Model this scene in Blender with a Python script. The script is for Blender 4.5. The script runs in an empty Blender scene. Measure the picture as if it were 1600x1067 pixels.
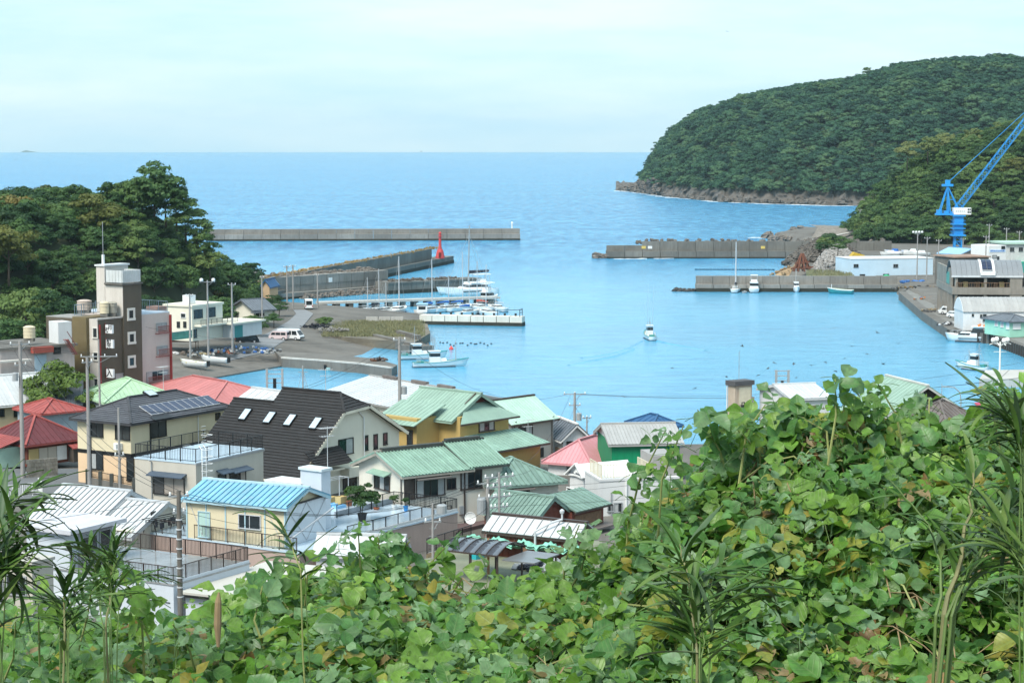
import bpy, math, random
import numpy as np
from mathutils import Vector, Matrix, noise as mn
random.seed(7)
sc = bpy.context.scene
COL = sc.collection
R = math.radians
# ---------------------------------------------------------------- camera
F, H, EY = 3200.0, 38.0, 228.0
PIT = math.atan((533.5 - EY) / F)
CP, SP = math.cos(PIT), math.sin(PIT)
cam = bpy.data.cameras.new('camera')
cam.sensor_width = 36.0
cam.lens = 36.0 * F / 1600.0
cam.clip_start, cam.clip_end = 0.3, 60000.0
camo = bpy.data.objects.new('camera', cam)
camo.location = (0, 0, H)
camo.rotation_euler = (math.pi / 2 - PIT, 0, 0)
COL.objects.link(camo)
sc.camera = camo
# ---------------------------------------------------------------- sky
SUN_EL, SUN_AZ = R(52), R(215)          # azimuth clockwise from +Y: behind the viewer, a little to the side
wd = bpy.data.worlds.new('World')
sc.world = wd
wd.use_nodes = True
nt = wd.node_tree
nt.nodes.clear()
def wn(t, **k):
    n = nt.nodes.new(t)
    for a, b in k.items(): setattr(n, a, b)
    return n
sky = wn('ShaderNodeTexSky', sky_type='NISHITA', sun_disc=False, sun_elevation=SUN_EL, sun_rotation=SUN_AZ)
sky.air_density, sky.dust_density, sky.ozone_density = 1.0, 1.0, 1.0
tc = wn('ShaderNodeTexCoord')
mp = wn('ShaderNodeMapping')
mp.inputs['Scale'].default_value = (2.0, 2.0, 13.0)
nz = wn('ShaderNodeTexNoise')
nz.inputs['Scale'].default_value = 1.7
nz.inputs['Detail'].default_value = 6
nz.inputs['Roughness'].default_value = 0.62
cr = wn('ShaderNodeValToRGB')
cr.color_ramp.elements[0].position = 0.38
cr.color_ramp.elements[0].color = (2.2, 3.35, 4.1, 1)
cr.color_ramp.elements[1].position = 0.66
cr.color_ramp.elements[1].color = (3.25, 3.95, 4.2, 1)
mx = wn('ShaderNodeMix', data_type='RGBA')
mx.inputs['Factor'].default_value = 0.88
bg = wn('ShaderNodeBackground')
bg.inputs['Strength'].default_value = 0.1
wo = wn('ShaderNodeOutputWorld')
L_ = nt.links.new
L_(tc.outputs['Generated'], mp.inputs['Vector'])
L_(mp.outputs['Vector'], nz.inputs['Vector'])
L_(nz.outputs['Fac'], cr.inputs['Fac'])
L_(sky.outputs['Color'], mx.inputs[6])
L_(cr.outputs['Color'], mx.inputs[7])
L_(mx.outputs[2], bg.inputs['Color'])
L_(bg.outputs['Background'], wo.inputs['Surface'])
# ---------------------------------------------------------------- sun behind thin cloud
sl = bpy.data.lights.new('sun', 'SUN')
sl.energy, sl.angle, sl.color = 1.8, R(26), (1.0, 0.95, 0.86)
so = bpy.data.objects.new('sun', sl)
so.rotation_euler = (math.pi / 2 - SUN_EL, 0, math.pi - SUN_AZ)
so.location = (0, -50, 300)
COL.objects.link(so)
vs = sc.view_settings
vs.view_transform, vs.look, vs.exposure, vs.gamma = 'Standard', 'None', 1.46, 1.0
vs.use_curve_mapping = False
cy = sc.cycles
cy.use_denoising = True
cy.max_bounces, cy.diffuse_bounces, cy.glossy_bounces = 5, 2, 2
cy.transmission_bounces, cy.volume_bounces, cy.transparent_max_bounces = 2, 0, 6
cy.use_adaptive_sampling = True
cy.adaptive_threshold = 0.015
cy.caustics_reflective = cy.caustics_refractive = False
# ---------------------------------------------------------------- measuring: sight lines to the places they meet
def ray(px, py):
    a, b = (px - 800.0) / F, (533.5 - py) / F
    return Vector((a, CP + b * SP, -SP + b * CP))
def W(px, py, z=0.0):
    r = ray(px, py); t = (z - H) / r.z
    return Vector((t * r.x, t * r.y, z))
def D(px, py, Y):
    r = ray(px, py); t = Y / r.y
    return Vector((t * r.x, Y, H + t * r.z))
def proj(p):
    d = Vector(p) - Vector((0, 0, H))
    zc = d.y * CP - d.z * SP
    return 800 + F * d.x / zc, 533.5 - F * (d.y * SP + d.z * CP) / zc
# ---------------------------------------------------------------- mesh building
BOXF = [(0,3,2,1),(4,5,6,7),(0,1,5,4),(1,2,6,5),(2,3,7,6),(3,0,4,7)]
class MB:
    def __init__(s): s.v = []; s.f = []
    def add(s, v, f):
        i = len(s.v); s.v += [tuple(p) for p in v]; s.f += [tuple(k + i for k in q) for q in f]; return s
    def poly(s, pts): return s.add(pts, [tuple(range(len(pts)))])
    def box(s, x0, y0, z0, x1, y1, z1):
        return s.add([(x0,y0,z0),(x1,y0,z0),(x1,y1,z0),(x0,y1,z0),(x0,y0,z1),(x1,y0,z1),(x1,y1,z1),(x0,y1,z1)], BOXF)
    def cbox(s, c, d): return s.box(c[0]-d[0]/2, c[1]-d[1]/2, c[2]-d[2]/2, c[0]+d[0]/2, c[1]+d[1]/2, c[2]+d[2]/2)
    def extr(s, pts, vec):
        n = len(pts); vec = Vector(vec); a = [Vector(p) for p in pts]
        nn = Vector((0,0,0))
        for i in range(n): nn += a[i].cross(a[(i+1) % n])
        if nn.dot(vec) > 0: a = a[::-1]
        return s.add(a + [p + vec for p in a], [tuple(range(n)), tuple(range(2*n-1, n-1, -1))] + [(i, n+i, n+(i+1) % n, (i+1) % n) for i in range(n)])
    def bar(s, p, q, w, h=None):
        p, q = Vector(p), Vector(q); h = h or w
        d = (q - p)
        if d.length < 1e-6: return s
        d.normalize()
        up = Vector((0,0,1)) if abs(d.z) < .95 else Vector((1,0,0))
        a = d.cross(up).normalized(); b = a.cross(d).normalized()
        a = a * w / 2; b = b * h / 2
        return s.add([p-a-b, p+a-b, p+a+b, p-a+b, q-a-b, q+a-b, q+a+b, q-a+b], [(0,1,2,3),(7,6,5,4),(0,4,5,1),(1,5,6,2),(2,6,7,3),(3,7,4,0)])
    def tube(s, pts, r, n=6):
        pts = [Vector(p) for p in pts]; m = len(pts)
        rr = r if isinstance(r, (list, tuple)) else [r] * m
        i0 = len(s.v)
        ref = None
        for i, p in enumerate(pts):
            d = (pts[min(i+1, m-1)] - pts[max(i-1, 0)]).normalized()
            if ref is None: ref = d.orthogonal().normalized()
            a = (ref - d * ref.dot(d))
            a = a.normalized() if a.length > 1e-6 else d.orthogonal().normalized()
            ref = a; b = d.cross(a)
            for k in range(n):
                t = 2 * math.pi * k / n
                s.v.append(tuple(p + (a * math.cos(t) + b * math.sin(t)) * rr[i]))
        for i in range(m - 1):
            for k in range(n):
                k2 = (k + 1) % n
                s.f.append((i0+i*n+k, i0+i*n+k2, i0+(i+1)*n+k2, i0+(i+1)*n+k))
        s.f.append(tuple(i0 + k for k in range(n))[::-1]); s.f.append(tuple(i0 + (m-1)*n + k for k in range(n)))
        return s
    def cyl(s, x, y, z0, z1, r0, r1=None, n=10): return s.tube([(x,y,z0),(x,y,z1)], [r0, r0 if r1 is None else r1], n)
    def lathe(s, prof, n=12, c=(0,0,0)):
        i0 = len(s.v); m = len(prof)
        for r, z in prof:
            for k in range(n):
                t = 2*math.pi*k/n
                s.v.append((c[0]+r*math.cos(t), c[1]+r*math.sin(t), c[2]+z))
        for i in range(m-1):
            for k in range(n):
                k2 = (k+1) % n
                s.f.append((i0+i*n+k, i0+i*n+k2, i0+(i+1)*n+k2, i0+(i+1)*n+k))
        s.f.append(tuple(i0+k for k in range(n))[::-1]); s.f.append(tuple(i0+(m-1)*n+k for k in range(n)))
        return s
    def grid(s, rows):
        i0 = len(s.v); m = len(rows); n = len(rows[0])
        for r in rows: s.v += [tuple(p) for p in r]
        for i in range(m-1):
            for j in range(n-1):
                s.f.append((i0+i*n+j, i0+i*n+j+1, i0+(i+1)*n+j+1, i0+(i+1)*n+j))
        return s
    def mesh(s, name, m=None, smooth=False):
        me = bpy.data.meshes.new(name)
        me.from_pydata(s.v, [], s.f)
        if smooth: me.polygons.foreach_set('use_smooth', [True] * len(me.polygons))
        if m: me.materials.append(m)
        me.update()
        return me
    def build(s, name, m=None, parent=None, smooth=False):
        return link(name, s.mesh(name, m, smooth), parent)
def link(name, me, parent=None, loc=None):
    o = bpy.data.objects.new(name, me)
    COL.objects.link(o)
    if parent is not None: o.parent = parent
    if loc is not None: o.location = loc
    return o
def tag(o, label=None, cat=None, group=None, kind=None):
    if label: o['label'] = label
    if cat: o['category'] = cat
    if group: o['group'] = group
    if kind: o['kind'] = kind
    return o
def thing(name, label, cat, loc=(0,0,0), rz=0.0, group=None):
    o = bpy.data.objects.new(name, None)
    COL.objects.link(o)
    o.location = loc; o.rotation_euler = (0, 0, rz); o.empty_display_size = .5
    return tag(o, label, cat, group)
def copy_tree(o, parent=None):
    c = o.copy(); COL.objects.link(c)
    if parent is not None: c.parent = parent
    for ch in o.children: copy_tree(ch, c)
    return c
def struct(name, mb, m, smooth=False): return tag(mb.build(name, m, None, smooth), kind='structure')
# ---------------------------------------------------------------- materials
MATS = {}
def mat(name, col, rough=.7, var=.14, scale=.8, metal=0.0, bump=0.0, bscale=12.0, stain=0.0, stcol=(.08,.07,.06), rnd=0.0, spec=.4, streak=True, coat=0.0):
    if name in MATS: return MATS[name]
    m = bpy.data.materials.new(name); m.use_nodes = True
    t = m.node_tree; N = t.nodes; Lk = t.links.new
    b = N['Principled BSDF']
    b.inputs['Roughness'].default_value = rough
    b.inputs['Metallic'].default_value = metal
    b.inputs['Specular IOR Level'].default_value = spec
    if coat: b.inputs['Coat Weight'].default_value = coat; b.inputs['Coat Roughness'].default_value = .08
    tc = N.new('ShaderNodeTexCoord')
    vec = tc.outputs['Object']
    oi = N.new('ShaderNodeObjectInfo')
    n1 = N.new('ShaderNodeTexNoise'); n1.inputs['Scale'].default_value = scale; n1.inputs['Detail'].default_value = 7; n1.inputs['Roughness'].default_value = .6
    Lk(vec, n1.inputs['Vector'])
    mr = N.new('ShaderNodeMapRange'); mr.inputs['From Min'].default_value = .3; mr.inputs['From Max'].default_value = .7
    mr.inputs['To Min'].default_value = 1 - var; mr.inputs['To Max'].default_value = 1 + var
    Lk(n1.outputs['Fac'], mr.inputs['Value'])
    val = mr.outputs['Result']
    if rnd:
        r2 = N.new('ShaderNodeMapRange'); r2.inputs['To Min'].default_value = 1 - rnd; r2.inputs['To Max'].default_value = 1 + rnd
        Lk(oi.outputs['Random'], r2.inputs['Value'])
        mu = N.new('ShaderNodeMath'); mu.operation = 'MULTIPLY'
        Lk(val, mu.inputs[0]); Lk(r2.outputs['Result'], mu.inputs[1]); val = mu.outputs[0]
    vm = N.new('ShaderNodeVectorMath'); vm.operation = 'SCALE'
    vm.inputs[0].default_value = col
    Lk(val, vm.inputs['Scale'])
    colo = vm.outputs['Vector']
    if stain:
        ma = N.new('ShaderNodeMapping'); ma.inputs['Scale'].default_value = (1.3, 1.3, .16 if streak else 1.3)
        Lk(vec, ma.inputs['Vector'])
        n2 = N.new('ShaderNodeTexNoise'); n2.inputs['Scale'].default_value = 1.6; n2.inputs['Detail'].default_value = 8; n2.inputs['Roughness'].default_value = .7
        Lk(ma.outputs['Vector'], n2.inputs['Vector'])
        m2 = N.new('ShaderNodeMapRange'); m2.inputs['From Min'].default_value = .46; m2.inputs['From Max'].default_value = .78; m2.inputs['To Max'].default_value = stain
        Lk(n2.outputs['Fac'], m2.inputs['Value'])
        mixc = N.new('ShaderNodeMix'); mixc.data_type = 'RGBA'
        Lk(m2.outputs['Result'], mixc.inputs['Factor']); Lk(colo, mixc.inputs[6]); mixc.inputs[7].default_value = (*stcol, 1)
        colo = mixc.outputs[2]
    Lk(colo, b.inputs['Base Color'])
    if bump:
        n3 = N.new('ShaderNodeTexNoise'); n3.inputs['Scale'].default_value = bscale; n3.inputs['Detail'].default_value = 5
        Lk(vec, n3.inputs['Vector'])
        bu = N.new('ShaderNodeBump'); bu.inputs['Strength'].default_value = bump; bu.inputs['Distance'].default_value = .1
        Lk(n3.outputs['Fac'], bu.inputs['Height']); Lk(bu.outputs['Normal'], b.inputs['Normal'])
    MATS[name] = m
    return m
def foliage(name, c1, c2, c3=None, trans=.25, scale=.35, rough=.6):
    """leaf colours drift over a crown (noise) and from tree to tree (random)"""
    if name in MATS: return MATS[name]
    m = bpy.data.materials.new(name); m.use_nodes = True
    t = m.node_tree; N = t.nodes; Lk = t.links.new
    b = N['Principled BSDF']; b.inputs['Roughness'].default_value = rough; b.inputs['Specular IOR Level'].default_value = .25
    tc = N.new('ShaderNodeTexCoord'); oi = N.new('ShaderNodeObjectInfo')
    nz = N.new('ShaderNodeTexNoise'); nz.inputs['Scale'].default_value = scale; nz.inputs['Detail'].default_value = 6; nz.inputs['Roughness'].default_value = .75
    Lk(tc.outputs['Object'], nz.inputs['Vector'])
    ad = N.new('ShaderNodeMath'); ad.operation = 'MULTIPLY_ADD'; ad.inputs[1].default_value = .9; 
    Lk(oi.outputs['Random'], ad.inputs[0]); 
    sb = N.new('ShaderNodeMath'); sb.operation = 'SUBTRACT'; sb.inputs[1].default_value = .45
    Lk(nz.outputs['Fac'], sb.inputs[0]); Lk(sb.outputs[0], ad.inputs[2])
    cr = N.new('ShaderNodeValToRGB'); e = cr.color_ramp.elements
    e[0].position = .1; e[0].color = (*c1, 1); e[1].position = .62; e[1].color = (*c2, 1)
    if c3: q = e.new(.95); q.color = (*c3, 1)
    Lk(ad.outputs[0], cr.inputs['Fac'])
    Lk(cr.outputs['Color'], b.inputs['Base Color'])
    tr = N.new('ShaderNodeBsdfTranslucent'); Lk(cr.outputs['Color'], tr.inputs['Color'])
    ms = N.new('ShaderNodeMixShader'); ms.inputs[0].default_value = trans
    Lk(b.outputs[0], ms.inputs[1]); Lk(tr.outputs[0], ms.inputs[2])
    Lk(ms.outputs[0], N['Material Output'].inputs['Surface'])
    MATS[name] = m
    return m
GLASS = mat('window_glass', (.02,.026,.03), .06, .2, .5, spec=.6)
CURT = mat('curtain_glass', (.38,.4,.4), .12, .2, 1.2, spec=.6)
BLACKM = mat('black_metal', (.012,.012,.013), .4, .1)
BROWNM = mat('brown_metal', (.05,.035,.03), .45, .15)
WHITEM = mat('white_paint', (.78,.79,.78), .5, .06, stain=.12)
GREYM = mat('grey_metal', (.3,.32,.33), .5, .12)
ALU = mat('aluminium', (.5,.52,.54), .35, .1)
RUST = mat('rust', (.16,.06,.035), .85, .35, 4)
WOODP = mat('old_wood', (.2,.12,.07), .8, .3, 3)
CONC = mat('concrete', (.28,.275,.26), .85, .16, .5, stain=.55, stcol=(.1,.095,.085), bump=.2)
CONC_D = mat('weathered_concrete', (.15,.142,.128), .88, .22, .25, stain=.6, stcol=(.07,.065,.055), bump=.25)
CONC_L = mat('pale_concrete', (.5,.48,.44), .85, .12, .4, stain=.4, stcol=(.22,.2,.17))
POLEC = mat('pole_concrete', (.3,.29,.28), .85, .12, .6, stain=.3, stcol=(.16,.15,.14))
ROCK = mat('rock', (.13,.115,.1), .9, .35, .6, bump=.6, bscale=2.5, rnd=.2)
CABLE = mat('cable_black', (.02,.02,.02), .6, .05)
CERAM = mat('white_ceramic', (.75,.76,.76), .3, .05)
# ================================================================ sea
def sea_mat():
    m = bpy.data.materials.new('sea_water'); m.use_nodes = True
    t = m.node_tree; N = t.nodes; Lk = t.links.new
    b = N['Principled BSDF']
    b.inputs['IOR'].default_value = 1.33
    geo = N.new('ShaderNodeNewGeometry')
    sep = N.new('ShaderNodeSeparateXYZ'); Lk(geo.outputs['Position'], sep.inputs[0])
    # outside the breakwaters the sea is rougher and deeper blue
    out = N.new('ShaderNodeMapRange'); out.inputs['From Min'].default_value = 470; out.inputs['From Max'].default_value = 820
    out.interpolation_type = 'SMOOTHSTEP'
    Lk(sep.outputs['Y'], out.inputs['Value'])
    mp = N.new('ShaderNodeMapping'); mp.inputs['Scale'].default_value = (.45, 1.0, 1.0); mp.inputs['Rotation'].default_value = (0, 0, R(12))
    Lk(geo.outputs['Position'], mp.inputs['Vector'])
    def noise(sc_, det, ro, vec=mp.outputs['Vector']):
        n = N.new('ShaderNodeTexNoise'); n.inputs['Scale'].default_value = sc_; n.inputs['Detail'].default_value = det; n.inputs['Roughness'].default_value = ro
        Lk(vec, n.inputs['Vector']); return n.outputs['Fac']
    ms = N.new('ShaderNodeMapping'); ms.inputs['Scale'].default_value = (.17, .040, 1.0); Lk(geo.outputs['Position'], ms.inputs['Vector'])
    chop = noise(1.0, 6, .68, ms.outputs['Vector'])
    patch = noise(.011, 4, .6)               # cat's paws: breeze patches
    streak = noise(.05, 5, .6)
    wave = noise(.3, 8, .72)
    rip = noise(1.1, 6, .7)
    cr = N.new('ShaderNodeValToRGB'); e = cr.color_ramp.elements
    e[0].position = .40; e[0].color = (.012, .165, .355, 1); e[1].position = .62; e[1].color = (.075, .335, .54, 1)  # light and dark of distant waves painted into the colour as flecks
    mx1 = N.new('ShaderNodeMath'); mx1.operation = 'MULTIPLY_ADD'; mx1.inputs[1].default_value = .2
    Lk(patch, mx1.inputs[0])
    s2 = N.new('ShaderNodeMath'); s2.operation = 'MULTIPLY'; s2.inputs[1].default_value = .8; Lk(chop, s2.inputs[0]); Lk(s2.outputs[0], mx1.inputs[2])
    Lk(mx1.outputs[0], cr.inputs['Fac'])
    cr2 = N.new('ShaderNodeValToRGB'); e = cr2.color_ramp.elements
    e[0].position = .38; e[0].color = (.045, .265, .45, 1); e[1].position = .62; e[1].color = (.13, .42, .60, 1)  # harbour ripples' light and dark also put into the base colour
    mxs = N.new('ShaderNodeMath'); mxs.operation = 'MULTIPLY_ADD'; mxs.inputs[1].default_value = .55; Lk(wave, mxs.inputs[0])
    s3 = N.new('ShaderNodeMath'); s3.operation = 'MULTIPLY'; s3.inputs[1].default_value = .4; Lk(patch, s3.inputs[0]); Lk(s3.outputs[0], mxs.inputs[2])
    Lk(mxs.outputs[0], cr2.inputs['Fac'])
    mix = N.new('ShaderNodeMix'); mix.data_type = 'RGBA'
    Lk(out.outputs['Result'], mix.inputs['Factor']); Lk(cr2.outputs['Color'], mix.inputs[6]); Lk(cr.outputs['Color'], mix.inputs[7])
    Lk(mix.outputs[2], b.inputs['Base Color'])
    ro = N.new('ShaderNodeMapRange'); ro.inputs['To Min'].default_value = .17; ro.inputs['To Max'].default_value = .22
    Lk(out.outputs['Result'], ro.inputs['Value']); Lk(ro.outputs['Result'], b.inputs['Roughness'])
    # bump: small ripples in the harbour (patchy), swell and chop outside
    pr = N.new('ShaderNodeMapRange'); pr.inputs['From Min'].default_value = .4; pr.inputs['From Max'].default_value = .62; pr.inputs['To Min'].default_value = .3; pr.inputs['To Max'].default_value = .95
    Lk(patch, pr.inputs['Value'])
    b1 = N.new('ShaderNodeBump'); b1.inputs['Distance'].default_value = .16; Lk(pr.outputs['Result'], b1.inputs['Strength']); Lk(rip, b1.inputs['Height'])
    st = N.new('ShaderNodeMapRange'); st.inputs['To Min'].default_value = .06; st.inputs['To Max'].default_value = 1.0
    Lk(out.outputs['Result'], st.inputs['Value'])
    b2 = N.new('ShaderNodeBump'); b2.inputs['Distance'].default_value = 1.6; Lk(st.outputs['Result'], b2.inputs['Strength']); Lk(wave, b2.inputs['Height']); Lk(b1.outputs['Normal'], b2.inputs['Normal'])
    Lk(b2.outputs['Normal'], b.inputs['Normal'])
    return m
SEA = sea_mat()
mb = MB()
Rr = 12160.0
n = 96
mb.v = [(0, 0, 0)] + [(Rr * math.cos(2*math.pi*k/n), Rr * math.sin(2*math.pi*k/n), 0) for k in range(n)]
mb.f = [(0, 1 + k, 1 + (k + 1) % n) for k in range(n)]
struct('sea', mb, SEA)
# ================================================================ ground sheet of the town
coast = [(-420,-60),(420,-60),(420,900),(190,900)] + [tuple(W(*p).xy) for p in
    [(1330,352),(1290,357),(1240,366),(1205,372),(1260,384),(1270,395),(1232,412),(1222,430),(1400,452),(1402,459),(1482,518),(1492,519),(1548,528),(1600,548)]] + \
    [(96,345),(80,285),(56,256),(34,240),(10,236),(-4,246),(-14,262),(-32,276),(-48,300)] + [tuple(W(*p).xy) for p in
    [(268,604),(330,588),(400,578),(480,567),(525,562),(566,554),(612,528),(668,506),(669,491),(560,482),(480,476),(436,470),(424,456)]] + [(-72,600),(-420,660)]
CO = np.array(coast)
def sdist(x, y):
    """signed distance to the coast line (inside is positive), arrays"""
    x = np.asarray(x, float); y = np.asarray(y, float)
    a = CO; b = np.roll(CO, -1, 0)
    d2 = np.full(x.shape, 1e18); ins = np.zeros(x.shape, bool)
    for (ax, ay), (bx, by) in zip(a, b):
        ex, ey = bx - ax, by - ay
        t = np.clip(((x-ax)*ex + (y-ay)*ey) / (ex*ex + ey*ey), 0, 1)
        d2 = np.minimum(d2, (x-ax-t*ex)**2 + (y-ay-t*ey)**2)
        c = ((ay > y) != (by > y)) & (x < (bx-ax)*(y-ay)/(by-ay+1e-12) + ax)
        ins ^= c
    return np.where(ins, 1, -1) * np.sqrt(d2)
PY = [-60, 0, 6, 9.5, 11.5, 20, 100, 125, 150, 195, 240, 290, 2000]
PZ = [36.3, 36.2, 35.5, 35.0, 34.6, 31, 7.5, 5.5, 5.8, 6.0, 3.6, 2.6, 2.4]
def gz(x, y):
    x = np.asarray(x, float); y = np.asarray(y, float)
    s = sdist(x, y)
    base = np.interp(y, PY, PZ)
    k = np.where((y > 300) & (x < -10) & (x > -70), .13, 1.2)
    return np.clip(np.minimum(base, s * k), -1.4, None)
def gz1(x, y): return float(gz(np.array([x]), np.array([y]))[0])
xs = np.concatenate([np.arange(-420,-120,12), np.arange(-120,130,2.5), np.arange(130,421,10)])
ys = np.concatenate([np.arange(-60,100,3), np.arange(100,560,2.5), np.arange(560,901,10)])
X, Y = np.meshgrid(xs, ys)
Z = gz(X.ravel(), Y.ravel()).reshape(X.shape)
mb = MB()
nx = len(xs)
mb.v = list(zip(X.ravel().tolist(), Y.ravel().tolist(), Z.ravel().tolist()))
mb.f = [(i*nx+j, i*nx+j+1, (i+1)*nx+j+1, (i+1)*nx+j) for i in range(len(ys)-1) for j in range(nx-1) if Z[i,j] > -1.39 or Z[i+1,j+1] > -1.39 or Z[i,j+1] > -1.39 or Z[i+1,j] > -1.39]
GROUND = mat('ground_earth', (.135,.125,.11), .9, .28, .15, stain=.5, stcol=(.07,.068,.06), streak=False, bump=.3, bscale=1.5)
struct('ground', mb, GROUND)
# ================================================================ hill behind the hotel
SOIL = mat('forest_floor', (.03,.04,.018), .95, .4, .3)
def hill_l(x, y):
    r = ((x + 128) / 68.0)**2 + ((y - 428) / 74.0)**2
    a = 23.5 * (1 - r**3) if r < 1 else -2.5
    r2 = ((x + 74) / 17.0)**2 + ((y - 480) / 44.0)**2
    b = 7.0 * (1 - r2**2) if r2 < 1 else -2.5
    return max(a, b) + (1.5 * mn.noise(Vector((x*.06, y*.06, 0))) if max(a, b) > -2.4 else 0)
rows = [[(x, y, hill_l(x, y)) for x in np.arange(-200, -54, 4)] for y in np.arange(350, 530, 4)]
mb = MB().grid(rows)
struct('hill', mb, SOIL, True)
# ================================================================ hill behind the crane
RX = [110, 128, 138, 146, 156, 172, 190, 208, 260]
RZ = [-4, -2, 8, 17, 25, 33, 39, 42, 46]
def hill_r(x, y):
    top = float(np.interp(x - (y - 800) * .16, RX, RZ))
    s = (y - (745 - (x - 128) * .35)) / 75.0
    return -3 + (top + 3) * max(0, min(1, s))**.75 + (2 * mn.noise(Vector((x*.04, y*.04, 3))) if s > 0 else 0)
rows = [[(x, y, hill_r(x, y)) for x in np.arange(112, 262, 5)] for y in np.arange(690, 905, 6)]
struct('hill', MB().grid(rows), SOIL, True)
# ================================================================ wooded headland
HPX = [960, 985, 1000, 1010, 1025, 1045, 1080, 1110, 1160, 1250, 1340, 1400, 1480, 1560, 1640, 1760]
HRY = [299, 284, 276, 264, 232, 206, 178, 164, 148, 131, 118, 100, 93, 86, 100, 120]
FPX = [960, 985, 1040, 1130, 1200, 1310, 1400, 1760]
FPY = [297, 299, 307, 315.5, 318, 321, 322, 322]
def head(px, s):
    Yf = 38 * F / (np.interp(px, FPX, FPY) - EY)
    Yr = Yf + 260
    zr = max(2.0, 38 + (EY - np.interp(px, HPX, HRY)) / F * Yr - 8.5)
    cl = min(zr * .8, 6.5 + 5 * mn.noise(Vector((px*.03, 0, 5))) + 3 * mn.noise(Vector((px*.13, 0, 8))))
    if s < 10: z = -1.2 + (cl + 1.2) * (max(0, s) / 10.0)**.6
    else:
        t = min(1.0, (s - 10) / 250.0)
        z = cl + (zr - cl) * (1 - (1 - t)**1.7)
    Y = Yf + s
    x = (px - 800) / F * Y
    if px < 1012: z = z * (1 + 1.1 * mn.noise(Vector((px*.21, s*.2, 4)))) if z > 0 else z
    rz_ = 3.4 * mn.fractal(Vector((x*.11, Y*.11, z*.12)), .8, 2.1, 5) if s < 26 else 2.0 * mn.noise(Vector((x*.02, Y*.02, 1)))
    return Vector((x + (rz_ if s < 14 else 0), Y + rz_ * (1.2 if 0 < s < 14 else 0), z + (rz_ * .5 if s > 0 else 0)))
sv = [-2, 0, 1.2, 2.5, 4, 6, 8, 10, 14, 20, 30] + list(range(42, 262, 18)) + [290, 340]
mb = MB().grid([[head(px, s) for px in list(np.arange(962, 1330, 1.1)) + list(np.arange(1331, 1762, 4))] for s in sv])
def cliff_mat():
    m = mat('headland_rock_and_soil', (.115,.102,.09), .92, .45, .12, bump=.9, bscale=.5, stain=.6, stcol=(.06,.055,.045), streak=False)
    t = m.node_tree; N = t.nodes; Lk = t.links.new
    b = N['Principled BSDF']; src = b.inputs['Base Color'].links[0].from_socket
    g = N.new('ShaderNodeNewGeometry'); s = N.new('ShaderNodeSeparateXYZ'); Lk(g.outputs['Position'], s.inputs[0])
    r = N.new('ShaderNodeMapRange'); r.inputs['From Min'].default_value = 6; r.inputs['From Max'].default_value = 11
    Lk(s.outputs['Z'], r.inputs['Value'])
    x = N.new('ShaderNodeMix'); x.data_type = 'RGBA'; x.inputs[7].default_value = (.03,.045,.02,1)
    Lk(r.outputs['Result'], x.inputs['Factor']); Lk(src, x.inputs[6]); Lk(x.outputs[2], b.inputs['Base Color'])
    return m
struct('headland', mb, cliff_mat(), True)
# white water along its foot
FOAM = mat('sea_foam', (.75,.8,.82), .8, .1)
mb = MB()
rg = random.Random(3)
for k in range(70):
    px = rg.uniform(968, 1320)
    p = head(px, -1); w = rg.uniform(2, 9)
    q = Vector((p.x, p.y - rg.uniform(1, 6), 0.02))
    mb.extr([(q.x - w, q.y, .02), (q.x - w*.2, q.y - rg.uniform(.8,2), .02), (q.x + w, q.y + .3, .02), (q.x, q.y + rg.uniform(.8,2.5), .02)], (0,0,.12))
for k in range(16):
    px, py = rg.choice([(1190,372),(1184,371),(1300,360),(945,402),(975,404),(1000,404),(1035,403)])
    p = W(px + rg.uniform(-8,8), py + rg.uniform(0,1.2), .02); w = rg.uniform(1, 2.6)
    mb.extr([(p.x - w, p.y, .02), (p.x, p.y - .9, .02), (p.x + w, p.y, .02), (p.x, p.y + .9, .02)], (0,0,.1))
tag(mb.build('sea_foam', FOAM), kind='stuff')
# island on the horizon
mb = MB()
rows = []
for j in range(3):
    rows.append([D(32 + i*3, 238, 11800 + j*60) * 1 for i in range(11)])
for j, r_ in enumerate(rows):
    for i, p in enumerate(r_): p.z = (0 if j != 1 else [0,6,10,13,10,7,6,4,3,1,0][i])
struct('distant_island', MB().grid(rows), mat('island_land', (.1,.14,.13), .9))  # plain land colour; the haze comes from the air volume
# haze
def haze():
    m = bpy.data.materials.new('haze_air'); m.use_nodes = True
    N = m.node_tree.nodes; N.remove(N['Principled BSDF'])
    v = N.new('ShaderNodeVolumePrincipled')
    v.inputs['Color'].default_value = (.62,.86,.95,1); v.inputs['Density'].default_value = 4.8e-5; v.inputs['Anisotropy'].default_value = 0.0
    m.node_tree.links.new(v.outputs[0], N['Material Output'].inputs['Volume'])
    o = MB().box(-12600, -12600, -4.6, 12600, 12600, 190).build('haze', m)
    tag(o, kind='stuff')
haze()
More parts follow.
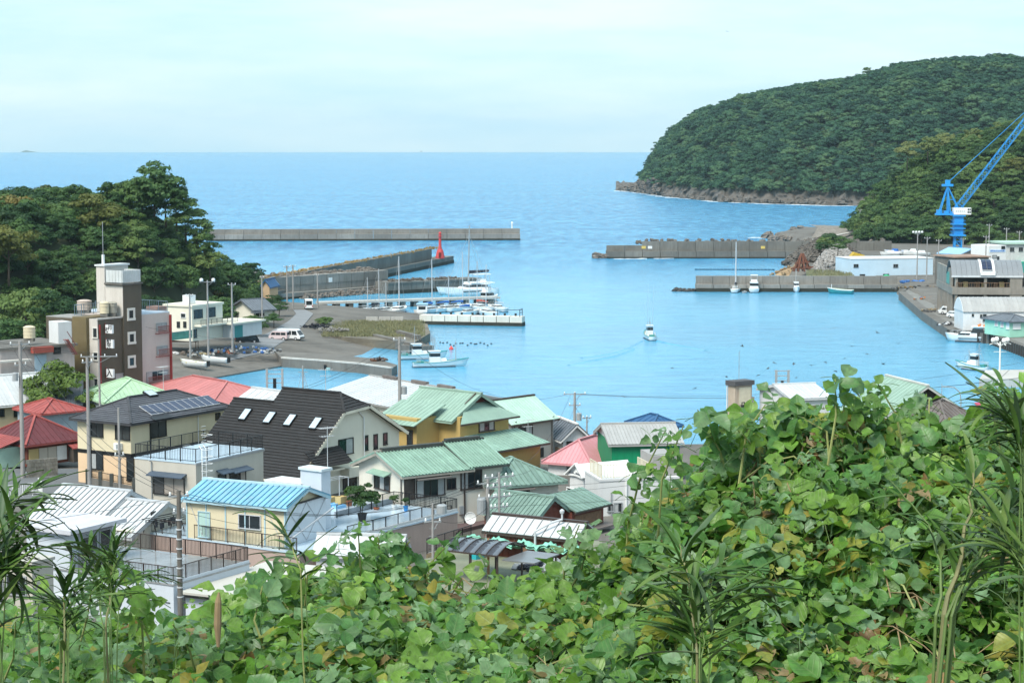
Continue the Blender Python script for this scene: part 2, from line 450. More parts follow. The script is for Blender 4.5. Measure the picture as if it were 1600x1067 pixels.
# ================================================================ trees
F_DARK = foliage('evergreen_leaves', (.024,.063,.02), (.06,.125,.036), (.11,.175,.05))
F_MID = foliage('broadleaf_leaves', (.034,.08,.022), (.085,.157,.042), (.145,.205,.06))
F_GOLD = foliage('turning_leaves', (.06,.085,.02), (.13,.145,.035), (.19,.15,.045))
F_BAMB = foliage('bamboo_leaves', (.07,.12,.03), (.15,.19,.06), (.21,.23,.09))
F_PINE = foliage('pine_needles', (.025,.06,.012), (.07,.13,.025), (.11,.17,.035), scale=.8)
F_FAR = foliage('far_forest_leaves', (.016,.060,.038), (.042,.115,.056), (.092,.17,.072), scale=.12)  # some of the distance haze's blue is put into these leaf colours
BARK = mat('bark', (.10,.075,.055), .9, .3, 2)
def leaf_cloud(seed, rx, rz, z0, ncl, nleaf, leaf, flat=.55, cr_=.36, top=True):
    """a crown: leaf clumps spread over a dome, each clump many single leaves"""
    g = np.random.default_rng(seed)
    cs = []
    while len(cs) < ncl:
        u = g.normal(size=3); u /= np.linalg.norm(u)
        if u[2] < -.55: continue
        rr = g.uniform(.62, 1.0) if len(cs) > ncl * .2 else g.uniform(.1, .6)
        c = np.array([u[0]*rx*rr, u[1]*rx*rr, z0 + (u[2]*rr) * rz])
        c[:2] *= 1 + .18 * math.sin(3 * math.atan2(u[1], u[0]) + seed)
        cs.append(c)
    V = []
    ctr = np.array([0, 0, z0 - rz * .2])
    for c in cs:
        cr = rx * cr_ * g.uniform(.65, 1.25)
        d = g.normal(size=(nleaf, 3)); d /= np.linalg.norm(d, axis=1)[:, None]
        d[:, 2] = np.where(d[:, 2] < -.15, -d[:, 2] * .8, d[:, 2])
        p = c + d * np.array([cr, cr, cr * flat]) * g.uniform(.75, 1.05, (nleaf, 1))
        nrm = d * .9 + (p - ctr) / rx * .3 + g.normal(size=(nleaf, 3)) * .42 + np.array([0, 0, .25])
        nrm /= np.linalg.norm(nrm, axis=1)[:, None]
        a = np.cross(nrm, g.normal(size=(nleaf, 3))); a /= np.linalg.norm(a, axis=1)[:, None]
        b = np.cross(nrm, a)
        l = leaf * g.uniform(.6, 1.3, (nleaf, 1))
        q = np.stack([p - a*l, p - b*l*.55, p + a*l, p + b*l*.55], 1)
        V.append(q.reshape(-1, 3))
    return np.concatenate(V)
def quads_mesh(name, V, m):
    n = len(V) // 4
    me = bpy.data.meshes.new(name)
    me.vertices.add(len(V)); me.vertices.foreach_set('co', V.astype(np.float32).ravel())
    me.loops.add(len(V)); me.loops.foreach_set('vertex_index', np.arange(len(V), dtype=np.int32))
    me.polygons.add(n); me.polygons.foreach_set('loop_start', np.arange(0, len(V), 4, dtype=np.int32))
    if m: me.materials.append(m)
    me.update(); me.validate()
    return me
def trunk_mesh(h, r, seed, limbs=4, spread=2.2, top=None):
    g = random.Random(seed); mb = MB()
    lean = (g.uniform(-.4,.4), g.uniform(-.4,.4))
    mb.tube([(0,0,-1), (lean[0]*.3, lean[1]*.3, h*.4), (lean[0], lean[1], h)], [r, r*.75, r*.35], 7)
    for k in range(limbs):
        t = 2*math.pi*k/limbs + g.uniform(-.4,.4)
        z = h * g.uniform(.5, .75)
        mb.tube([(lean[0]*z/h, lean[1]*z/h, z), (math.cos(t)*spread*.5, math.sin(t)*spread*.5, z + h*.16), (math.cos(t)*spread, math.sin(t)*spread, h*g.uniform(.95,1.12))], [r*.45, r*.3, r*.12], 5)
    return mb.mesh('trunk', BARK, True)
CROWN = []
for i in range(7):
    CROWN.append([quads_mesh('crown', leaf_cloud(i, 4.2, 3.5, 4.7, 32 + i, 88, .30, .55 + .05*(i % 3)), m) for m in (F_DARK, F_MID, F_GOLD, F_BAMB)])
TRUNK = [trunk_mesh(5.0, .22, i) for i in range(3)]
def tree(name, label, x, y, z, s, rz, var, mi, group=None, cat='tree', sz=1.0):
    t = thing(name, label, cat, (x, y, z), rz, group)
    t.scale = (s, s, s * sz)
    link('trunk', TRUNK[var % 3], t)
    link('crown', CROWN[var][mi], t)
    return t
def scatter_mass(name, label, cat, meshes, P, m, smin, smax):
    col = bpy.data.collections.new(name + '_crowns')      # not linked to the scene
    for me in meshes: col.objects.link(bpy.data.objects.new('crown', me))
    me = bpy.data.meshes.new(name)
    me.from_pydata([tuple(p) for p in P], [], [])
    ob = link(name, me)
    ng = bpy.data.node_groups.new('scatter_crowns', 'GeometryNodeTree')
    ng.interface.new_socket('Geometry', in_out='INPUT', socket_type='NodeSocketGeometry')
    ng.interface.new_socket('Geometry', in_out='OUTPUT', socket_type='NodeSocketGeometry')
    A = ng.nodes.new
    gi, go = A('NodeGroupInput'), A('NodeGroupOutput')
    m2p, iop, ci = A('GeometryNodeMeshToPoints'), A('GeometryNodeInstanceOnPoints'), A('GeometryNodeCollectionInfo')
    ci.inputs['Collection'].default_value = col; ci.inputs['Separate Children'].default_value = True; ci.inputs['Reset Children'].default_value = True
    iop.inputs['Pick Instance'].default_value = True
    rr, rs = A('FunctionNodeRandomValue'), A('FunctionNodeRandomValue')
    rr.data_type = 'FLOAT_VECTOR'; rr.inputs[1].default_value = (.15, .15, 6.28)
    rs.data_type = 'FLOAT'; rs.inputs[2].default_value = smin; rs.inputs[3].default_value = smax
    K = ng.links.new
    K(gi.outputs[0], m2p.inputs[0]); K(m2p.outputs[0], iop.inputs['Points']); K(ci.outputs[0], iop.inputs['Instance'])
    K(rr.outputs[0], iop.inputs['Rotation']); K(rs.outputs[1], iop.inputs['Scale']); K(iop.outputs[0], go.inputs[0])
    mo = ob.modifiers.new('scatter', 'NODES'); mo.node_group = ng
    me.materials.append(m)
    return tag(ob, label, cat, kind='stuff')
def scatter(fn, xr, yr, dist, seed, maxn, keep):
    g = random.Random(seed); pts = []; cell = {}
    for _ in range(maxn * 60):
        x, y = g.uniform(*xr), g.uniform(*yr)
        k = (int(x/dist), int(y/dist))
        if any((x-a)**2 + (y-b)**2 < dist*dist for i in (-1,0,1) for j in (-1,0,1) for a, b in cell.get((k[0]+i, k[1]+j), ())): continue
        z = fn(x, y)
        if not keep(x, y, z): continue
        cell.setdefault(k, []).append((x, y)); pts.append((x, y, z))
        if len(pts) >= maxn: break
    return pts
def keep_l(x, y, z):
    px, py = proj((x, y, z + 7))
    return z > 1.5 and px > -25 and y < 478 and not (x > -66 and y < 400) and gz1(x, y) > .5
pts = scatter(hill_l, (-128, -57), (352, 525), 3.7, 5, 292, keep_l)
g = random.Random(11)
for x, y, z in pts:
    mi = g.choices((0, 1, 2), (6, 4, .15))[0]
    tree('broadleaf_tree', 'round bushy green tree in the wood covering the hill behind the hotel', x, y, z - 2.2, g.uniform(.55, .98), g.uniform(0, 6.28), g.randrange(7), mi, 'trees of the wood on the hill behind the hotel')
# named trees of that hill
def place_tree(name, label, px, py, Y, s, var, mi, sz=1.0, ground=None, group=None):
    p = D(px, py, Y)                       # py: where the crown's top shows
    z = p.z - s * sz * 8.2
    return tree(name, label, p.x, Y, z, s, px * .37, var, mi, group, sz=sz)
place_tree('umbrella_tree', 'tall wide-crowned tree standing highest on the hill behind the hotel, over the sea', 240, 256, 424, 1.4, 3, 0)
for i, (px, py, ss) in enumerate([(205,280,1.1),(222,272,1.25),(258,276,1.25),(275,292,1.1),(290,310,1.1),(240,286,1.2),(188,296,1.0),(306,338,1.0),(318,362,.9),(328,384,.9)]):
    place_tree('crest_tree', 'leafy tree packed beneath the tallest tree on the shoulder of the hill', px, py + 4, 424, ss * .86, i % 7, i % 2, group='trees packed beneath the tallest tree')
place_tree('crest_tree', 'dark rounded tree on the hill crest beside the tallest tree', 182, 283, 424, 1.0, 1, 0)
place_tree('crest_tree', 'small dark tree standing alone on the hill crest against the sea', 112, 291, 420, .9, 5, 0)
place_tree('golden_tree', 'yellowing tree on the hill crest at the edge of the picture, before the sea', 22, 299, 410, 1.25, 2, 2)
place_tree('golden_tree', 'olive brown tinged tree just below the hill crest', 152, 306, 405, 1.2, 4, 2)
place_tree('golden_tree', 'olive yellow tree low on the slope at the edge of the picture', 12, 352, 372, 1.2, 6, 2)
place_tree('kudzu_covered_tree', 'pale green vine-covered tree low behind the hotel, above the water tank', 42, 442, 345, 1.25, 2, 1)
place_tree('kudzu_covered_tree', 'blue-green bushy tree beside the vine-covered one behind the hotel', 84, 455, 338, .8, 4, 0)
place_tree('garden_tree', 'dense green tree in front of the small grey-roofed house by the lane', 342, 462, 372, .72, 1, 1)
for i, (px, py, Y, s) in enumerate([(385,410,478,.95),(365,418,470,1.0),(350,408,462,.95),(405,432,492,.7),(372,448,440,.8)]):
    place_tree('shore_tree', 'round dark tree on the low spur running down to the breakwater', px, py, Y, s, i, 0, group='trees of the low spur by the breakwater')
# pine in the town
pine = thing('pine_tree', 'bright green bushy pine between the white-roofed house and the hotel', 'tree', (W(98,640,4).x*0 + D(92,560,232).x, 232, 4.0))
trunk_m = trunk_mesh(6.5, .25, 9, 5, 3.0)
link('trunk', trunk_m, pine)
link('crown', quads_mesh('crown', leaf_cloud(77, 5.0, 3.9, 5.0, 64, 130, .26, .6, .26), F_PINE), pine)
# hill behind the crane
def keep_r(x, y, z):
    px, py = proj((x, y, z + 7))
    return z > 2.0 and px < 1640 and py < 420
pts = scatter(hill_r, (112, 240), (708, 835), 5.0, 9, 290, keep_r)
pts.sort(key=lambda p: p[1] - p[2]*1.2)
scatter_mass('woodland', 'dark wood behind the front trees on the hill beyond the crane', 'wood', [CROWN[i][i % 2] for i in range(4)], [(x, y, z-2.6) for x, y, z in pts[62:]], F_DARK, .8, 1.3)
for x, y, z in pts[:62]:
    top = z > hill_r(x, y + 40) - 3
    mi = g.choices((0, 1, 2), (7, 4, .1))[0]
    tree('broadleaf_tree', 'bushy tree in the dark wood on the hill behind the blue crane', x, y, z - 2.6, g.uniform(.8, 1.3), g.uniform(0, 6.28), g.randrange(7), mi, 'trees of the wood on the hill behind the crane')
# bamboo crest: yellow-green
for px, py, Y in [(1418,222,800),(1450,213,805),(1478,207,808),(1520,200,812),(1560,192,815),(1590,187,815)]:
    place_tree('bamboo_grove', 'yellow-green bamboo clump along the crest of the hill behind the crane', px, py, Y, 1.1, px % 7, 3, 1.1, group='bamboo clumps on the crest')
# ---------------------------------------------------------------- the headland's forest: one mass, instanced
def forest():
    ms = [quads_mesh('far_crown', leaf_cloud(50 + i, 4.6 + .5*(i % 3), 3.0 + .7*(i % 2), 3.4, 14 + 3*i, 60, .55, .5 + .08*(i % 3), .36), F_FAR) for i in range(6)]
    g = random.Random(21); P = []; cell = {}
    for _ in range(70000):
        px, s = g.uniform(998, 1740), g.uniform(9, 300)
        p = head(px, s)
        if p.z < 6.5 or px > 1640 and s < 140: continue
        k = (int(p.x/5), int(p.y/5))
        if any((p.x-a)**2 + (p.y-b)**2 < 22 for i in (-1,0,1) for j in (-1,0,1) for a, b in cell.get((k[0]+i, k[1]+j), ())): continue
        cell.setdefault(k, []).append((p.x, p.y)); P.append(p)
    scatter_mass('forest', 'dark green forest covering the far headland', 'forest', ms, P, F_FAR, .42, 1.3)
forest()
for px, py in [(1356,106),(1500,90),(1410,103),(1545,89)]:
    place_tree('ridge_pine', 'flat-topped tree standing above the ridge line of the far headland', px, py, 1640, 1.15, px % 7, 0, .9, group='flat-topped trees on the headland ridge')
# scrub along the lane and the hill foot
def bush(name, label, px, py, z, s, var, mi, sz=.6, group=None):
    p = W(px, py, z)
    t = thing(name, label, 'bush', (p.x, p.y, z - 1.2*s), px * .7, group); t.scale = (s, s, s * sz)
    link('crown', CROWN[var][mi], t); link('stem', TRUNK[var % 3], t)
    return t
for i, (px, py) in enumerate([(392,508),(408,500),(420,492),(428,505),(436,488),(400,518),(366,500),(350,505),(425,478),(410,482)]):
    bush('shrub', 'green shrub on the bank between the small grey-roofed house and the lane', px, py, 3.5, .42 + .06*(i % 3), i % 7, 1 if i % 3 else 0, .7, 'shrubs on the bank beside the lane')
for i, (px, py, s) in enumerate([(20,545,.9),(45,520,.9),(8,500,1.0),(70,500,.8),(95,510,.8),(110,480,.9),(240,460,.9),(270,452,.9),(300,448,1),(325,452,.9),(285,470,.7)]):
    bush('undergrowth_bush', 'dark bush at the foot of the wooded hill behind the hotel', px, py, 5 if px < 150 else 6, s, i % 7, i % 2, .8, 'bushes at the foot of the wooded hill')
# ================================================================ breakwaters and piers
def pxs(lst, z): return [W(px, py, z) for px, py in lst]
def block_wall(name, label, a, b, z0, z1, th, n, m, cat='breakwater', step=None, cap=None, group=None, flip=1):
    """a straight concrete wall from a to b made of cast sections with open joints; th is its depth away from the viewer"""
    a, b = Vector((a[0], a[1], 0)), Vector((b[0], b[1], 0))
    d = b - a; L = d.length; d.normalize()
    nrm = Vector((-d.y, d.x, 0)) * flip
    t = thing(name, label, cat, a, math.atan2(d.y, d.x), group)
    sgn = flip
    g = random.Random(int(L * 100))
    me_cache = {}
    for i in range(n):
        w = L / n
        mb = MB()
        o = g.uniform(-.06, .06); hz = g.uniform(-.04, .04)
        mb.box(i*w + .07, min(o, o+sgn*th), z0, (i+1)*w - .07, max(o, o+sgn*th), z1 + hz)
        if step: mb.box(i*w + .05, min(sgn*step[0], 0) if step[0]*sgn < 0 else 0, z0, (i+1)*w - .05, max(sgn*step[0], 0) if step[0]*sgn > 0 else 0, step[1] + hz*.5)
        if cap: mb.box(i*w + .07, min(o-sgn*.15, o+sgn*th), z1+hz, (i+1)*w - .07, max(o-sgn*.15, o+sgn*th), z1 + hz + cap)
        mb.build('wall_section', m, t)
    # dark weed line just over the water
    return t
SEC1 = mat('sea_wall_concrete', (.23,.22,.20), .9, .2, .15, stain=.6, stcol=(.1,.095,.085), bump=.3, bscale=2, rnd=.16)
SEC2 = mat('sea_wall_dark_concrete', (.15,.145,.13), .9, .22, .15, stain=.6, stcol=(.07,.065,.055), bump=.3, bscale=2, rnd=.14)
SEC3 = mat('pale_quay_concrete', (.43,.42,.39), .9, .12, .2, stain=.35, stcol=(.2,.19,.17), bump=.2, bscale=2, rnd=.06)
WEED = mat('weed_line', (.03,.03,.022), .8, .3, .5)
def weed(t, L, z, y0, y1):
    MB().box(.02, min(y0, y1), -.8, L - .02, max(y0, y1), z).build('weed_line', WEED, t)
# far breakwater
a, b = W(322, 377), W(813, 375.5)
t = block_wall('breakwater', 'long grey far breakwater across the harbour mouth behind the red light tower', a, b, -1, 2.6, 9, 17, SEC1)
L = (b - a).length; weed(t, L, .7, -.14, 1)
mb = MB()
for i in range(17): mb.box(i*L/17 + .05, 2.2, 2.6, (i+1)*L/17 - .05, 4.6, 4.6)
tag(mb.build('parapet', SEC1, t))
MB().cyl(L - 3, 5, 4.6, 6.6, .25).cyl(L - 3, 5, 6.6, 7.3, .5, .3).build('light_post', WHITEM, t)
# breakwater with the light tower
a, b = W(432, 470), W(709, 411)
t = block_wall('breakwater', 'breakwater running out to the red light tower, tawny grass along its top', a, b, -1, 2.3, 5, 15, SEC2)
L = (b - a).length; weed(t, L, .95, -.14, 1)
for i in range(13): MB().box(i*(L-20)/13 + .06, 1.8, 2.3, (i+1)*(L-20)/13 - .06, 3.4, 5.6 + .05*math.sin(i*5)).build('parapet_section', SEC2, t)
g = random.Random(5)
mb = MB()
def rock_into(mb, c, s, g):
    n = len(mb.v)
    prof = []
    for k in range(4):
        for j in range(6):
            th = 2*math.pi*j/6 + k*.4; ph = [-.9, -.2, .55, 1.1][k]
            r = s * g.uniform(.75, 1.2)
            mb.v.append((c[0] + r*math.cos(th)*math.cos(ph), c[1] + r*math.sin(th)*math.cos(ph), c[2] + r*.75*math.sin(ph)))
    for k in range(3):
        for j in range(6):
            mb.f.append((n+k*6+j, n+k*6+(j+1) % 6, n+(k+1)*6+(j+1) % 6, n+(k+1)*6+j))
    mb.f.append(tuple(n+18+j for j in range(6)))
for i in range(330):
    x = g.uniform(-6, L - 14) * g.uniform(.3, 1)**.5
    rock_into(mb, (x, g.uniform(4.2, 9.5), g.uniform(2.0, 5.0) - x*.004), g.uniform(.6, 1.25), g)
tag(mb.build('armour_rocks', mat('tawny_rock', (.27,.215,.15), .9, .35, .5, bump=.4, bscale=3), t), kind='stuff')
TAWNY = foliage('tawny_grass_blades', (.14,.10,.04), (.30,.2,.07), (.36,.27,.1), .2, .6)
def blades(pts, h, w, seed, n_each=5):
    g = np.random.default_rng(seed); V = []
    for (x, y, z) in pts:
        for _ in range(n_each):
            a = g.uniform(0, 6.28); hh = h * g.uniform(.5, 1.2); ox, oy = g.uniform(-.4, .4, 2)
            dx, dy = math.cos(a)*w, math.sin(a)*w
            lx, ly = g.uniform(-.3, .3, 2) * hh
            b0 = np.array([x+ox, y+oy, z])
            V.append([b0 - [dx,dy,0], b0 + [dx,dy,0], b0 + [dx*.2+lx, dy*.2+ly, hh], b0 + [-dx*.2+lx, -dy*.2+ly, hh]])
    return np.array(V).reshape(-1, 3)
pts_ = [(g.uniform(0, L-10), g.uniform(1.9, 4.2), g.uniform(5.0, 5.6)) for _ in range(500)]
tag(link('grass', quads_mesh('grass', blades(pts_, .55, .14, 4), TAWNY), t), kind='stuff')
# red light tower
lp = a + (b - a).normalized() * (L - 17)
REDP = mat('red_paint', (.52,.06,.06), .55, .12, 1, stain=.35, stcol=(.3,.03,.03))
t = thing('light_tower', 'red harbour light tower at the end of the middle breakwater', 'lighthouse', (lp.x, lp.y + 2.4, 2.3))
MB().lathe([(1.5,0),(1.45,.5),(1.05,2.3),(.8,2.9)], 10).build('base', REDP, t)
MB().lathe([(.62,2.9),(.45,4.2),(.4,6.9)], 10).build('tower', REDP, t)
MB().lathe([(.75,6.9),(.75,7.1)], 10).build('gallery', REDP, t)
MB().lathe([(.4,7.1),(.4,8.0),(.55,8.05),(.1,8.5)], 8).build('lantern', REDP, t)
MB().box(-.4, -1.5, .2, .3, -1.0, 1.9).build('door', mat('dark_red_door', (.12,.02,.02), .6), t)
# inner mole in two heights
a, b = W(428, 468), W(606, 454)
t = block_wall('mole', 'tall grey inner mole with a white sign on its face, behind the moored yachts', a, b, -1, 3.2, 6, 9, SEC1, 'mole', step=(-2.0, 1.5), cap=2.2)
L = (b - a).length; weed(t, L, .5, -2.2, 0)
MB().box(L*.46, -.32, 3.3, L*.46 + 1.3, -.22, 4.5).build('sign', WHITEM, t)
g = random.Random(8); mb = MB()
for i in range(190): rock_into(mb, (g.uniform(4, L*.99), g.uniform(2, 7), g.uniform(4.6, 5.6)), g.uniform(.5, 1.0), g)
for i in range(150): rock_into(mb, (g.uniform(6, L*.95), g.uniform(-5.5, -2.2), g.uniform(-.3, .9)), g.uniform(.5, .95), g)
tag(mb.build('armour_rocks', ROCK, t), kind='stuff')
a, b = W(606, 460), W(752, 452.5)
t = block_wall('mole', 'low dark mole with rubble on top, behind the white catamaran', a, b, -1, 2.6, 6, 8, SEC2, 'mole', cap=.5)
L = (b - a).length; weed(t, L, .95, -.14, 1)
mb = MB()
for i in range(80): rock_into(mb, (g.uniform(1, L*.8), g.uniform(1, 5.5), g.uniform(3.1, 3.4)), g.uniform(.3, .6), g)
tag(mb.build('rubble', ROCK, t), kind='stuff')
# marina jetty on piles
a, b = W(500, 484), W(782, 475)
d = (b - a); L = d.length
t = thing('jetty', 'pale concrete jetty on piles with yachts moored along it', 'jetty', (a.x, a.y, 0), math.atan2(d.y, d.x))
n = 14
for i in range(n): MB().box(i*L/n + .03, 0, 1.25, (i+1)*L/n - .03, 3.4, 1.75).build('deck_slab', SEC3, t)
mb = MB()
for i in range(n): MB().box((i+.2)*L/n, .25, -1, (i+.55)*L/n, 3.0, 1.25).build('pile', SEC2, t)
# white pier in front of the yachts
a, b = W(655, 507), W(816, 510)
t = block_wall('pier', 'whitewashed concrete pier in front of the moored yachts', a, b, -1, 2.0, 3.2, 8, mat('whitewashed_concrete', (.62,.6,.53), .85, .08, .3, stain=.3, stcol=(.3,.27,.2), rnd=.04), 'pier')
L = (b - a).length; weed(t, L, .75, -.14, 3.3)
mb = MB()
for i in range(8): mb.cyl(4 + i*(L-6)/7, 2.7, 2.0, 2.5, .22, .28, 8)
for q in range(8): MB().cyl(4 + q*(L-6)/7, 2.7, 2.02, 2.5, .2, .28, 8).build('bollard', BLACKM, t)
mb = MB(); mb.bar((L-.6,.3,2),(L-.6,.3,3.6),.12); mb.bar((L-.6,2.9,2),(L-.6,2.9,3.6),.12); mb.bar((L-.6,.3,3.5),(L-.6,2.9,3.5),.1); mb.bar((L-.6,.3,2.8),(L-.6,2.9,2.8),.1); mb.bar((L-6,2.9,2),(L-6,2.9,3.2),.1); mb.bar((L-6,2.9,3.1),(L-.6,2.9,3.3),.1)
mb.build('guard_rail', BLACKM, t)
# grassy spit behind its root, quay front of broken concrete
DRYGRASS = foliage('dry_grass_blades', (.17,.18,.09), (.30,.28,.16), (.36,.32,.21), .2, .25)
sp = pxs([(503,522),(545,527),(595,531),(645,536),(672,520),(668,506),(640,500),(560,497),(505,505)], 1.6)
mb = MB(); mb.extr([(p.x, p.y, 1.55) for p in sp], (0, 0, -2.6))
struct('spit', mb, mat('spit_earth', (.15,.135,.105), .95, .3, .2, stain=.5, stcol=(.08,.075,.06), streak=False))
g = random.Random(13)
gp = []
for _ in range(2600):
    p = W(g.uniform(505, 662), g.uniform(502, 526), 1.55); gp.append((p.x, p.y, 1.55))
tag(link('dry_grass', quads_mesh('dry_grass', blades(gp, .45, .1, 9, 4), DRYGRASS)), kind='stuff')
for i, (px0, px1, py) in enumerate([(572,590,502),(592,610,502),(611,630,502)]):
    a, b = W(px0, py, 1.6), W(px1, py, 1.6)
    MBb = MB().box(0, 0, 0, (b-a).length, .5, .95)
    o = MBb.build('concrete_block', SEC3); o.location = a
    tag(o, ['pale concrete block at the shrub end of the row of three behind the dry grass','middle pale concrete block of the row of three behind the dry grass','pale concrete block at the pier end of the row of three behind the dry grass'][i], 'block', 'concrete blocks behind the dry grass')
# old broken quay wall in front of the grass
t = thing('quay_wall', 'low broken concrete quay edge below the dry grass', 'quay', W(582, 519, .0))
o_ = t.location.copy()
for (px0,py0,px1,py1,z0,z1,th) in [(580,522,640,536,.2,1.9,1.2),(600,530,660,541,-.5,1.2,2.4),(640,540,672,517,-.5,1.5,1.6),(618,516,650,524,1.2,2.3,1.0)]:
    p, q = W(px0, py0, z1), W(px1, py1, z1); p.z = q.z = z1
    dd = (q - p).normalized(); nn = Vector((-dd.y, dd.x, 0)) * th
    MB().extr([p - o_, q - o_, q + nn - o_, p + nn - o_], (0, 0, z0 - z1)).build('wall_section', CONC_D, t)
g = random.Random(77); mb = MB()
for k in range(150):
    f = g.random(); p = W(505 + 165*f, 522 + 16*min(1, f*1.2) + g.uniform(-1, 6), .6); rock_into(mb, (p.x, p.y, g.uniform(.2, 1.0)), g.uniform(.25, .7), g)
tag(mb.build('shore_rocks', ROCK), kind='stuff')
# lane, slipway with ribs, apron
ROADM = mat('lane_asphalt', (.21,.22,.23), .85, .1, .5, stain=.3, stcol=(.13,.13,.13), streak=False)
def sheet(name, pts, z, m, h=.12):
    mb = MB(); mb.extr([(p.x, p.y, z) for p in pts], (0, 0, -h)); return struct(name, mb, m)
def ribbon(name, pxl, pxr, m, lift=.10):
    L_l = [W(*p, 2.4) for p in pxl]; R_l = [W(*p, 2.4) for p in pxr]
    rows = []
    N_ = 24
    def along(l, t):
        f = t * (len(l) - 1); i = min(int(f), len(l) - 2); return l[i].lerp(l[i+1], f - i)
    rows = [[], [], [], []]
    for k in range(N_ + 1):
        p, q = along(L_l, k/N_), along(R_l, k/N_)
        zp, zq = max(gz1(p.x, p.y), .3) + lift, max(gz1(q.x, q.y), .3) + lift
        rows[0].append((p.x, p.y, zp - .8)); rows[1].append((p.x, p.y, zp)); rows[2].append((q.x, q.y, zq)); rows[3].append((q.x, q.y, zq - .8))
    return struct(name, MB().grid(rows), m)
ribbon('lane', [(300,545),(380,536),(420,522),(452,503),(463,492),(458,486)], [(330,556),(420,540),(448,528),(478,505),(490,492),(478,486)], ROADM)
SLIPM = mat('slipway_concrete', (.15,.14,.125), .9, .25, .3, stain=.5, stcol=(.085,.08,.07), streak=False)
t = thing('slipway', 'ribbed dark concrete slipway with two small boats drawn up on it', 'slipway', W(300, 575, 1))
o_ = t.location.copy()
P00, P01, P10, P11 = W(262, 562, 2.0), W(432, 557, 1.6), W(262, 606, -.15), W(478, 568, -.15)
N_ = 18
for k in range(N_):
    a0, b0 = P00.lerp(P10, k/N_), P01.lerp(P11, k/N_)
    a1, b1 = P00.lerp(P10, (k+.86)/N_), P01.lerp(P11, (k+.86)/N_)
    Q = [a0, b0, b1, a1]
    for p in Q: p.z = max(gz1(p.x, p.y), -.3) + (.30 if p in (a0, b0) else .16)
    for f in range(4):
        MB().extr([Q[0].lerp(Q[1], f/4)-o_, Q[0].lerp(Q[1], (f+.99)/4)-o_, Q[3].lerp(Q[2], (f+.99)/4)-o_, Q[3].lerp(Q[2], f/4)-o_], (0,0,-.8)).build('slipway_rib', SLIPM, t)
# little stone pier between slipway and beach
t = thing('pier', 'rough concrete pier ending between the slipway and the two fishing boats', 'pier', W(440, 556, 0))
o_ = t.location.copy()
top = [(430,549),(520,553),(590,561),(621,570),(612,576),(560,569),(500,564),(440,560)]
ptop = [W(px, py, 1.5) for px, py in top]
for (i0, i1, j1, j0) in [(0,1,6,7),(1,2,5,6),(2,3,4,5)]:
    MB().extr([ptop[i]-o_ for i in (i0,i1,j1,j0)], (0,0,-2.7)).build('pier_section', CONC_D, t)
e = [(p - o_) for p in ptop]
mb = MB()
for i, j in ((7,6),(6,5),(5,4)): mb.bar(e[i]+Vector((0,.3,.12)), e[j]+Vector((0,.3,.12)), .5, .25)
mb.build('kerb', CONC_L, t)
g = random.Random(3)
NETC = [(.25,.08,.04),(.08,.1,.12),(.3,.2,.1),(.1,.16,.2)]
def pile_of(name, label, cat, px, py, z, n, r, cols, seed, hh=.6, group=None):
    """heap of gear: soft lumps in a mound"""
    p = W(px, py, z); t = thing(name, label, cat, p, 0, group); g = random.Random(seed)
    for ci, c in enumerate(cols):
        mb = MB()
        for k in range(n // len(cols)):
            rr = r * math.sqrt(g.random()); a = g.uniform(0, 6.28)
            rock_into(mb, (rr*math.cos(a)*1.5, rr*math.sin(a)*.8, hh*(1 - rr/r)*g.random() + .15), g.uniform(.18, .42), g)
        tag(mb.build('heap', mat('gear_%d_%d_%d' % tuple(int(v*255) for v in c), c, .8, .3, 2), t), kind='stuff')
    return t
pile_of('gear_heap', 'rusty chain and gear heaped at the end of the rough pier', 'gear', 592, 564, 1.5, 26, 1.1, [(.16,.08,.05),(.1,.1,.1)], 4)
pile_of('net_pile', 'blue tarps and nets piled beside the black van above the slipway', 'nets', 380, 549, 2.2, 70, 4.5, [(.04,.12,.32),(.3,.32,.33),(.07,.07,.07)], 6, 1.0)
pile_of('tyre_heap', 'heap of black tyres and shrubs at the edge of the dry grass', 'tyres', 493, 513, 2.0, 40, 2.2, [(.02,.022,.03)], 7, .9)
pile_of('rubble_heap', 'grey rubble heap beside the black tyres on the apron', 'rubble', 520, 517, 2.0, 36, 2.4, [(.22,.21,.19)], 8, .7)
bush('shrub', 'bright green bush growing behind the heap of black tyres', 506, 508, 1.8, .42, 2, 1, .7)
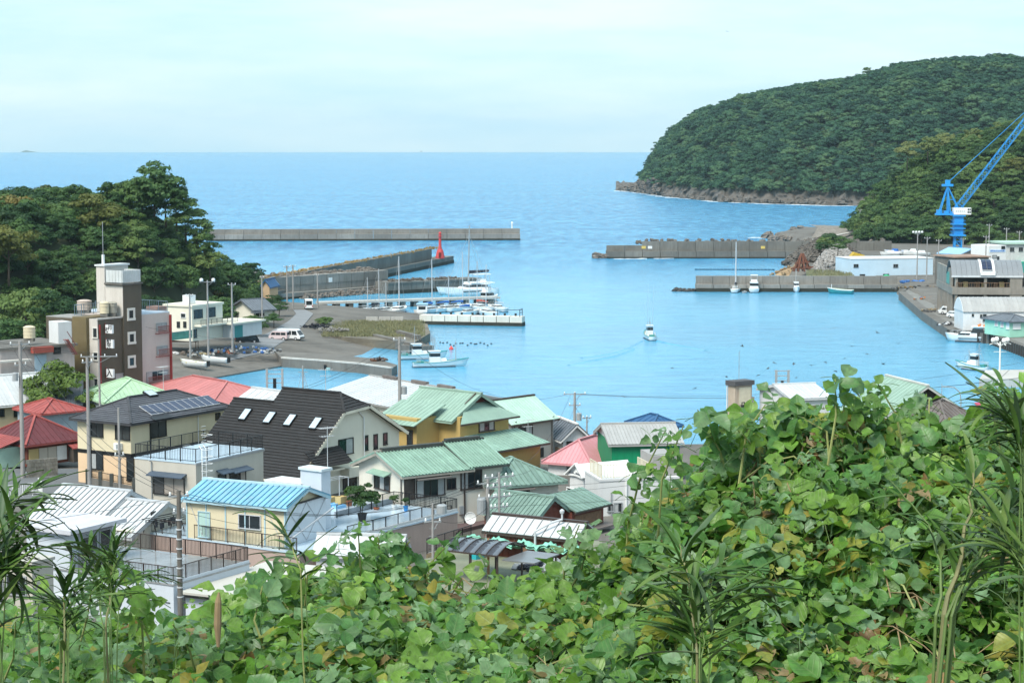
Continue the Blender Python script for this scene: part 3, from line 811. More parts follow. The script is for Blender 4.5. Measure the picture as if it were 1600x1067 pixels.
# ================================================================ boats
HULLW = mat('white_gelcoat', (.78,.8,.8), .25, .04, 1, spec=.5)
BLUEC = mat('blue_canvas', (.02,.13,.42), .8, .15, 2)
DKBLUE = mat('dark_canvas', (.015,.02,.035), .8, .2, 2)
DECKC = mat('boat_deck', (.55,.55,.5), .6, .1, 2)
TEALP = mat('teal_paint', (.05,.3,.32), .5, .1, 1)
BOTT = mat('dark_bottom_paint', (.02,.03,.05), .5, .1)
def hull_mb(L, B, fb, bow, draft=.35, n=11, transom=.8, full=.55, z0=0, rk=.07):
    """lofted hull, bow to +x"""
    rows = []
    for i in range(n):
        u = i / (n - 1)
        w = B/2 * (transom + (1-transom)*min(1, u*2.2)) * (1 - max(0, (u - full)/(1 - full))**2.2)
        w = max(w, .03)
        sh = fb + bow * max(0, u - .25)**2 / .5625
        x = u * L + (0 if u < .9 else 0)
        rake = rk * L * max(0, u - .7) / .3
        kz = -draft + (draft + fb*.2) * max(0, (u - .8) / .2)**1.5
        rows.append([(x + rake, -w, sh), (x + rake*.5, -w*.92, sh*.45), (x, -w*.55, kz*.6), (x, 0, kz), (x, w*.55, kz*.6), (x + rake*.5, w*.92, sh*.45), (x + rake, w, sh)])
    mb = MB()
    mb.v = [(p[0], p[1], p[2] + z0) for r in rows for p in r]
    for i in range(n-1):
        for j in range(6): mb.f.append((i*7+j, (i+1)*7+j, (i+1)*7+j+1, i*7+j+1))
    mb.f.append(tuple(range(7)))
    mb.f.append(tuple((n-1)*7 + k for k in range(7))[::-1])
    return mb, rows
def deck_mb(rows, drop=.12, z0=0):
    mb = MB(); n = len(rows)
    for i in range(n-1):
        a, b, c, d = rows[i][0], rows[i+1][0], rows[i+1][6], rows[i][6]
        mb.poly([(p[0], p[1]*.97, p[2]-drop+z0) for p in (a, b, c, d)])
    return mb
def cabin_mb(x0, x1, w, z0, z1, rake0=.25, rake1=.5, tw=.85):
    return MB().add([(x0,-w/2,z0),(x1,-w/2,z0),(x1,w/2,z0),(x0,w/2,z0),(x0+rake0,-w/2*tw,z1),(x1-rake1,-w/2*tw,z1),(x1-rake1,w/2*tw,z1),(x0+rake0,w/2*tw,z1)], BOXF)
def band_mb(x0, x1, w, z0, z1, f0, f1, rake0=.25, rake1=.5, tw=.85, grow=.02):
    """window band round a cabin between heights f0..f1 (0..1)"""
    def ring(f):
        z = z0 + (z1-z0)*f; k = 1 + (tw-1)*f
        return [(x0+rake0*f-grow, -w/2*k-grow, z), (x1-rake1*f+grow, -w/2*k-grow, z), (x1-rake1*f+grow, w/2*k+grow, z), (x0+rake0*f-grow, w/2*k+grow, z)]
    return MB().add(ring(f0) + ring(f1), BOXF)
def water_thing(name, label, cat, px, py, head, group=None, L=0, mid=.45):
    p = W(px, py, 0); t = thing(name, label, cat, (0,0,0), R(head), group)
    t.location = p - Matrix.Rotation(R(head), 3, 'Z') @ Vector((L*mid, 0, 0))
    return t
def sailboat(label, px, py, head, L, mast, cover=BLUEC, group='yachts moored along the jetty', hm=None, cat='yacht', lean=0, thick=1.0):
    t = water_thing('sailing_yacht', label, cat, px, py, head, group, L)
    B = L*.3
    mb, rows = hull_mb(L, B, .95, .35, .4, transom=.65)
    mb.build('hull', hm or HULLW, t, True); deck_mb(rows).build('deck', DECKC, t)
    MB().box(-.02, -B*.3, -.2, L*.9, B*.3, .12).build('boot_stripe', BOTT, t)
    cabin_mb(L*.34, L*.72, B*.6, .8, 1.5, .1, .7).build('cabin', HULLW, t)
    band_mb(L*.34, L*.72, B*.6, .8, 1.5, .4, .75, .1, .7).build('cabin_window', GLASS, t)
    mx_ = L*.58
    MB().tube([(mx_,0,1.2),(mx_-.1,lean,mast)], [.11*thick,.075*thick], 6).build('mast', ALU, t)
    MB().tube([(mx_,0,2.0),(L*.1,0,2.1)], .07, 6).build('boom', ALU, t)
    if cover: MB().tube([(mx_-.1,0,2.2),(mx_-L*.15,0,2.32),(L*.12,0,2.2)], [.3,.22,.12], 7).build('sail_cover', cover, t)
    mb = MB(); mb.tube([(L*1.05,0,1.25),(mx_-.08,0,mast*.92)], .018, 4); mb.tube([(.1,0,1),(mx_-.1,0,mast)], .018, 4)
    for s in (-1, 1): mb.tube([(mx_,s*B*.45,1.0),(mx_-.05,s*.7,mast*.55),(mx_-.09,0,mast*.95)], .016, 4)
    mb.bar((mx_-.05,-.75,mast*.55),(mx_-.05,.75,mast*.55),.05)
    mb.build('rigging', GREYM, t)
    mb = MB()
    for s in (-1, 1):
        for u in (.05,.3,.55,.8): mb.bar((L*u,s*B*.43*(1 if u<.7 else .7),.9),(L*u,s*B*.43*(1 if u<.7 else .7),1.5),.03)
        mb.bar((L*.05,s*B*.43,1.5),(L*.8,s*B*.31,1.6),.02)
    mb.build('guard_rail', ALU, t)
    return t
def mast_h(py0, py1, Y): return (py1 - py0) / F * Y
Ym = 121600 / (488 - 228)
sailboat('white yacht nearest the lane end of the jetty, no sail cover', 570, 492, 58, 8.8, mast_h(430,488,Ym), None)
sailboat('second white yacht from the lane end, mast rising above the mole', 588, 491, 60, 9.0, mast_h(418,488,Ym), DKBLUE)
sailboat('white yacht with a short thin mast between two taller ones near the lane', 600, 490, 62, 7.6, mast_h(440,488,Ym), None)
sailboat('white yacht with a bare boom and tall white mast, nearest the hut boat', 621, 489, 75, 10, mast_h(400,488,Ym), None, thick=1.3)
sailboat('white yacht with a thick blue sail cover beside the boxy blue-roofed hut boat', 670, 489, 55, 9.8, mast_h(404,488,Ym), BLUEC, thick=1.3)
sailboat('white yacht with a bunched blue cover at its mast foot, mid jetty', 696, 487, 52, 9.2, mast_h(431,488,Ym), BLUEC)
sailboat('white yacht with a blue cover under the bow of the catamaran', 718, 486, 54, 9.6, mast_h(395,488,Ym), BLUEC)
sailboat('small white yacht with blue cover tucked against the white pier', 729, 493, 50, 7.4, mast_h(430,490,Ym), BLUEC)
sailboat('white yacht with a red folded sail at the outer part of the jetty', 750, 485, 125, 9.6, mast_h(410,488,Ym), mat('red_canvas', (.4,.08,.06), .8))
sailboat('white yacht behind the outer end of the white pier, thin mast', 763, 493, 120, 8.4, mast_h(412,490,Ym), None)
sailboat('white yacht lowest and outermost at the end of the jetty', 778, 486, 118, 8.4, mast_h(462,488,Ym), None)
# motor launch behind
def motorboat(label, px, py, head, L, fly=True, hm=None, stripe=None, group=None, name='motor_boat', tower=0):
    t = water_thing(name, label, 'boat', px, py, head, group, L); B = L*.34
    mb, rows = hull_mb(L, B, 1.1, .6, .4, transom=.92, full=.5)
    mb.build('hull', hm or HULLW, t, True); deck_mb(rows).build('deck', DECKC, t)
    MB().box(-.03, -B*.44, -.2, L*.8, B*.44, .14).build('boot_stripe', BOTT, t)
    if stripe: MB().box(-.04, -B*.478, .75, L*.5, B*.478, .95).build('stripe', stripe, t)
    a = (L*.24, L*.7, B*.8, 1.0, 2.5, .1, 1.1)
    cabin_mb(*a).build('cabin', HULLW, t); band_mb(a[0],a[1],a[2],a[3],a[4],.45,.85,a[5],a[6]).build('cabin_window', GLASS, t)
    MB().box(L*.16, -B*.38, 2.5, L*.52, B*.38, 2.62).build('roof', HULLW, t)
    if fly:
        cabin_mb(L*.28, L*.5, B*.6, 2.62, 3.3, .05, .3).build('flybridge', HULLW, t)
        mb = MB()
        for x in (L*.24, L*.46):
            for s in (-1, 1): mb.bar((x, s*B*.28, 2.6), (x, s*B*.28, 4.4), .06)
        mb.build('canopy_frame', ALU, t); MB().box(L*.22, -B*.32, 4.4, L*.5, B*.32, 4.5).build('canopy', HULLW, t)
    mb = MB()
    for s in (-1, 1):
        mb.bar((L*.6, s*B*.34, 1.3), (L*.6, s*B*.34, 2.0), .04); mb.bar((L*.95, s*B*.1, 1.7), (L*.95, s*B*.1, 2.4), .04); mb.bar((L*.6, s*B*.34, 2.0), (L*.95, s*B*.1, 2.4), .04)
    mb.build('bow_rail', ALU, t)
    if tower: MB().tube([(L*.3,0,2.5),(L*.3,0,tower)], .05, 5).build('aerial', ALU, t)
    return t
motorboat('white flybridge launch moored on the far side of the jetty end', 762, 472, 60, 8, True)
# hut boat: white box with blue roof
t = water_thing('hut_boat', 'boxy white boat with a square pale cabin between two yachts', 'boat', 660, 491, 90, None, 5)
mb, rows = hull_mb(5, 2.6, .7, .2); mb.build('hull', HULLW, t, True); MB().box(.4,-1.15,.5,3.6,1.15,2.3).build('cabin', HULLW, t); MB().box(.2,-1.3,2.3,3.8,1.3,2.45).build('roof', mat('pale_blue_paint', (.3,.5,.66), .5), t)
MB().box(.38,-.8,1.2,.42,.8,1.9).build('cabin_window', GLASS, t)
# catamaran
t = water_thing('catamaran', 'large white sailing catamaran with dark covered boom behind the moored yachts', 'catamaran', 733, 461, 203, None, 14, .5)
for s in (-1, 1):
    mb, rows = hull_mb(14, 2.2, 1.7, .45, .4, transom=.7)
    mb.v = [(x, y + s*2.6, z) for x, y, z in mb.v]; mb.build('hull', HULLW, t, True)
    MB().box(4, s*2.6-1.12, 1.05, 10, s*2.6+1.12, 1.3).build('hull_window', GLASS, t)
MB().box(1.6, -3.2, 1.1, 9.5, 3.2, 1.75).build('bridge_deck', HULLW, t)
a = (2.8, 9.2, 5.2, 1.75, 3.1, .1, 1.8)
cabin_mb(*a).build('saloon', HULLW, t); band_mb(a[0],a[1],a[2],a[3],a[4],.3,.75,a[5],a[6]).build('saloon_window', GLASS, t)
MB().box(1.0, -2.9, 3.1, 7.4, 2.9, 3.28).build('cockpit_roof', HULLW, t)
cabin_mb(2.6, 4.6, 2.8, 3.28, 4.1).build('flybridge', HULLW, t)
mb = MB()
for x in (2.0, 5.4):
    for s in (-1, 1): mb.bar((x, s*1.5, 3.2), (x, s*1.5, 5.2), .09)
mb.build('canopy_frame', ALU, t); MB().box(1.6, -1.8, 5.2, 6.0, 1.8, 5.35).build('canopy', HULLW, t)
MB().tube([(7.2,0,3.2),(6.9,0,mast_h(352,461,522))], [.2,.12], 6).build('mast', GREYM, t)
MB().tube([(7.0,0,5.9),(1.6,0,6.1)], [.45,.3], 7).build('sail_cover', DKBLUE, t)
mb = MB(); mb.tube([(13.6,0,1.9),(6.95,0,15.5)], .03, 4); mb.tube([(2.2,2.6,1.9),(6.9,0,15.5)], .03, 4); mb.tube([(2.2,-2.6,1.9),(6.9,0,15.5)], .03, 4); mb.build('rigging', GREYM, t)
# Japanese fishing boats
def fishing_boat(label, px, py, head, L, masts, hm=None, group=None, house=.32, stripe=TEALP, rods=0):
    t = water_thing('fishing_boat', label, 'fishing boat', px, py, head, group, L); B = L*.25
    mb, rows = hull_mb(L, B, .8, .65, .4, transom=.85, full=.5)
    mb.build('hull', hm or HULLW, t, True); deck_mb(rows, .3).build('deck', DECKC, t)
    MB().box(-.03, -B*.42, -.2, L*.8, B*.42, .13).build('boot_stripe', BOTT, t)
    mb = MB()
    for s in (0, 6):
        for i in range(len(rows)-1): mb.bar(rows[i][s], rows[i+1][s], .12, .1)
    mb.build('rubbing_strake', stripe, t)
    x0 = L*house
    a = (x0, x0 + L*.2, B*.6, .6, 2.7, .05, .12, .95)
    cabin_mb(*a).build('wheelhouse', HULLW, t); band_mb(a[0],a[1],a[2],a[3],a[4],.58,.86,.05,.12,.95).build('wheelhouse_window', GLASS, t)
    MB().box(x0-.2, -B*.34, 2.7, x0 + L*.2, B*.34, 2.8).build('roof', HULLW, t)
    cabin_mb(x0 + L*.2, x0 + L*.34, B*.5, .6, 1.5, 0, .3).build('forward_hatch', HULLW, t)
    cabin_mb(L*.08, L*.2, B*.5, .5, 1.1, 0, 0, 1).build('engine_box', mat('boat_teal', (.06,.28,.25), .6), t)
    for (fx, hh) in masts:
        mb = MB(); mb.tube([(L*fx,0,.8),(L*fx,0,hh)], [.08,.04], 5); mb.bar((L*fx,-.6,hh*.72),(L*fx,.6,hh*.72),.06)
        mb.tube([(L*fx,0,hh*.95),(L*fx+1.4,0,1.2)], .018, 4); mb.tube([(L*fx,0,hh*.95),(L*fx-1.2,0,1.0)], .018, 4)
        mb.build('mast', GREYM, t)
    mb = MB()
    for k in range(8): mb.bar((L*.06 + k*.1, -B*.3, .6), (L*.06 + k*.1, -B*.3, 1.5), .03)
    mb.bar((L*.05,-B*.32,1.5),(L*.3,-B*.32,1.5),.05); mb.bar((L*.05,B*.32,1.5),(L*.3,B*.32,1.5),.05)
    mb.build('rail', ALU, t)
    for r_ in range(rods): MB().tube([(x0+.3,-.5+r_,2.7),(x0-.1,-.6+r_*1.1,11)], [.03,.012], 4).build('outrigger_pole', GREYM, t)
    return t
fishing_boat('white fishing boat with two masts moored side-on off the rough pier', 682, 573, 12, 9.2, [(.42,5.2),(.82,4.6)])
fishing_boat('white fishing boat lying behind the other one by the rough pier, higher wheelhouse', 655, 561, 14, 8.4, [(.35,6.0),(.75,4.0)], house=.3)
t = water_thing('skiff', 'small pale green open skiff moored below the rough pier', 'skiff', 528, 578, 18, None, 4.6)
mb, rows = hull_mb(4.6, 1.5, .55, .35); mb.build('hull', mat('pale_green_hull', (.45,.6,.55), .4), t, True); deck_mb(rows, .22).build('deck', TEALP, t)
MB().box(-.35,-.2,.1,.0,.2,.95).build('outboard_motor', BLACKM, t); mb = MB(); [mb.bar((1.2,s*.6,.5),(1.2,s*.6,1.5),.04) for s in (-1,1)]; mb.bar((1.2,-.6,1.5),(1.2,.6,1.5),.04); mb.build('rail', ALU, t)
def dry_boat(label, px, py, z, head, L, m, inside):
    p = W(px, py, z); t = thing('open_boat', label, 'boat', p, R(head), 'open boats drawn up on the slipway')
    mb, rows = hull_mb(L, L*.28, .65, .4, .25, transom=.85, z0=.3); mb.build('hull', m, t, True); deck_mb(rows, .25, .3).build('deck', inside, t)
    for x in (.25,.5,.72): MB().box(L*x, -L*.12, .75, L*x+.25, L*.12, .85).build('thwart', inside, t)
    MB().box(-.4,-.2,.3,.02,.2,1.2).build('outboard_motor', BLACKM, t)
    return t
dry_boat('white open boat with yellow inside drawn up on the slipway beside the hotel', 324, 575, 1.2, 152, 5.2, HULLW, mat('yellow_paint', (.65,.5,.06), .5))
dry_boat('plain white open boat with an outboard drawn up on the slipway', 356, 569, 1.3, 155, 5.0, HULLW, HULLW)
# boat under way with its wake
fishing_boat('white fishing boat under way alone in the middle of the harbour, seen from astern', 1015, 530, 97, 7.6, [(.42,4.5)], house=.36, rods=2)
c = W(1015, 536)
mb = MB()
def ridge(pts, w, h):
    rows = [[], [], []]
    for i, p in enumerate(pts):
        d = (pts[min(i+1, len(pts)-1)] - pts[max(i-1, 0)]).normalized(); s = Vector((-d.y, d.x, 0)) * w * (1 + i*.05)
        k = h * (1 - i / len(pts) * .8)
        rows[0].append(p - s + Vector((0,0,-.02))); rows[1].append(p + Vector((0,0,k))); rows[2].append(p + s + Vector((0,0,-.02)))
    mb.grid(rows)
for pts_ in ([(1003,533),(985,543),(965,550),(935,556),(900,560)], [(1027,533),(1050,538),(1080,543),(1110,549)], [(990,546),(960,557),(915,565),(880,572)]):
    P = [W(*p) for p in pts_]; Q = []
    for i in range(len(P)-1):
        for k in range(4): Q.append(P[i].lerp(P[i+1], k/4))
    ridge(Q, .34, .24)
for s in range(9):
    y = 690 - s*7; p, q = W(790 - s*30, y - 60, 0), W(1000 - s*30, y - 66, 0)
tag(mb.build('wake', SEA, None, True), kind='structure')
# right-hand harbour craft
sailboat('white sailing yacht with one tall mast moored at the pier of the outer harbour', 1149, 456, 80, 9.5, mast_h(378,456,533), DKBLUE, None, thick=1.6)
motorboat('white flybridge cruiser moored stern-on beside the single yacht', 1178, 456, 84, 8.5, True)
t = motorboat('small white launch with dark windscreen moored alone at the pier', 1244, 456, 268, 5.2, False, tower=6)
t = water_thing('dinghy', 'tiny grey dinghy between the single yacht and the cruiser', 'dinghy', 1163, 458, 80, None, 2.6)
mb, rows = hull_mb(2.6, 1.3, .4, .1); mb.build('hull', mat('grey_rubber', (.4,.42,.43), .6), t, True); deck_mb(rows, .15).build('floor', BLACKM, t)
# green work boat
t = water_thing('work_boat', 'open work boat with teal hull and lime green inside by the pier', 'work boat', 1316, 459, 160, None, 6.2)
mb, rows = hull_mb(6.2, 2.6, 1.0, .5, .3, transom=.9, full=.6); mb.build('hull', TEALP, t, True); deck_mb(rows, .35).build('deck', mat('lime_paint', (.38,.52,.12), .6), t)
mb = MB(); [mb.bar(rows[i][s], rows[i+1][s], .14, .14) for s in (0,6) for i in range(len(rows)-1)]; mb.build('gunwale', HULLW, t)
MB().bar((5.6,0,1.2),(5.6,0,2.4),.12).build('bow_post', HULLW, t)
t = water_thing('skiff', 'little turquoise skiff in the corner of the quay', 'skiff', 1368, 456, 10, None, 3.6)
mb, rows = hull_mb(3.6, 1.5, .6, .2); mb.build('hull', mat('turquoise_paint', (.05,.4,.5), .5), t, True); deck_mb(rows, .2).build('deck', mat('turquoise_paint', (.05,.4,.5)), t); MB().box(1.2,-.5,.5,2.2,.5,.9).build('cover', BLUEC, t)
# white passenger boat
t = water_thing('passenger_boat', 'white passenger boat with orange life rafts on its roof, moored at the quay', 'boat', 1518, 534, 157, None, 8.6, .47)
L_b = 8.6
mb, rows = hull_mb(L_b, 3.0, 1.15, .55, .4, transom=.95, full=.6); mb.build('hull', HULLW, t, True); deck_mb(rows, .2).build('deck', HULLW, t)
MB().box(-.03,-1.4,-.2,7,1.4,.18).build('boot_stripe', BOTT, t); MB().box(.2,-1.52,.72,6.4,1.52,.82).build('stripe', DKBLUE, t)
a = (1.6, 4.4, 2.5, 1.0, 3.0, .1, .9)
cabin_mb(*a).build('wheelhouse', HULLW, t); band_mb(a[0],a[1],a[2],a[3],a[4],.4,.86,a[5],a[6]).build('windscreen', GLASS, t)
b_ = (4.0, 7.0, 2.2, 1.1, 1.9, .0, 1.0); cabin_mb(*b_).build('fore_cabin', HULLW, t); band_mb(b_[0],b_[1],b_[2],b_[3],b_[4],.3,.8,0,1.0).build('cabin_window', GLASS, t)
MB().box(1.2,-1.35,3.0,4.0,1.35,3.12).build('roof', HULLW, t)
ORG = mat('orange_paint', (.75,.22,.05), .5)
for x in (1.5, 2.6): MB().tube([(x,-.9,3.3),(x,.9,3.3)], .22, 8).build('life_raft', ORG, t)
MB().tube([(2.1,0,3.1),(2.1,0,4.2)], .06, 6).build('mast', HULLW, t)
mb = MB(); [mb.bar((x, s*1.2*(1 if x < 6 else .6), 1.4), (x, s*1.2*(1 if x < 6 else .6), 2.1), .03) for x in (5,6,7,8) for s in (-1,1)]; [mb.bar((5,s*1.2,2.1),(8,s*.7,2.2),.03) for s in (-1,1)]; mb.build('rail', ALU, t)
fishing_boat('white fishing boat moored beyond the small pier beside the globe lamp post', 1522, 578, 128, 6.6, [(.3,4.6),(.62,3.4)], house=.34)
# small pier at the frame's edge
t = thing('pier', 'short pale stone pier beside the globe lamp post', 'pier', W(1540, 598, 0))
o_ = t.location.copy()
P = [W(1530,592,1.3), W(1625,592,1.3), W(1650,577,1.3), W(1540,578,1.3)]
for f0, f1 in ((0,.33),(.34,.66),(.67,1)):
    MB().extr([P[0].lerp(P[1],f0)-o_, P[0].lerp(P[1],f1)-o_, P[3].lerp(P[2],f1)-o_, P[3].lerp(P[2],f0)-o_], (0,0,-2.4)).build('pier_section', SEC3, t)
# mussel floats and buoys
t = thing('float_line', 'line of dark blue floats stretched behind the inner pier', 'floats', W(1085, 422.5, 0))
o_ = t.location.copy()
for k in range(22):
    p = W(1088 + k*5.7, 421.8 + .02*k, 0) - o_
    MB().tube([p + Vector((-.42,0,.1)), p + Vector((.42,0,.1))], .3, 7).build('float', mat('float_blue', (.02,.09,.16), .5), t)
MB().bar(W(1086,421.8,.05)-o_, W(1212,422.3,.05)-o_, .06).build('rope', CABLE, t)
for i, (px, py, c) in enumerate([(1322,455,(.7,.1,.08)),(705,546,(.6,.05,.1))]):
    p = W(px if i else 1230, py if i else 455, 0)
    o = MB().lathe([(.12,-.2),(.4,0),(.42,.25),(.15,.5),(.06,.75)], 8).build('buoy', mat('buoy_red', (.7,.08,.07), .5)); o.location = p
    tag(o, ['red buoy afloat beside the small lone launch','red buoy afloat off the two fishing boats'][i], 'buoy')
# ================================================================ outer breakwater on the far side
a, b = W(948, 404), W(1395, 404)
t = block_wall('breakwater', 'long dark outer breakwater with yellow notices on its wall, in front of the headland', a, b, -1, 2.4, 9, 16, SEC2)
L = (b - a).length; weed(t, L, .5, -.14, 1)
for i in range(16):
    hh = 4.3 if i < 2 else 5.7 + .05*math.sin(i*3)
    MB().box(i*L/16 + .06, 2.2, 2.4, (i+1)*L/16 - .06, 4.0, hh).build('parapet_section', SEC2, t)
YN = mat('yellow_notice', (.6,.45,.12), .6)
for px in (1003, 1013, 1190):
    x = (px - 948) / (1395 - 948) * L
    MB().box(x, 2.08, 3.2, x + 1.4, 2.18, 4.1).build('notice', YN if px != 1013 else WHITEM, t)
g = random.Random(31); mb = MB()
for i in range(30): rock_into(mb, (g.uniform(-4, 1), g.uniform(-1, 8), g.uniform(-.3, 1.2)), g.uniform(.7, 1.3), g)
for i in range(120): rock_into(mb, (g.uniform(10, L), g.uniform(9.5, 13), g.uniform(4.6, 5.8)), g.uniform(.5, .9), g)
tag(mb.build('armour_rocks', ROCK, t), kind='stuff')
# inner pier of the outer harbour
a, b = W(1088, 456), W(1404, 456.5)
t = block_wall('pier', 'grey concrete pier with a ledge, three white boats moored along it', a, b, -1, 1.9, 6, 12, SEC1, 'pier')
L = (b - a).length; weed(t, L, .95, -.14, 1)
for i in range(12): MB().box(i*L/12 + .05, 2.4, 1.9, (i+1)*L/12 - .05, 3.6, 4.0).build('parapet_section', SEC1, t)
mb = MB()
for i in range(22): rock_into(mb, (g.uniform(-6, 0), g.uniform(0, 4), g.uniform(-.4, .5)), g.uniform(.5, 1.0), g)
tag(mb.build('armour_rocks', mat('wet_rock', (.05,.048,.045), .6, .3, .6, bump=.5, bscale=3), t), kind='stuff')
# quay along the market: edge blocks
q = [W(1404,456,1.9), W(1440,487,1.9), W(1482,515,1.9), W(1493,516,1.9), W(1548,522,1.9), W(1605,543,1.9), W(1650,560,1.9)]
t = thing('quay_edge', 'concrete quay edge with dark mooring wall running in front of the market hall', 'quay', q[0])
o_ = q[0].copy()
for i in range(len(q)-1):
    n_ = max(2, int((q[i+1]-q[i]).length / 9))
    for k in range(n_):
        a, b = q[i].lerp(q[i+1], k/n_), q[i].lerp(q[i+1], (k+.985)/n_)
        dd = (b-a).normalized(); nn = Vector((-dd.y, dd.x, 0)) * 2.2
        MB().extr([a-o_, b-o_, b+nn-o_, a+nn-o_], (0,0,-3.0)).build('quay_block', CONC_D, t)
mb = MB()
for i in range(2, len(q)-1):
    n_ = int((q[i+1]-q[i]).length / 1.6)
    for k in range(n_):
        p = q[i].lerp(q[i+1], k/n_); mb.bar(p-o_+Vector((-.15,-.15,-2.6)), p-o_+Vector((-.15,-.15,.02)), .45)
tag(mb.build('fender_piles', mat('fender_rubber', (.045,.043,.04), .7), t), kind='stuff')
ap = [q[0] + Vector((2,1,0)), q[1] + Vector((2,0,0)), q[2] + Vector((2,0,0)), q[3]+ Vector((1.5,0.5,0)), q[4] + Vector((1.2,1.2,0)), q[5] + Vector((1.2,1.2,0)), Vector((150,330,0)), Vector((190,500,0)), Vector((170,640,0)), Vector((112,560,0))]
mb = MB(); mb.extr([(p.x, p.y, 1.93) for p in ap], (0,0,-.5)); struct('quay_apron', mb, mat('apron_asphalt', (.19,.185,.17), .9, .2, .3, stain=.4, stcol=(.1,.1,.09), streak=False))
# rubble mound, shore rocks, causeway behind the outer breakwater
def mound(name, label, cat, px, py, z, rx, ry, hh, m, nrock, seed, s=(.4,.8)):
    p = W(px, py, z); t = thing(name, label, cat, (p.x, p.y, z)); g = random.Random(seed)
    rows = []
    for i in range(9):
        r = i / 8
        rows.append([(rx*r*math.cos(a), ry*r*math.sin(a), hh*(1-r**1.6)*(1+.12*math.sin(a*3+seed)) - .7) for a in [2*math.pi*k/20 for k in range(21)]])
    MB().grid(rows).build('core', m, t)
    mb = MB()
    for k in range(nrock):
        r = math.sqrt(g.random()); a = g.uniform(0, 6.28)
        rock_into(mb, (rx*r*math.cos(a), ry*r*math.sin(a), hh*(1-r**1.6) - .0), g.uniform(*s), g)
    tag(mb.build('rubble', m, t), kind='stuff')
    return t
RUB = mat('pale_rubble', (.33,.31,.29), .9, .3, 1.2, rnd=.1)
mound('rubble_mound', 'pale conical heap of broken stone beside the light blue warehouse', 'rubble', 1308, 423, 2, 7.5, 6, 7.6, RUB, 1500, 2, (.35,.7))
mound('rubble_mound', 'dark scrubby spoil heap behind the pale stone heap', 'rubble', 1290, 412, 2, 13, 6, 8.0, ROCK, 700, 5, (.5,1.1))
mound('earth_bank', 'bare tawny earth bank at the water beside the rusty anchors', 'bank', 1246, 430, 0, 8, 5, 3.0, mat('tawny_earth', (.3,.21,.12), .95, .3, .4), 90, 6, (.3,.6))
for i in range(5): bush('shrub', 'green shrub growing on the dark spoil heap', 1282 + i*9, 394 - (i % 3)*6, 8, .55 + .08*(i % 3), i, i % 2, .8, 'shrubs on the spoil heap')
gp = []
for _ in range(700):
    p = W(g.uniform(1262, 1332), g.uniform(428, 437), 2.2); gp.append((p.x, p.y, 2.2))
tag(link('dry_grass', quads_mesh('dry_grass', blades(gp, 1.3, .16, 19, 4), DRYGRASS)), kind='stuff')
# stack of rusty anchors
t = thing('anchor_stack', 'heap of rust brown anchors standing at the water by the tawny bank', 'anchors', W(1253, 424, 2.0))
g = random.Random(41)
for k in range(9):
    a = 2*math.pi*k/9
    mb = MB(); mb.bar((2.6*math.cos(a), 2.0*math.sin(a), 0), (.3*math.cos(a), .3*math.sin(a), 5.2 - .2*(k % 3)), .4)
    mb.bar((2.4*math.cos(a)-.9, 2.0*math.sin(a), .7), (2.4*math.cos(a)+.9, 2.0*math.sin(a)+.3, 1.3), .35)
    mb.bar((1.5*math.cos(a)-.7, 1.2*math.sin(a), 2.2), (1.5*math.cos(a)+.7, 1.2*math.sin(a), 2.8), .3)
    mb.build('anchor', RUST, t)
mb = MB(); g = random.Random(17)
for k in range(420):
    px, py = g.uniform(1203, 1300), g.uniform(357, 376)
    if py < 372 - (px - 1203) * .17: continue
    p = W(px, py, .5); rock_into(mb, (p.x, p.y, g.uniform(.2, 1.4)), g.uniform(.6, 1.8), g)
for px, py in [(1240,361),(1251,359),(1262,362),(1200,369),(1196,371)]:
    p = W(px, py, .3); rock_into(mb, (p.x, p.y, .4), 2.6, g)
tag(mb.build('shore_rocks', ROCK), kind='stuff')
# stone-faced causeway and hut
p0 = [W(1270,374,0), W(1285,357,0), W(1400,372,0), W(1402,386,0)]
t = thing('stone_embankment', 'sloping stone-faced embankment below the flat-roofed hut, behind the outer breakwater', 'embankment', W(1300,372,0))
o_ = t.location.copy()
e0 = [W(1268,372,2.4), W(1330,372,2.4), W(1400,374,2.4)]
top = [D(1278,355,e0[0].y+18), D(1330,357,e0[0].y+18), D(1400,372,e0[0].y+14)]
mb = MB()
for i in range(2): mb.poly([e0[i]-o_, e0[i+1]-o_, top[i+1]-o_, top[i]-o_])
far = [p + Vector((0,25,0)) for p in top]
for i in range(2): mb.poly([top[i]-o_, top[i+1]-o_, far[i+1]-o_, far[i]-o_])
mb.build('bank_face', mat('stone_facing', (.2,.18,.155), .92, .35, .9, bump=.8, bscale=1.2), t)
mb = MB(); mb.bar(W(1272,374.5,2.6)-o_, D(1332,363,e0[1].y+6)-o_, 1.6, .3); mb.build('ramp', CONC_L, t)
# hut
hp = D(1322, 360, 835)
t = thing('hut', 'flat-roofed pale hut on the embankment at the hill foot', 'hut', (hp.x, 835, hp.z))
MB().box(0,0,-2,9,5,2.0).build('wall', CONC_L, t); MB().box(-.6,-.6,2.0,10.0,5.6,2.35).build('roof', CONC_L, t)
for x in (1.2, 5.6): MB().box(x,-.06,.6,x+1.6,.0,1.5).build('window', GLASS, t)
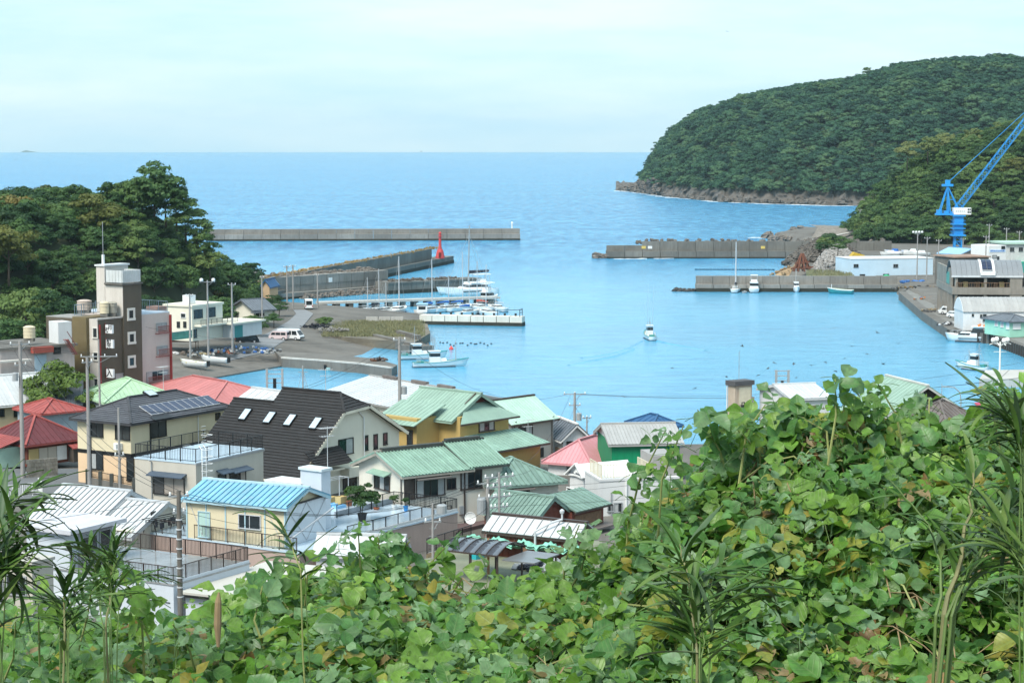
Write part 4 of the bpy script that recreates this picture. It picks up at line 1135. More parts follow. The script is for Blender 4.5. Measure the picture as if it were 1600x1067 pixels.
# ================================================================ blue jib crane
CB = mat('crane_blue', (.02,.28,.68), .45, .1, .5)
def lattice(mb, p0, p1, w0, w1, n, r, axis=None):
    p0, p1 = Vector(p0), Vector(p1); d = (p1-p0).normalized()
    up = Vector((0,1,0)) if axis is None else axis
    a = d.cross(up).normalized(); b = a.cross(d).normalized()
    def ring(t):
        w = w0 + (w1-w0)*t; c = p0.lerp(p1, t)
        return [c + a*w*sx/2 + b*w*sy/2 for sx, sy in ((-1,-1),(1,-1),(1,1),(-1,1))]
    prev = ring(0)
    for k in range(1, n+1):
        cur = ring(k/n)
        for i in range(4):
            mb.bar(prev[i], cur[i], r); mb.bar(prev[i], cur[(i+1) % 4], r*.6); mb.bar(cur[i], cur[(i+1) % 4], r*.6)
        prev = cur
cpx = D(1496, 392, 690)
t = thing('crane', 'bright blue jib crane with a white machinery cab over the harbour sheds', 'crane', (cpx.x, 690, 2.0))
k_ = 690 / F
mb = MB(); lattice(mb, (0,0,0), (0,0,6.0), 2.2, 2.2, 3, .4); mb.build('base_tower', CB, t)
mb = MB()
for z0, z1, w in ((5.8,6.3,4.6),(6.3,9.6,3.0),(8.2,8.5,4.3),(9.6,10.0,4.5),(10.0,12.6,3.0),(12.4,12.8,4.2)): mb.box(-w/2,-w/2,z0,w/2,w/2,z1)
mb.build('climbing_tower', CB, t)
mb = MB()
for z in (6.3, 10.0):
    for s in (-1,1):
        for x in (-2.1,-.7,.7,2.1): mb.bar((x,s*2.1,z),(x,s*2.1,z+1.1),.08); mb.bar((s*2.1,x,z),(s*2.1,x,z+1.1),.08)
        mb.bar((-2.1,s*2.1,z+1.1),(2.1,s*2.1,z+1.1),.09); mb.bar((s*2.1,-2.1,z+1.1),(s*2.1,2.1,z+1.1),.09)
mb.build('platform_rail', CB, t)
MB().box(-1.8,-1.6,13.0,4.0,1.6,15.3).build('machinery_cab', WHITEM, t)
for x, z in ((2.8,14.4),(2.8,13.5),(3.4,14.4),(3.4,13.5)): MB().box(x,-1.64,z,x+.45,-1.59,z+.6).build('cab_window', GLASS, t)
mb = MB()
for x, w in ((-1.2,.5),(-.5,.35),(0.1,.6),(.9,.4),(1.5,.45)): mb.box(x,-1.63,13.9,x+w,-1.6,14.35)
mb.build('cab_lettering', mat('faded_lettering', (.5,.52,.52), .6), t)
mb = MB(); mb.box(-7.6,-1.4,12.8,-.6,1.4,13.4); mb.build('counter_jib', CB, t)
mb = MB(); mb.box(-7.2,-1.1,13.4,-5.6,1.1,14.6); mb.box(-4.8,-.9,13.4,-3.4,.9,14.3); mb.box(-2.9,-.8,13.4,-2.1,.8,14.0); mb.build('winch', CB, t)
ap_ = (-3.8, 0, 22.6)
mb = MB()
for s in (-1,1):
    for p in ((-6.4,s*1.2,13.4),(-3.6,s*1.0,13.4),(-2.8,s*1.0,13.4),(0.6,s*1.2,13.6)): mb.bar(p, (ap_[0], s*.5, ap_[2]), .28)
    mb.bar((-3.2,s,18),( -1.2,s,18),.16)
mb.build('a_frame', CB, t)
mb = MB(); mb.box(-5.6,-.9,22.4,-2.0,.9,23.2); mb.box(-4.5,-.6,23.2,-3.0,.6,24.6); mb.build('head_block', CB, t)
tip = D(1640, 140, 690) - Vector(t.location)
mb = MB(); lattice(mb, (-.6,0,14.6), tip, 2.0, 1.5, 24, .15); mb.build('jib', CB, t)
mb = MB()
for s in (-.4,.4): mb.tube([(ap_[0], s, ap_[2]+1), tip], .07, 4)
mb.build('luffing_rope', CB, t)
# ================================================================ harbour buildings

g = random.Random(90); mb = MB()
for k in range(150):
    px = g.uniform(972, 1030); f = max(0, (px - 972) / 40.0); Yf = 38*F/(np.interp(px, FPX, FPY)-EY) + g.uniform(-6, 22)
    hmax = 2 + 13 * min(1, f)**1.2
    rock_into(mb, ((px-800)/F*Yf, Yf, max(.4, g.uniform(0, hmax) * g.uniform(.4, 1))), g.uniform(1.4, 3.6), g)
for k in range(160):
    px = g.uniform(1010, 1320); Yf = 38*F/(np.interp(px, FPX, FPY)-EY) + g.uniform(-3, 5)
    rock_into(mb, ((px-800)/F*Yf, Yf, g.uniform(-.6, 2.2)), g.uniform(.9, 2.6), g)
tag(mb.build('shore_rocks', ROCK), 'brown rocks piled at the foot and tip of the wooded headland', kind='stuff')
# ================================================================ houses
def clip(poly, a, b, c):
    """keep the part of a convex 2-D polygon with a*x+b*y >= c"""
    out = []
    for i in range(len(poly)):
        p, q = poly[i], poly[(i+1) % len(poly)]
        dp, dq = a*p[0]+b*p[1]-c, a*q[0]+b*q[1]-c
        if dp >= 0: out.append(p)
        if (dp >= 0) != (dq >= 0):
            t = dp / (dp - dq); out.append((p[0]+(q[0]-p[0])*t, p[1]+(q[1]-p[1])*t))
    return out
def roof_plane(parent, pts, n, m, mode='strip', th=.07, seam=(.07,.06), gap=.012, name=None, tm=None, bm=None):
    """covers a sloping plane (first edge = eave) with separate sheets or courses"""
    P = [Vector(p) for p in pts]
    s = (P[1]-P[0]).normalized(); nr = s.cross(P[-1]-P[0]).normalized()
    if nr.z < 0: nr = -nr
    t = nr.cross(s).normalized()
    if (P[-1]-P[0]).dot(t) < 0: t = -t
    q = [((p-P[0]).dot(s), (p-P[0]).dot(t)) for p in P]
    s0, s1 = min(x for x, _ in q), max(x for x, _ in q); t0, t1 = min(y for _, y in q), max(y for _, y in q)
    def at(x, y, h=0): return P[0] + s*x + t*y + nr*h
    for i in range(n):
        if mode == 'strip':
            a, b = s0+(s1-s0)*i/n, s0+(s1-s0)*(i+1)/n
            c = clip(clip(q, 1, 0, a+gap/2), -1, 0, -(b-gap/2))
        else:
            a, b = t0+(t1-t0)*i/n, t0+(t1-t0)*(i+1)/n
            c = clip(clip(q, 0, 1, a), 0, -1, -(b+.03))
        if len(c) < 3: continue
        mb = MB()
        if mode == 'strip':
            mb.extr([at(x, y) for x, y in c], -nr*th); nb = MB()
            if seam:
                ys = [y for x, y in clip(clip(q, 1, 0, a), -1, 0, -(a+seam[0])) ]
                if ys and max(ys)-min(ys) > .15: (mb if not bm else nb).bar(at(a+.03, min(ys)-.02, seam[1]/2), at(a+.03, max(ys), seam[1]/2), seam[0], seam[1])
        else:
            up = [at(x, y, .055*(1-(y-a)/(b-a))) for x, y in c]; dn = [at(x, y, -th) for x, y in c]
            k = len(c)
            mb.add(up + dn, [tuple(range(k)), tuple(range(2*k-1, k-1, -1))] + [(j, k+j, k+(j+1) % k, (j+1) % k) for j in range(k)])
        if bm and mode == 'strip' and nb.v: nb.build('batten', bm, parent)
        o = mb.build(name or ('roof_sheet' if mode == 'strip' else 'shingle_course'), m, parent)
HOUSES = {}
class House:
    """local frame: x from A towards B, y from A towards C, z up from the base"""
    def __init__(s, name, label, cat, A, Y, B, C, zb, wall=None, group=None, h=None, skew=.5, Lx=None, Wx=None):
        a = D(A[0], A[1], Y); s.zt = a.z; s.zb = zb; s.h = a.z - zb
        b = W(B[0], B[1], a.z) - a if B else None; c = W(C[0], C[1], a.z) - a if C else None
        tb = math.atan2(b.y, b.x) if b else None; tc_ = math.atan2(c.y, c.x) - math.pi/2 if c else None
        if b and c:
            d = (tc_ - tb + math.pi) % (2*math.pi) - math.pi
            wgt = c.length**2 / (b.length**2 + c.length**2)
            th = tb + d * wgt
        else: th = tb if b else tc_
        s.th = th
        u, v = Vector((math.cos(th), math.sin(th), 0)), Vector((-math.sin(th), math.cos(th), 0))
        s.L = Lx or b.dot(u); s.Wd = Wx or c.dot(v)
        s.o = Vector((a.x, a.y, zb))
        s.t = thing(name, label, cat, s.o, th, group)
        s.R = Matrix.Rotation(-th, 3, 'Z')
        if wall: s.wall(wall)
    def loc(s, p): return s.R @ (Vector(p) - s.o)
    def hit(s, px, py, p0, n):
        """where the sight line through a picture point meets a local plane"""
        o = s.loc((0,0,H)); d = s.R @ ray(px, py); n = Vector(n); p0 = Vector(p0)
        return o + d * ((p0 - o).dot(n) / d.dot(n))
    def wall(s, m, x0=0, y0=0, x1=None, y1=None, h=None, z0=0, name='wall'):
        x1 = s.L if x1 is None else x1; y1 = s.Wd if y1 is None else y1
        return MB().box(x0, y0, z0, x1, y1, s.h if h is None else h).build(name, m, s.t)
    def roofobj(s, m, mb=None): return (mb or MB()).build('roof', m, s.t)
    def gable(s, m, axis='y', rise=1.5, ov=.5, n=12, x0=0, y0=0, x1=None, y1=None, zt=None, wallm=None, trim=None, mode='strip', ridge_at=.5, n2=None, seam=(.07,.06), vov=None, sm=None, bm=None):
        x1 = s.L if x1 is None else x1; y1 = s.Wd if y1 is None else y1; z = s.h if zt is None else zt
        vo = ov if vov is None else vov
        trim = trim or m
        if axis == 'y': f = lambda a, b, c: (x0 + a, y0 + b, c); w, l = x1-x0, y1-y0
        else: f = lambda a, b, c: (x0 + b, y0 + a, c); w, l = y1-y0, x1-x0
        r = w * ridge_at
        k0, k1 = rise / r, rise / (w - r)
        if wallm:
            for b0, b1 in ((.03,.2),(l-.2,l-.03)):
                MB().extr([f(0,b0,z), f(w,b0,z), f(r,b0,z+rise-.02)], Vector(f(0,b1,0))-Vector(f(0,b0,0))).build('gable_wall', wallm, s.t)
        mb = MB()
        mb.bar(f(r,-vo-.03,z+rise+.09), f(r,l+vo+.03,z+rise+.09), .3, .16)
        for b in (-vo+.05, l+vo-.05):
            mb.bar(f(-ov,b,z-ov*k0-.13), f(r,b,z+rise-.13), .07, .2); mb.bar(f(w+ov,b,z-ov*k1-.13), f(r,b,z+rise-.13), .07, .2)
        mb.bar(f(-ov+.02,-vo,z-ov*k0-.12), f(-ov+.02,l+vo,z-ov*k0-.12), .08, .14); mb.bar(f(w+ov-.02,-vo,z-ov*k1-.12), f(w+ov-.02,l+vo,z-ov*k1-.12), .08, .14)
        ro = s.roofobj(trim, mb)
        zz = .05
        roof_plane(ro, [f(-ov,-vo,z-ov*k0+zz), f(-ov,l+vo,z-ov*k0+zz), f(r,l+vo,z+rise+zz), f(r,-vo,z+rise+zz)], n, sm or m, mode, seam=seam, bm=bm)
        roof_plane(ro, [f(w+ov,-vo,z-ov*k1+zz), f(w+ov,l+vo,z-ov*k1+zz), f(r,l+vo,z+rise+zz), f(r,-vo,z+rise+zz)], n2 or n, sm or m, mode, seam=seam, bm=bm)
        return ro
    def hip(s, m, rise=1.5, ov=.5, n=(8,8), mode='strip', x0=0, y0=0, x1=None, y1=None, zt=None, trim=None, seam=(.07,.06), inset=None):
        x1 = s.L if x1 is None else x1; y1 = s.Wd if y1 is None else y1; z = s.h if zt is None else zt
        x0 -= ov; y0 -= ov; x1 += ov; y1 += ov; z0 = z - .05; zr = z + rise
        w, l = x1-x0, y1-y0
        i_ = inset or min(w, l)/2
        if w >= l: r0, r1 = (x0+i_, (y0+y1)/2, zr), (x1-i_, (y0+y1)/2, zr)
        else: r0, r1 = ((x0+x1)/2, y0+i_, zr), ((x0+x1)/2, y1-i_, zr)
        a, b, c, d = (x0,y0,z0), (x1,y0,z0), (x1,y1,z0), (x0,y1,z0)
        mb = MB()
        mb.bar(Vector(r0)+Vector((0,0,.09)), Vector(r1)+Vector((0,0,.09)), .26, .14)
        up = Vector((0,0,.07))
        for p, q in (((a,r0),(b,r1),(c,r1),(d,r0)) if w >= l else ((a,r0),(b,r0),(c,r1),(d,r1))): mb.bar(Vector(p)+up, Vector(q)+up, .22, .12)
        for p, q in ((a,b),(b,c),(c,d),(d,a)): mb.bar(Vector(p)-Vector((0,0,.12)), Vector(q)-Vector((0,0,.12)), .1, .16)
        mb.box(x0+.06,y0+.06,z0-.14,x1-.06,y1-.06,z0-.1)
        ro = s.roofobj(trim or m, mb)
        if w >= l: pl = [([a,b,r1,r0],n[0]), ([b,c,r1],n[1]), ([c,d,r0,r1],n[0]), ([d,a,r0],n[1])]
        else: pl = [([a,b,r0],n[0]), ([b,c,r1,r0],n[1]), ([c,d,r1],n[0]), ([d,a,r0,r1],n[1])]
        for pts, k in pl: roof_plane(ro, pts, k, m, mode, seam=seam)
        return ro
    def flat(s, m, ov=.15, th=.25, name='roof', para=0, pm=None):
        o = MB().box(-ov,-ov,s.h,s.L+ov,s.Wd+ov,s.h+th).build(name, m, s.t)
        if para:
            mb = MB(); w = .18; z = s.h+th
            mb.box(-ov,-ov,z,s.L+ov,-ov+w,z+para); mb.box(-ov,s.Wd+ov-w,z,s.L+ov,s.Wd+ov,z+para); mb.box(-ov,-ov+w,z,-ov+w,s.Wd+ov-w,z+para); mb.box(s.L+ov-w,-ov+w,z,s.L+ov,s.Wd+ov-w,z+para)
            mb.build('parapet', pm or m, s.t)
        return o
    def face(s, f, off=0):
        """(map(s,z,out) -> local point) for a wall face"""
        if f == 'f': return (lambda a, z, o: (a, -o - off, z)), (0, -off, 0), (0, -1, 0)
        if f == 'l': return (lambda a, z, o: (-o - off, a, z)), (-off, 0, 0), (-1, 0, 0)
        if f == 'r': return (lambda a, z, o: (s.L + o + off, a, z)), (s.L + off, 0, 0), (1, 0, 0)
    def win(s, f, box, kind='slide', off=0, fm=BLACKM, n=2, pm=None, name='window', fw=.07, hood=None, label=None):
        g, p0, nn = s.face(f, off)
        k = 0 if f == 'f' else 1
        a = s.hit(box[0], box[1], p0, nn); b = s.hit(box[2], box[3], p0, nn)
        # use the middle heights so that slanting edges average out
        s0, s1 = sorted((a[k], b[k]))
        cx, cyt, cyb = (box[0]+box[2])/2, box[1], box[3]
        z1 = s.hit(cx, cyt, p0, nn).z; z0 = s.hit(cx, cyb, p0, nn).z
        return s.winl(f, s0, s1, z0, z1, kind, off, fm, n, pm, name, fw, hood, label)
    def winl(s, f, s0, s1, z0, z1, kind='slide', off=0, fm=BLACKM, n=2, pm=None, name='window', fw=.07, hood=None, label=None):
        g, p0, nn = s.face(f, off)
        def bx(mb, a0, c0, a1, c1, o0, o1):
            P = [g(a0,c0,o0), g(a1,c1,o1)]
            lo = [min(P[0][i], P[1][i]) for i in range(3)]; hi = [max(P[0][i], P[1][i]) for i in range(3)]
            return mb.box(*lo, *hi)
        mb = MB()
        bx(mb, s0-fw, z1, s1+fw, z1+fw, .003, .10); bx(mb, s0-fw-.02, z0-fw, s1+fw+.02, z0, .003, .14)
        bx(mb, s0-fw, z0, s0, z1, .003, .09); bx(mb, s1, z0, s1+fw, z1, .003, .09)
        for i in range(1, n):
            c = s0 + (s1-s0)*i/n; bx(mb, c-.025, z0, c+.025, z1, .003, .07)
        w = mb.build(name, fm, s.t)
        if label: w['label'] = label
        for i in range(n):
            a0, a1 = s0+(s1-s0)*i/n, s0+(s1-s0)*(i+1)/n
            pmx = pm[i % len(pm)] if isinstance(pm, (list, tuple)) else (pm or GLASS)
            o = MB(); bx(o, a0+.026, z0+.002, a1-.026, z1-.002, .004, .035 if i % 2 else .05)
            o.build('pane' if kind != 'shutter' else 'shutter', pmx, w)
        if hood:
            o = MB()
            A0, A1, B1, B0 = g(s0-.3,z1+.45,.01), g(s1+.3,z1+.45,.01), g(s1+.3,z1+.2,.75), g(s0-.3,z1+.2,.75)
            o.extr([A0, A1, B1, B0], (0,0,-.08)); o.build('window_hood', hood, s.t)
        return w
    def rail(s, pts, h=1.1, m=BLACKM, sp=1.6, bs=.14, z=None, name='railing', bw=.022):
        """railing: posts and bars; balusters joined"""
        z = s.h if z is None else z
        return railing(s.t, [(x, y, z) for x, y in pts], h, m, sp, bs, name, bw)
    def ac(s, f, a, z=.3):
        g, p0, nn = s.face(f); P, Q = g(a, z, .06), g(a+.85, z+.62, .38)
        lo = [min(P[i], Q[i]) for i in range(3)]; hi = [max(P[i], Q[i]) for i in range(3)]
        o = MB().box(*lo, *hi).build('air_conditioner', WHITEM, s.t)
        c = g(a+.33, z+.31, .385); k = 1 if f == 'f' else 0
        d = [.22, .22, .22]; d[k] = .006; MB().box(*[c[i]-d[i] for i in range(3)], *[c[i]+d[i] for i in range(3)]).build('fan_grille', GREYM, o)
    def pipe(s, f, a, m=None, z0=0, z1=None):
        g, p0, nn = s.face(f); z1 = s.h-.1 if z1 is None else z1
        MB().tube([g(a, z0, .1), g(a, z1, .1), g(a, z1+.12, .4)], .05, 6).build('downpipe', m or BROWNM, s.t)
    def box(s, name, m, *b): return MB().box(*b).build(name, m, s.t)
def railing(parent, pts, h=1.1, m=BLACKM, sp=1.6, bs=.14, name='railing', bw=.022, closed=False):
    P = [Vector(p) for p in pts]
    up = Vector((0,0,1))
    mb = MB(); posts = []; ba = MB()
    for a, b in zip(P, P[1:]):
        mb.bar(a+up*h, b+up*h, .055, .05); mb.bar(a+up*.12, b+up*.12, .04, .04)
        L = (b-a).length; n = max(1, round(L/sp))
        for i in range(n + 1): posts.append(a.lerp(b, i/n))
        k = max(2, int(L/bs))
        for i in range(1, k): p = a.lerp(b, i/k); ba.bar(p+up*.13, p+up*(h-.03), bw)
    r = mb.build(name, m, parent)
    me = MB().box(-.03,-.03,-.02,.03,.03,h+.02).mesh('post', m)
    seen = []
    for p in posts:
        if any((p-q).length < .1 for q in seen): continue
        seen.append(p); link('post', me, r, p)
    tag(ba.build('balusters', m, r), kind='stuff')
    return r
def antenna(parent_loc, label, h=3.0, rz=0.3, z=None, m=ALU):
    t = thing('tv_aerial', label, 'aerial', parent_loc, rz)
    MB().tube([(0,0,0),(0,0,h)], .03, 5).build('mast', m, t)
    for zz, l, n, e in ((h-.1,1.5,9,.5),(h-.75,1.1,6,.35)):
        mb = MB(); mb.bar((-l/2,0,zz),(l/2,0,zz),.035)
        for i in range(n): x = -l/2 + l*i/(n-1); mb.bar((x,-e*(1-.4*i/n),zz),(x,e*(1-.4*i/n),zz),.022)
        mb.build('yagi', m, t)
    return t
def dish(parent_loc, label, rz, s=.38):
    t = thing('satellite_dish', label, 'satellite dish', parent_loc, rz)
    mb = MB(); mb.lathe([(.03,0),(s*.5,.03),(s*.85,.1),(s,.17),(s*.97,.19),(s*.8,.12),(.03,.03)], 14)
    mb.v = [(x, -z - .15, y + .55) for x, y, z in mb.v]
    mb.build('reflector', WHITEM, t); MB().bar((0,0,-.1),(0,0,.55),.05).bar((0,-.1,.3),(0,-.7,.4),.03).build('bracket', GREYM, t)
    return t
# ---- materials of walls and roofs
CREAM = mat('cream_siding', (.66,.58,.40), .75, .05, .5, stain=.12, stcol=(.4,.36,.27), bump=.1, bscale=6)
PEACH = mat('peach_siding', (.70,.50,.32), .75, .05, .5, stain=.1, stcol=(.42,.32,.22))
GREIGE = mat('greige_wall', (.47,.44,.38), .8, .05, .4, stain=.25, stcol=(.3,.28,.24))
OFFW = mat('offwhite_stucco', (.66,.63,.55), .85, .06, .5, stain=.22, stcol=(.42,.39,.33))
CREAMW = mat('pale_cream_wall', (.70,.67,.56), .8, .04, .4, stain=.15, stcol=(.48,.45,.37))
OCHRE = mat('ochre_wall', (.44,.315,.115), .85, .07, .4, stain=.25, stcol=(.3,.2,.08))
WSTUC = mat('white_stucco', (.62,.63,.63), .85, .05, .4, stain=.3, stcol=(.42,.43,.43))
BLUEW = mat('bluish_white_wall', (.54,.59,.645), .8, .05, .3, stain=.25, stcol=(.4,.44,.48))
PINKW = mat('dusty_pink_wall', (.42,.32,.28), .85, .07, .4, stain=.35, stcol=(.26,.2,.18))
GREYW = mat('greige_render', (.45,.43,.39), .85, .05, .5, stain=.2, stcol=(.3,.29,.26))
DKWOOD = mat('dark_boards', (.075,.06,.05), .85, .3, 2)
BRICKR = mat('red_brown_boards', (.15,.045,.03), .8, .3, 2, stain=.3, stcol=(.07,.03,.02))
R_BLK = mat('black_shingle', (.022,.020,.020), .6, .25, 1.5, bump=.3, bscale=18, rnd=.14)
R_GREY = mat('grey_slate_roof', (.085,.088,.1), .55, .2, 1.5, bump=.2, bscale=18, rnd=.12)
R_GREEN = mat('verdigris_roof', (.24,.37,.30), .6, .14, .8, stain=.6, stcol=(.15,.26,.21), rnd=.1)
R_GREEN2 = mat('dull_green_roof', (.17,.26,.22), .6, .16, .8, stain=.5, stcol=(.10,.165,.14), rnd=.14)
R_SAGE = mat('sage_roof', (.25,.365,.295), .6, .1, .6, stain=.25, stcol=(.14,.25,.2), rnd=.05)
R_MINT = mat('mint_roof', (.40,.56,.47), .6, .08, .6, stain=.35, stcol=(.26,.45,.36), rnd=.04)
R_LGREEN = mat('light_green_roof', (.36,.51,.34), .55, .1, .6, stain=.3, stcol=(.22,.36,.2), rnd=.06)
R_WHITE = mat('white_tin_roof', (.52,.54,.55), .45, .08, .6, stain=.35, stcol=(.34,.34,.34), rnd=.05)
R_WGREY = mat('pale_grey_tin_roof', (.36,.36,.35), .45, .08, .6, stain=.35, stcol=(.3,.29,.28), rnd=.06)
R_BLUE = mat('sky_blue_roof', (.17,.39,.53), .55, .14, .8, stain=.5, stcol=(.36,.36,.33), rnd=.08)
R_PINK = mat('salmon_red_roof', (.46,.17,.165), .65, .1, .5, stain=.5, stcol=(.34,.13,.12), rnd=.06)
R_PINKL = mat('faded_salmon_roof', (.62,.16,.17), .6, .06, .5)
R_ROSE = mat('rose_roof', (.56,.25,.27), .6, .06, .5, stain=.2, stcol=(.45,.17,.19), rnd=.05)
R_RED = mat('red_tin_roof', (.32,.075,.065), .6, .18, .6, stain=.55, stcol=(.22,.03,.03), rnd=.08)
R_MAROON = mat('maroon_roof', (.12,.028,.032), .6, .2, .8, stain=.4, stcol=(.06,.02,.022), rnd=.1)
R_TILE = mat('grey_tile_roof', (.12,.135,.155), .45, .15, 1, rnd=.1)
R_BROWN = mat('brown_grey_roof', (.14,.12,.11), .6, .2, 1, rnd=.1)
R_DKBLUE = mat('dark_blue_roof', (.03,.1,.22), .5, .1)
DECKB = mat('wet_blue_deck', (.48,.60,.70), .16, .08, .35, stain=.3, stcol=(.36,.46,.54), streak=False, spec=.5)
DECKG = mat('wet_grey_deck', (.27,.28,.285), .14, .25, .5, stain=.5, stcol=(.16,.16,.16), streak=False, spec=.5)
SHUT = mat('shutter_board', (.34,.30,.26), .6, .08, 1)
NAVY = mat('slate_blue_hood', (.06,.085,.12), .5, .15)
SOLAR = mat('solar_cell', (.025,.035,.075), .12, .15, .5, spec=.6)
SKYL = mat('skylight_glass', (.45,.55,.62), .05, .1, spec=.8)
# ---------------------------------------------------------------- 1 cream house with solar panels
h = House('solar_house', 'two-storey cream and peach house with solar panels on its grey hipped roof', 'house', (204,660), 190, (348,635), (128,651), 6.0)
mid = h.h * .47
h.wall(PEACH, h=mid); h.wall(CREAM, z0=mid+.35, h=h.h); h.box('band', BLACKM, -.04,-.04,mid,h.L+.04,h.Wd+.04,mid+.35)
ro = h.hip(R_GREY, 1.75, .55, (14,14), 'course', trim=mat('dark_grey_trim', (.05,.05,.055), .6))
h.win('l', (141,657,161,681)); h.win('l', (181,660,203,686), pm=mat('dark_screen_glass', (.04,.045,.045), .25)); h.win('l', (141,706,161,732), pm=(GLASS, CURT)); h.win('f', (236,656,259,682), n=2, hood=BLACKM); h.win('f', (337,646,343,655), n=1)
h.win('l', (199,715,209,750), n=1, name='door'); h.ac('l', 1.0, 3.6); h.ac('f', 7.2, 2.6); h.pipe('f', 9.5, WHITEM); h.pipe('l', 5.0)
# panels on the roof plane facing the viewer's side
ov = .55; w_, l_ = h.L+2*ov, h.Wd+2*ov; i_ = min(w_, l_)/2
e0, e1, rr = Vector((-ov,-ov,h.h-.05)), Vector((h.L+ov,-ov,h.h-.05)), Vector((-ov+i_, h.Wd/2, h.h+1.75))
nr = (e1-e0).cross(rr-e0).normalized(); up = (nr.cross(Vector((1,0,0)))).normalized()
k0, k1 = h.hit(218,640,e0,nr), h.hit(344,632,e0,nr)
kx0, kx1 = k0.x + .3, k1.x
for i in range(10):
    x0 = kx0 + (kx1-kx0)*i/10; x1 = kx0 + (kx1-kx0)*(i+.95)/10
    base = e0 + up*.75
    c = [Vector((x0,0,0))+Vector((0,base.y,base.z)), Vector((x1,0,0))+Vector((0,base.y,base.z))]
    q = [c[0]+nr*.14, c[1]+nr*.14, c[1]+up*1.75+nr*.14, c[0]+up*1.75+nr*.14]
    f = MB().extr(q, -nr*.07).build('solar_panel', ALU, ro)
    g_ = [p + (q[2]-p)*.05*0 for p in q]
    cen = sum(q, Vector())/4
    MBp = MB().extr([cen+(p-cen)*.94+nr*.012 for p in q], -nr*.02); MBp.v = MBp.v
    MBp.build('solar_cell', SOLAR, ro)
pk = h.hit(242,620,e0,nr)
mb = MB(); q = [pk+Vector((-.8,0,0))+nr*.2, pk+Vector((.5,0,0))+nr*.2, pk+Vector((.5,0,0))+up*1.0+nr*.2, pk+Vector((-.8,0,0))+up*1.0+nr*.2]
mb.extr(q, -nr*.2).build('skylight', BLACKM, ro); cen = sum(q, Vector())/4
MB().extr([cen+(p-cen)*.85+nr*.02 for p in q], -nr*.03).build('skylight_glass', SKYL, ro)
h.box('downpipe', BLACKM, 2.6,-.12,0,2.72,-.01,h.h-.1)
# ---------------------------------------------------------------- 2 greige flat-roofed house with blue roof deck
h = House('flat_roofed_house', 'greige flat-roofed house with black railings round a pale blue roof terrace', 'house', (306,725), 168, (411,702), (211,716), 6.0, GREIGE)
h.flat(DECKB, .05, .1); h.rail([(.05,h.Wd-.05),(.05,.05),(h.L-.05,.05),(h.L-.05,h.Wd-.05),(.05,h.Wd-.05)], 1.15, z=h.h+.1, bs=.17)
h.box('coping', mat('grey_coping', (.3,.3,.3), .7), -.1,-.1,h.h-.12,h.L+.1,-.002,h.h+.06)
h.win('l', (241,746,288,772), 'shutter', pm=[SHUT, SHUT, mat('dark_shutter', (.06,.06,.06), .6)], n=3, hood=NAVY)
h.win('f', (359,738,383,758), n=3, pm=[GLASS, GLASS, SHUT], hood=NAVY); h.win('f', (341,741,352,750), n=1, hood=NAVY)
h.ac('f', 1.0, .4); h.pipe('l', 4.6, GREYM); h.box('wall_lamp', WHITEM, 2.3,-.2,h.h-1.7,2.5,-.02,h.h-1.5)
mb = MB()
for s in (-.35,.35): mb.tube([(.2+s*.0+.55*(s>0),-.5,2.5),(.2+.55*(s>0),-.5,h.h+1.2),(.2+.55*(s>0),-.2,h.h+1.5)], .04, 5)
for k in range(22): mb.bar((.2,-.5,2.6+k*.3),(.75,-.5,2.6+k*.3),.03)
for k in range(8): mb.tube([(.1,-.5,4+k*.6),(.15,-1.1,4+k*.6),(.5,-1.25,4+k*.6),(.85,-1.1,4+k*.6),(.9,-.5,4+k*.6)], .022, 4)
mb.build('cage_ladder', WHITEM, h.t)
# ---------------------------------------------------------------- 3 large house with black shingle roof
h = House('black_roofed_house', 'big cream house with a steep black shingle roof and four skylights', 'house', (466,743), 183, (478,738), (300,723), 5.8, None, Lx=15.4, Wx=13.2)
u0, ur, u1 = 0.0, 7.9, 15.4; ze = h.h; zr = ze + 6.6; z2 = ze + 2.5
vm, vE, uL = 8.3, 13.2, 6.5
sl_ = (zr-ze)/ur
wm = CREAMW
# gable wall and body
MB().extr([(0.45,.15,0),(u1-.3,.15,0),(u1-.3,.15,z2-.1),(ur+2.2,.15,zr-1.45),(ur-1.7,.15,zr-1.45),(0.45,.15,ze+.25)], (0,.3,0)).build('gable_wall', wm, h.t)
MB().extr([(0.45,vE-.3,0),(u1-.3,vE-.3,0),(u1-.3,vE-.3,z2-.1),(uL,vE-.3,ze+sl_*uL-.15),(0.45,vE-.3,ze+.25)], (0,.2,0)).build('gable_wall', wm, h.t)
MB().box(.45,.45,0,.75,vE-.3,ze+.25).build('wall', wm, h.t); MB().box(u1-.6,.45,0,u1-.3,vE-.3,z2-.1).build('wall', wm, h.t)
mb = MB()
mb.bar((ur,1.5,zr+.08),(ur,vm+.3,zr+.08),.3,.16); mb.bar((ur,1.5,zr+.06),(ur-1.75,-.4,zr-1.5),.24,.12); mb.bar((ur,1.5,zr+.06),(ur+2.1,-.4,zr-1.3),.24,.12); mb.bar((uL,vm+.2,ze+sl_*uL+.06),(uL,vE+.4,ze+sl_*uL+.06),.25,.14)
ro = h.roofobj(R_BLK, mb)
e = -.6
roof_plane(ro, [(e,-.4,ze+e*sl_),(e,vE+.4,ze+e*sl_),(uL,vE+.4,ze+sl_*uL),(uL,vm+.3,ze+sl_*uL),(ur-1.75,vm+.3,zr-1.75*sl_),(ur-1.75,-.4,zr-1.75*sl_)], 26, R_BLK, 'course')
roof_plane(ro, [(ur-1.75,-.4,zr-1.75*sl_),(ur-1.75,vm+.3,zr-1.75*sl_),(ur,vm+.3,zr),(ur,1.5,zr)], 6, R_BLK, 'course')
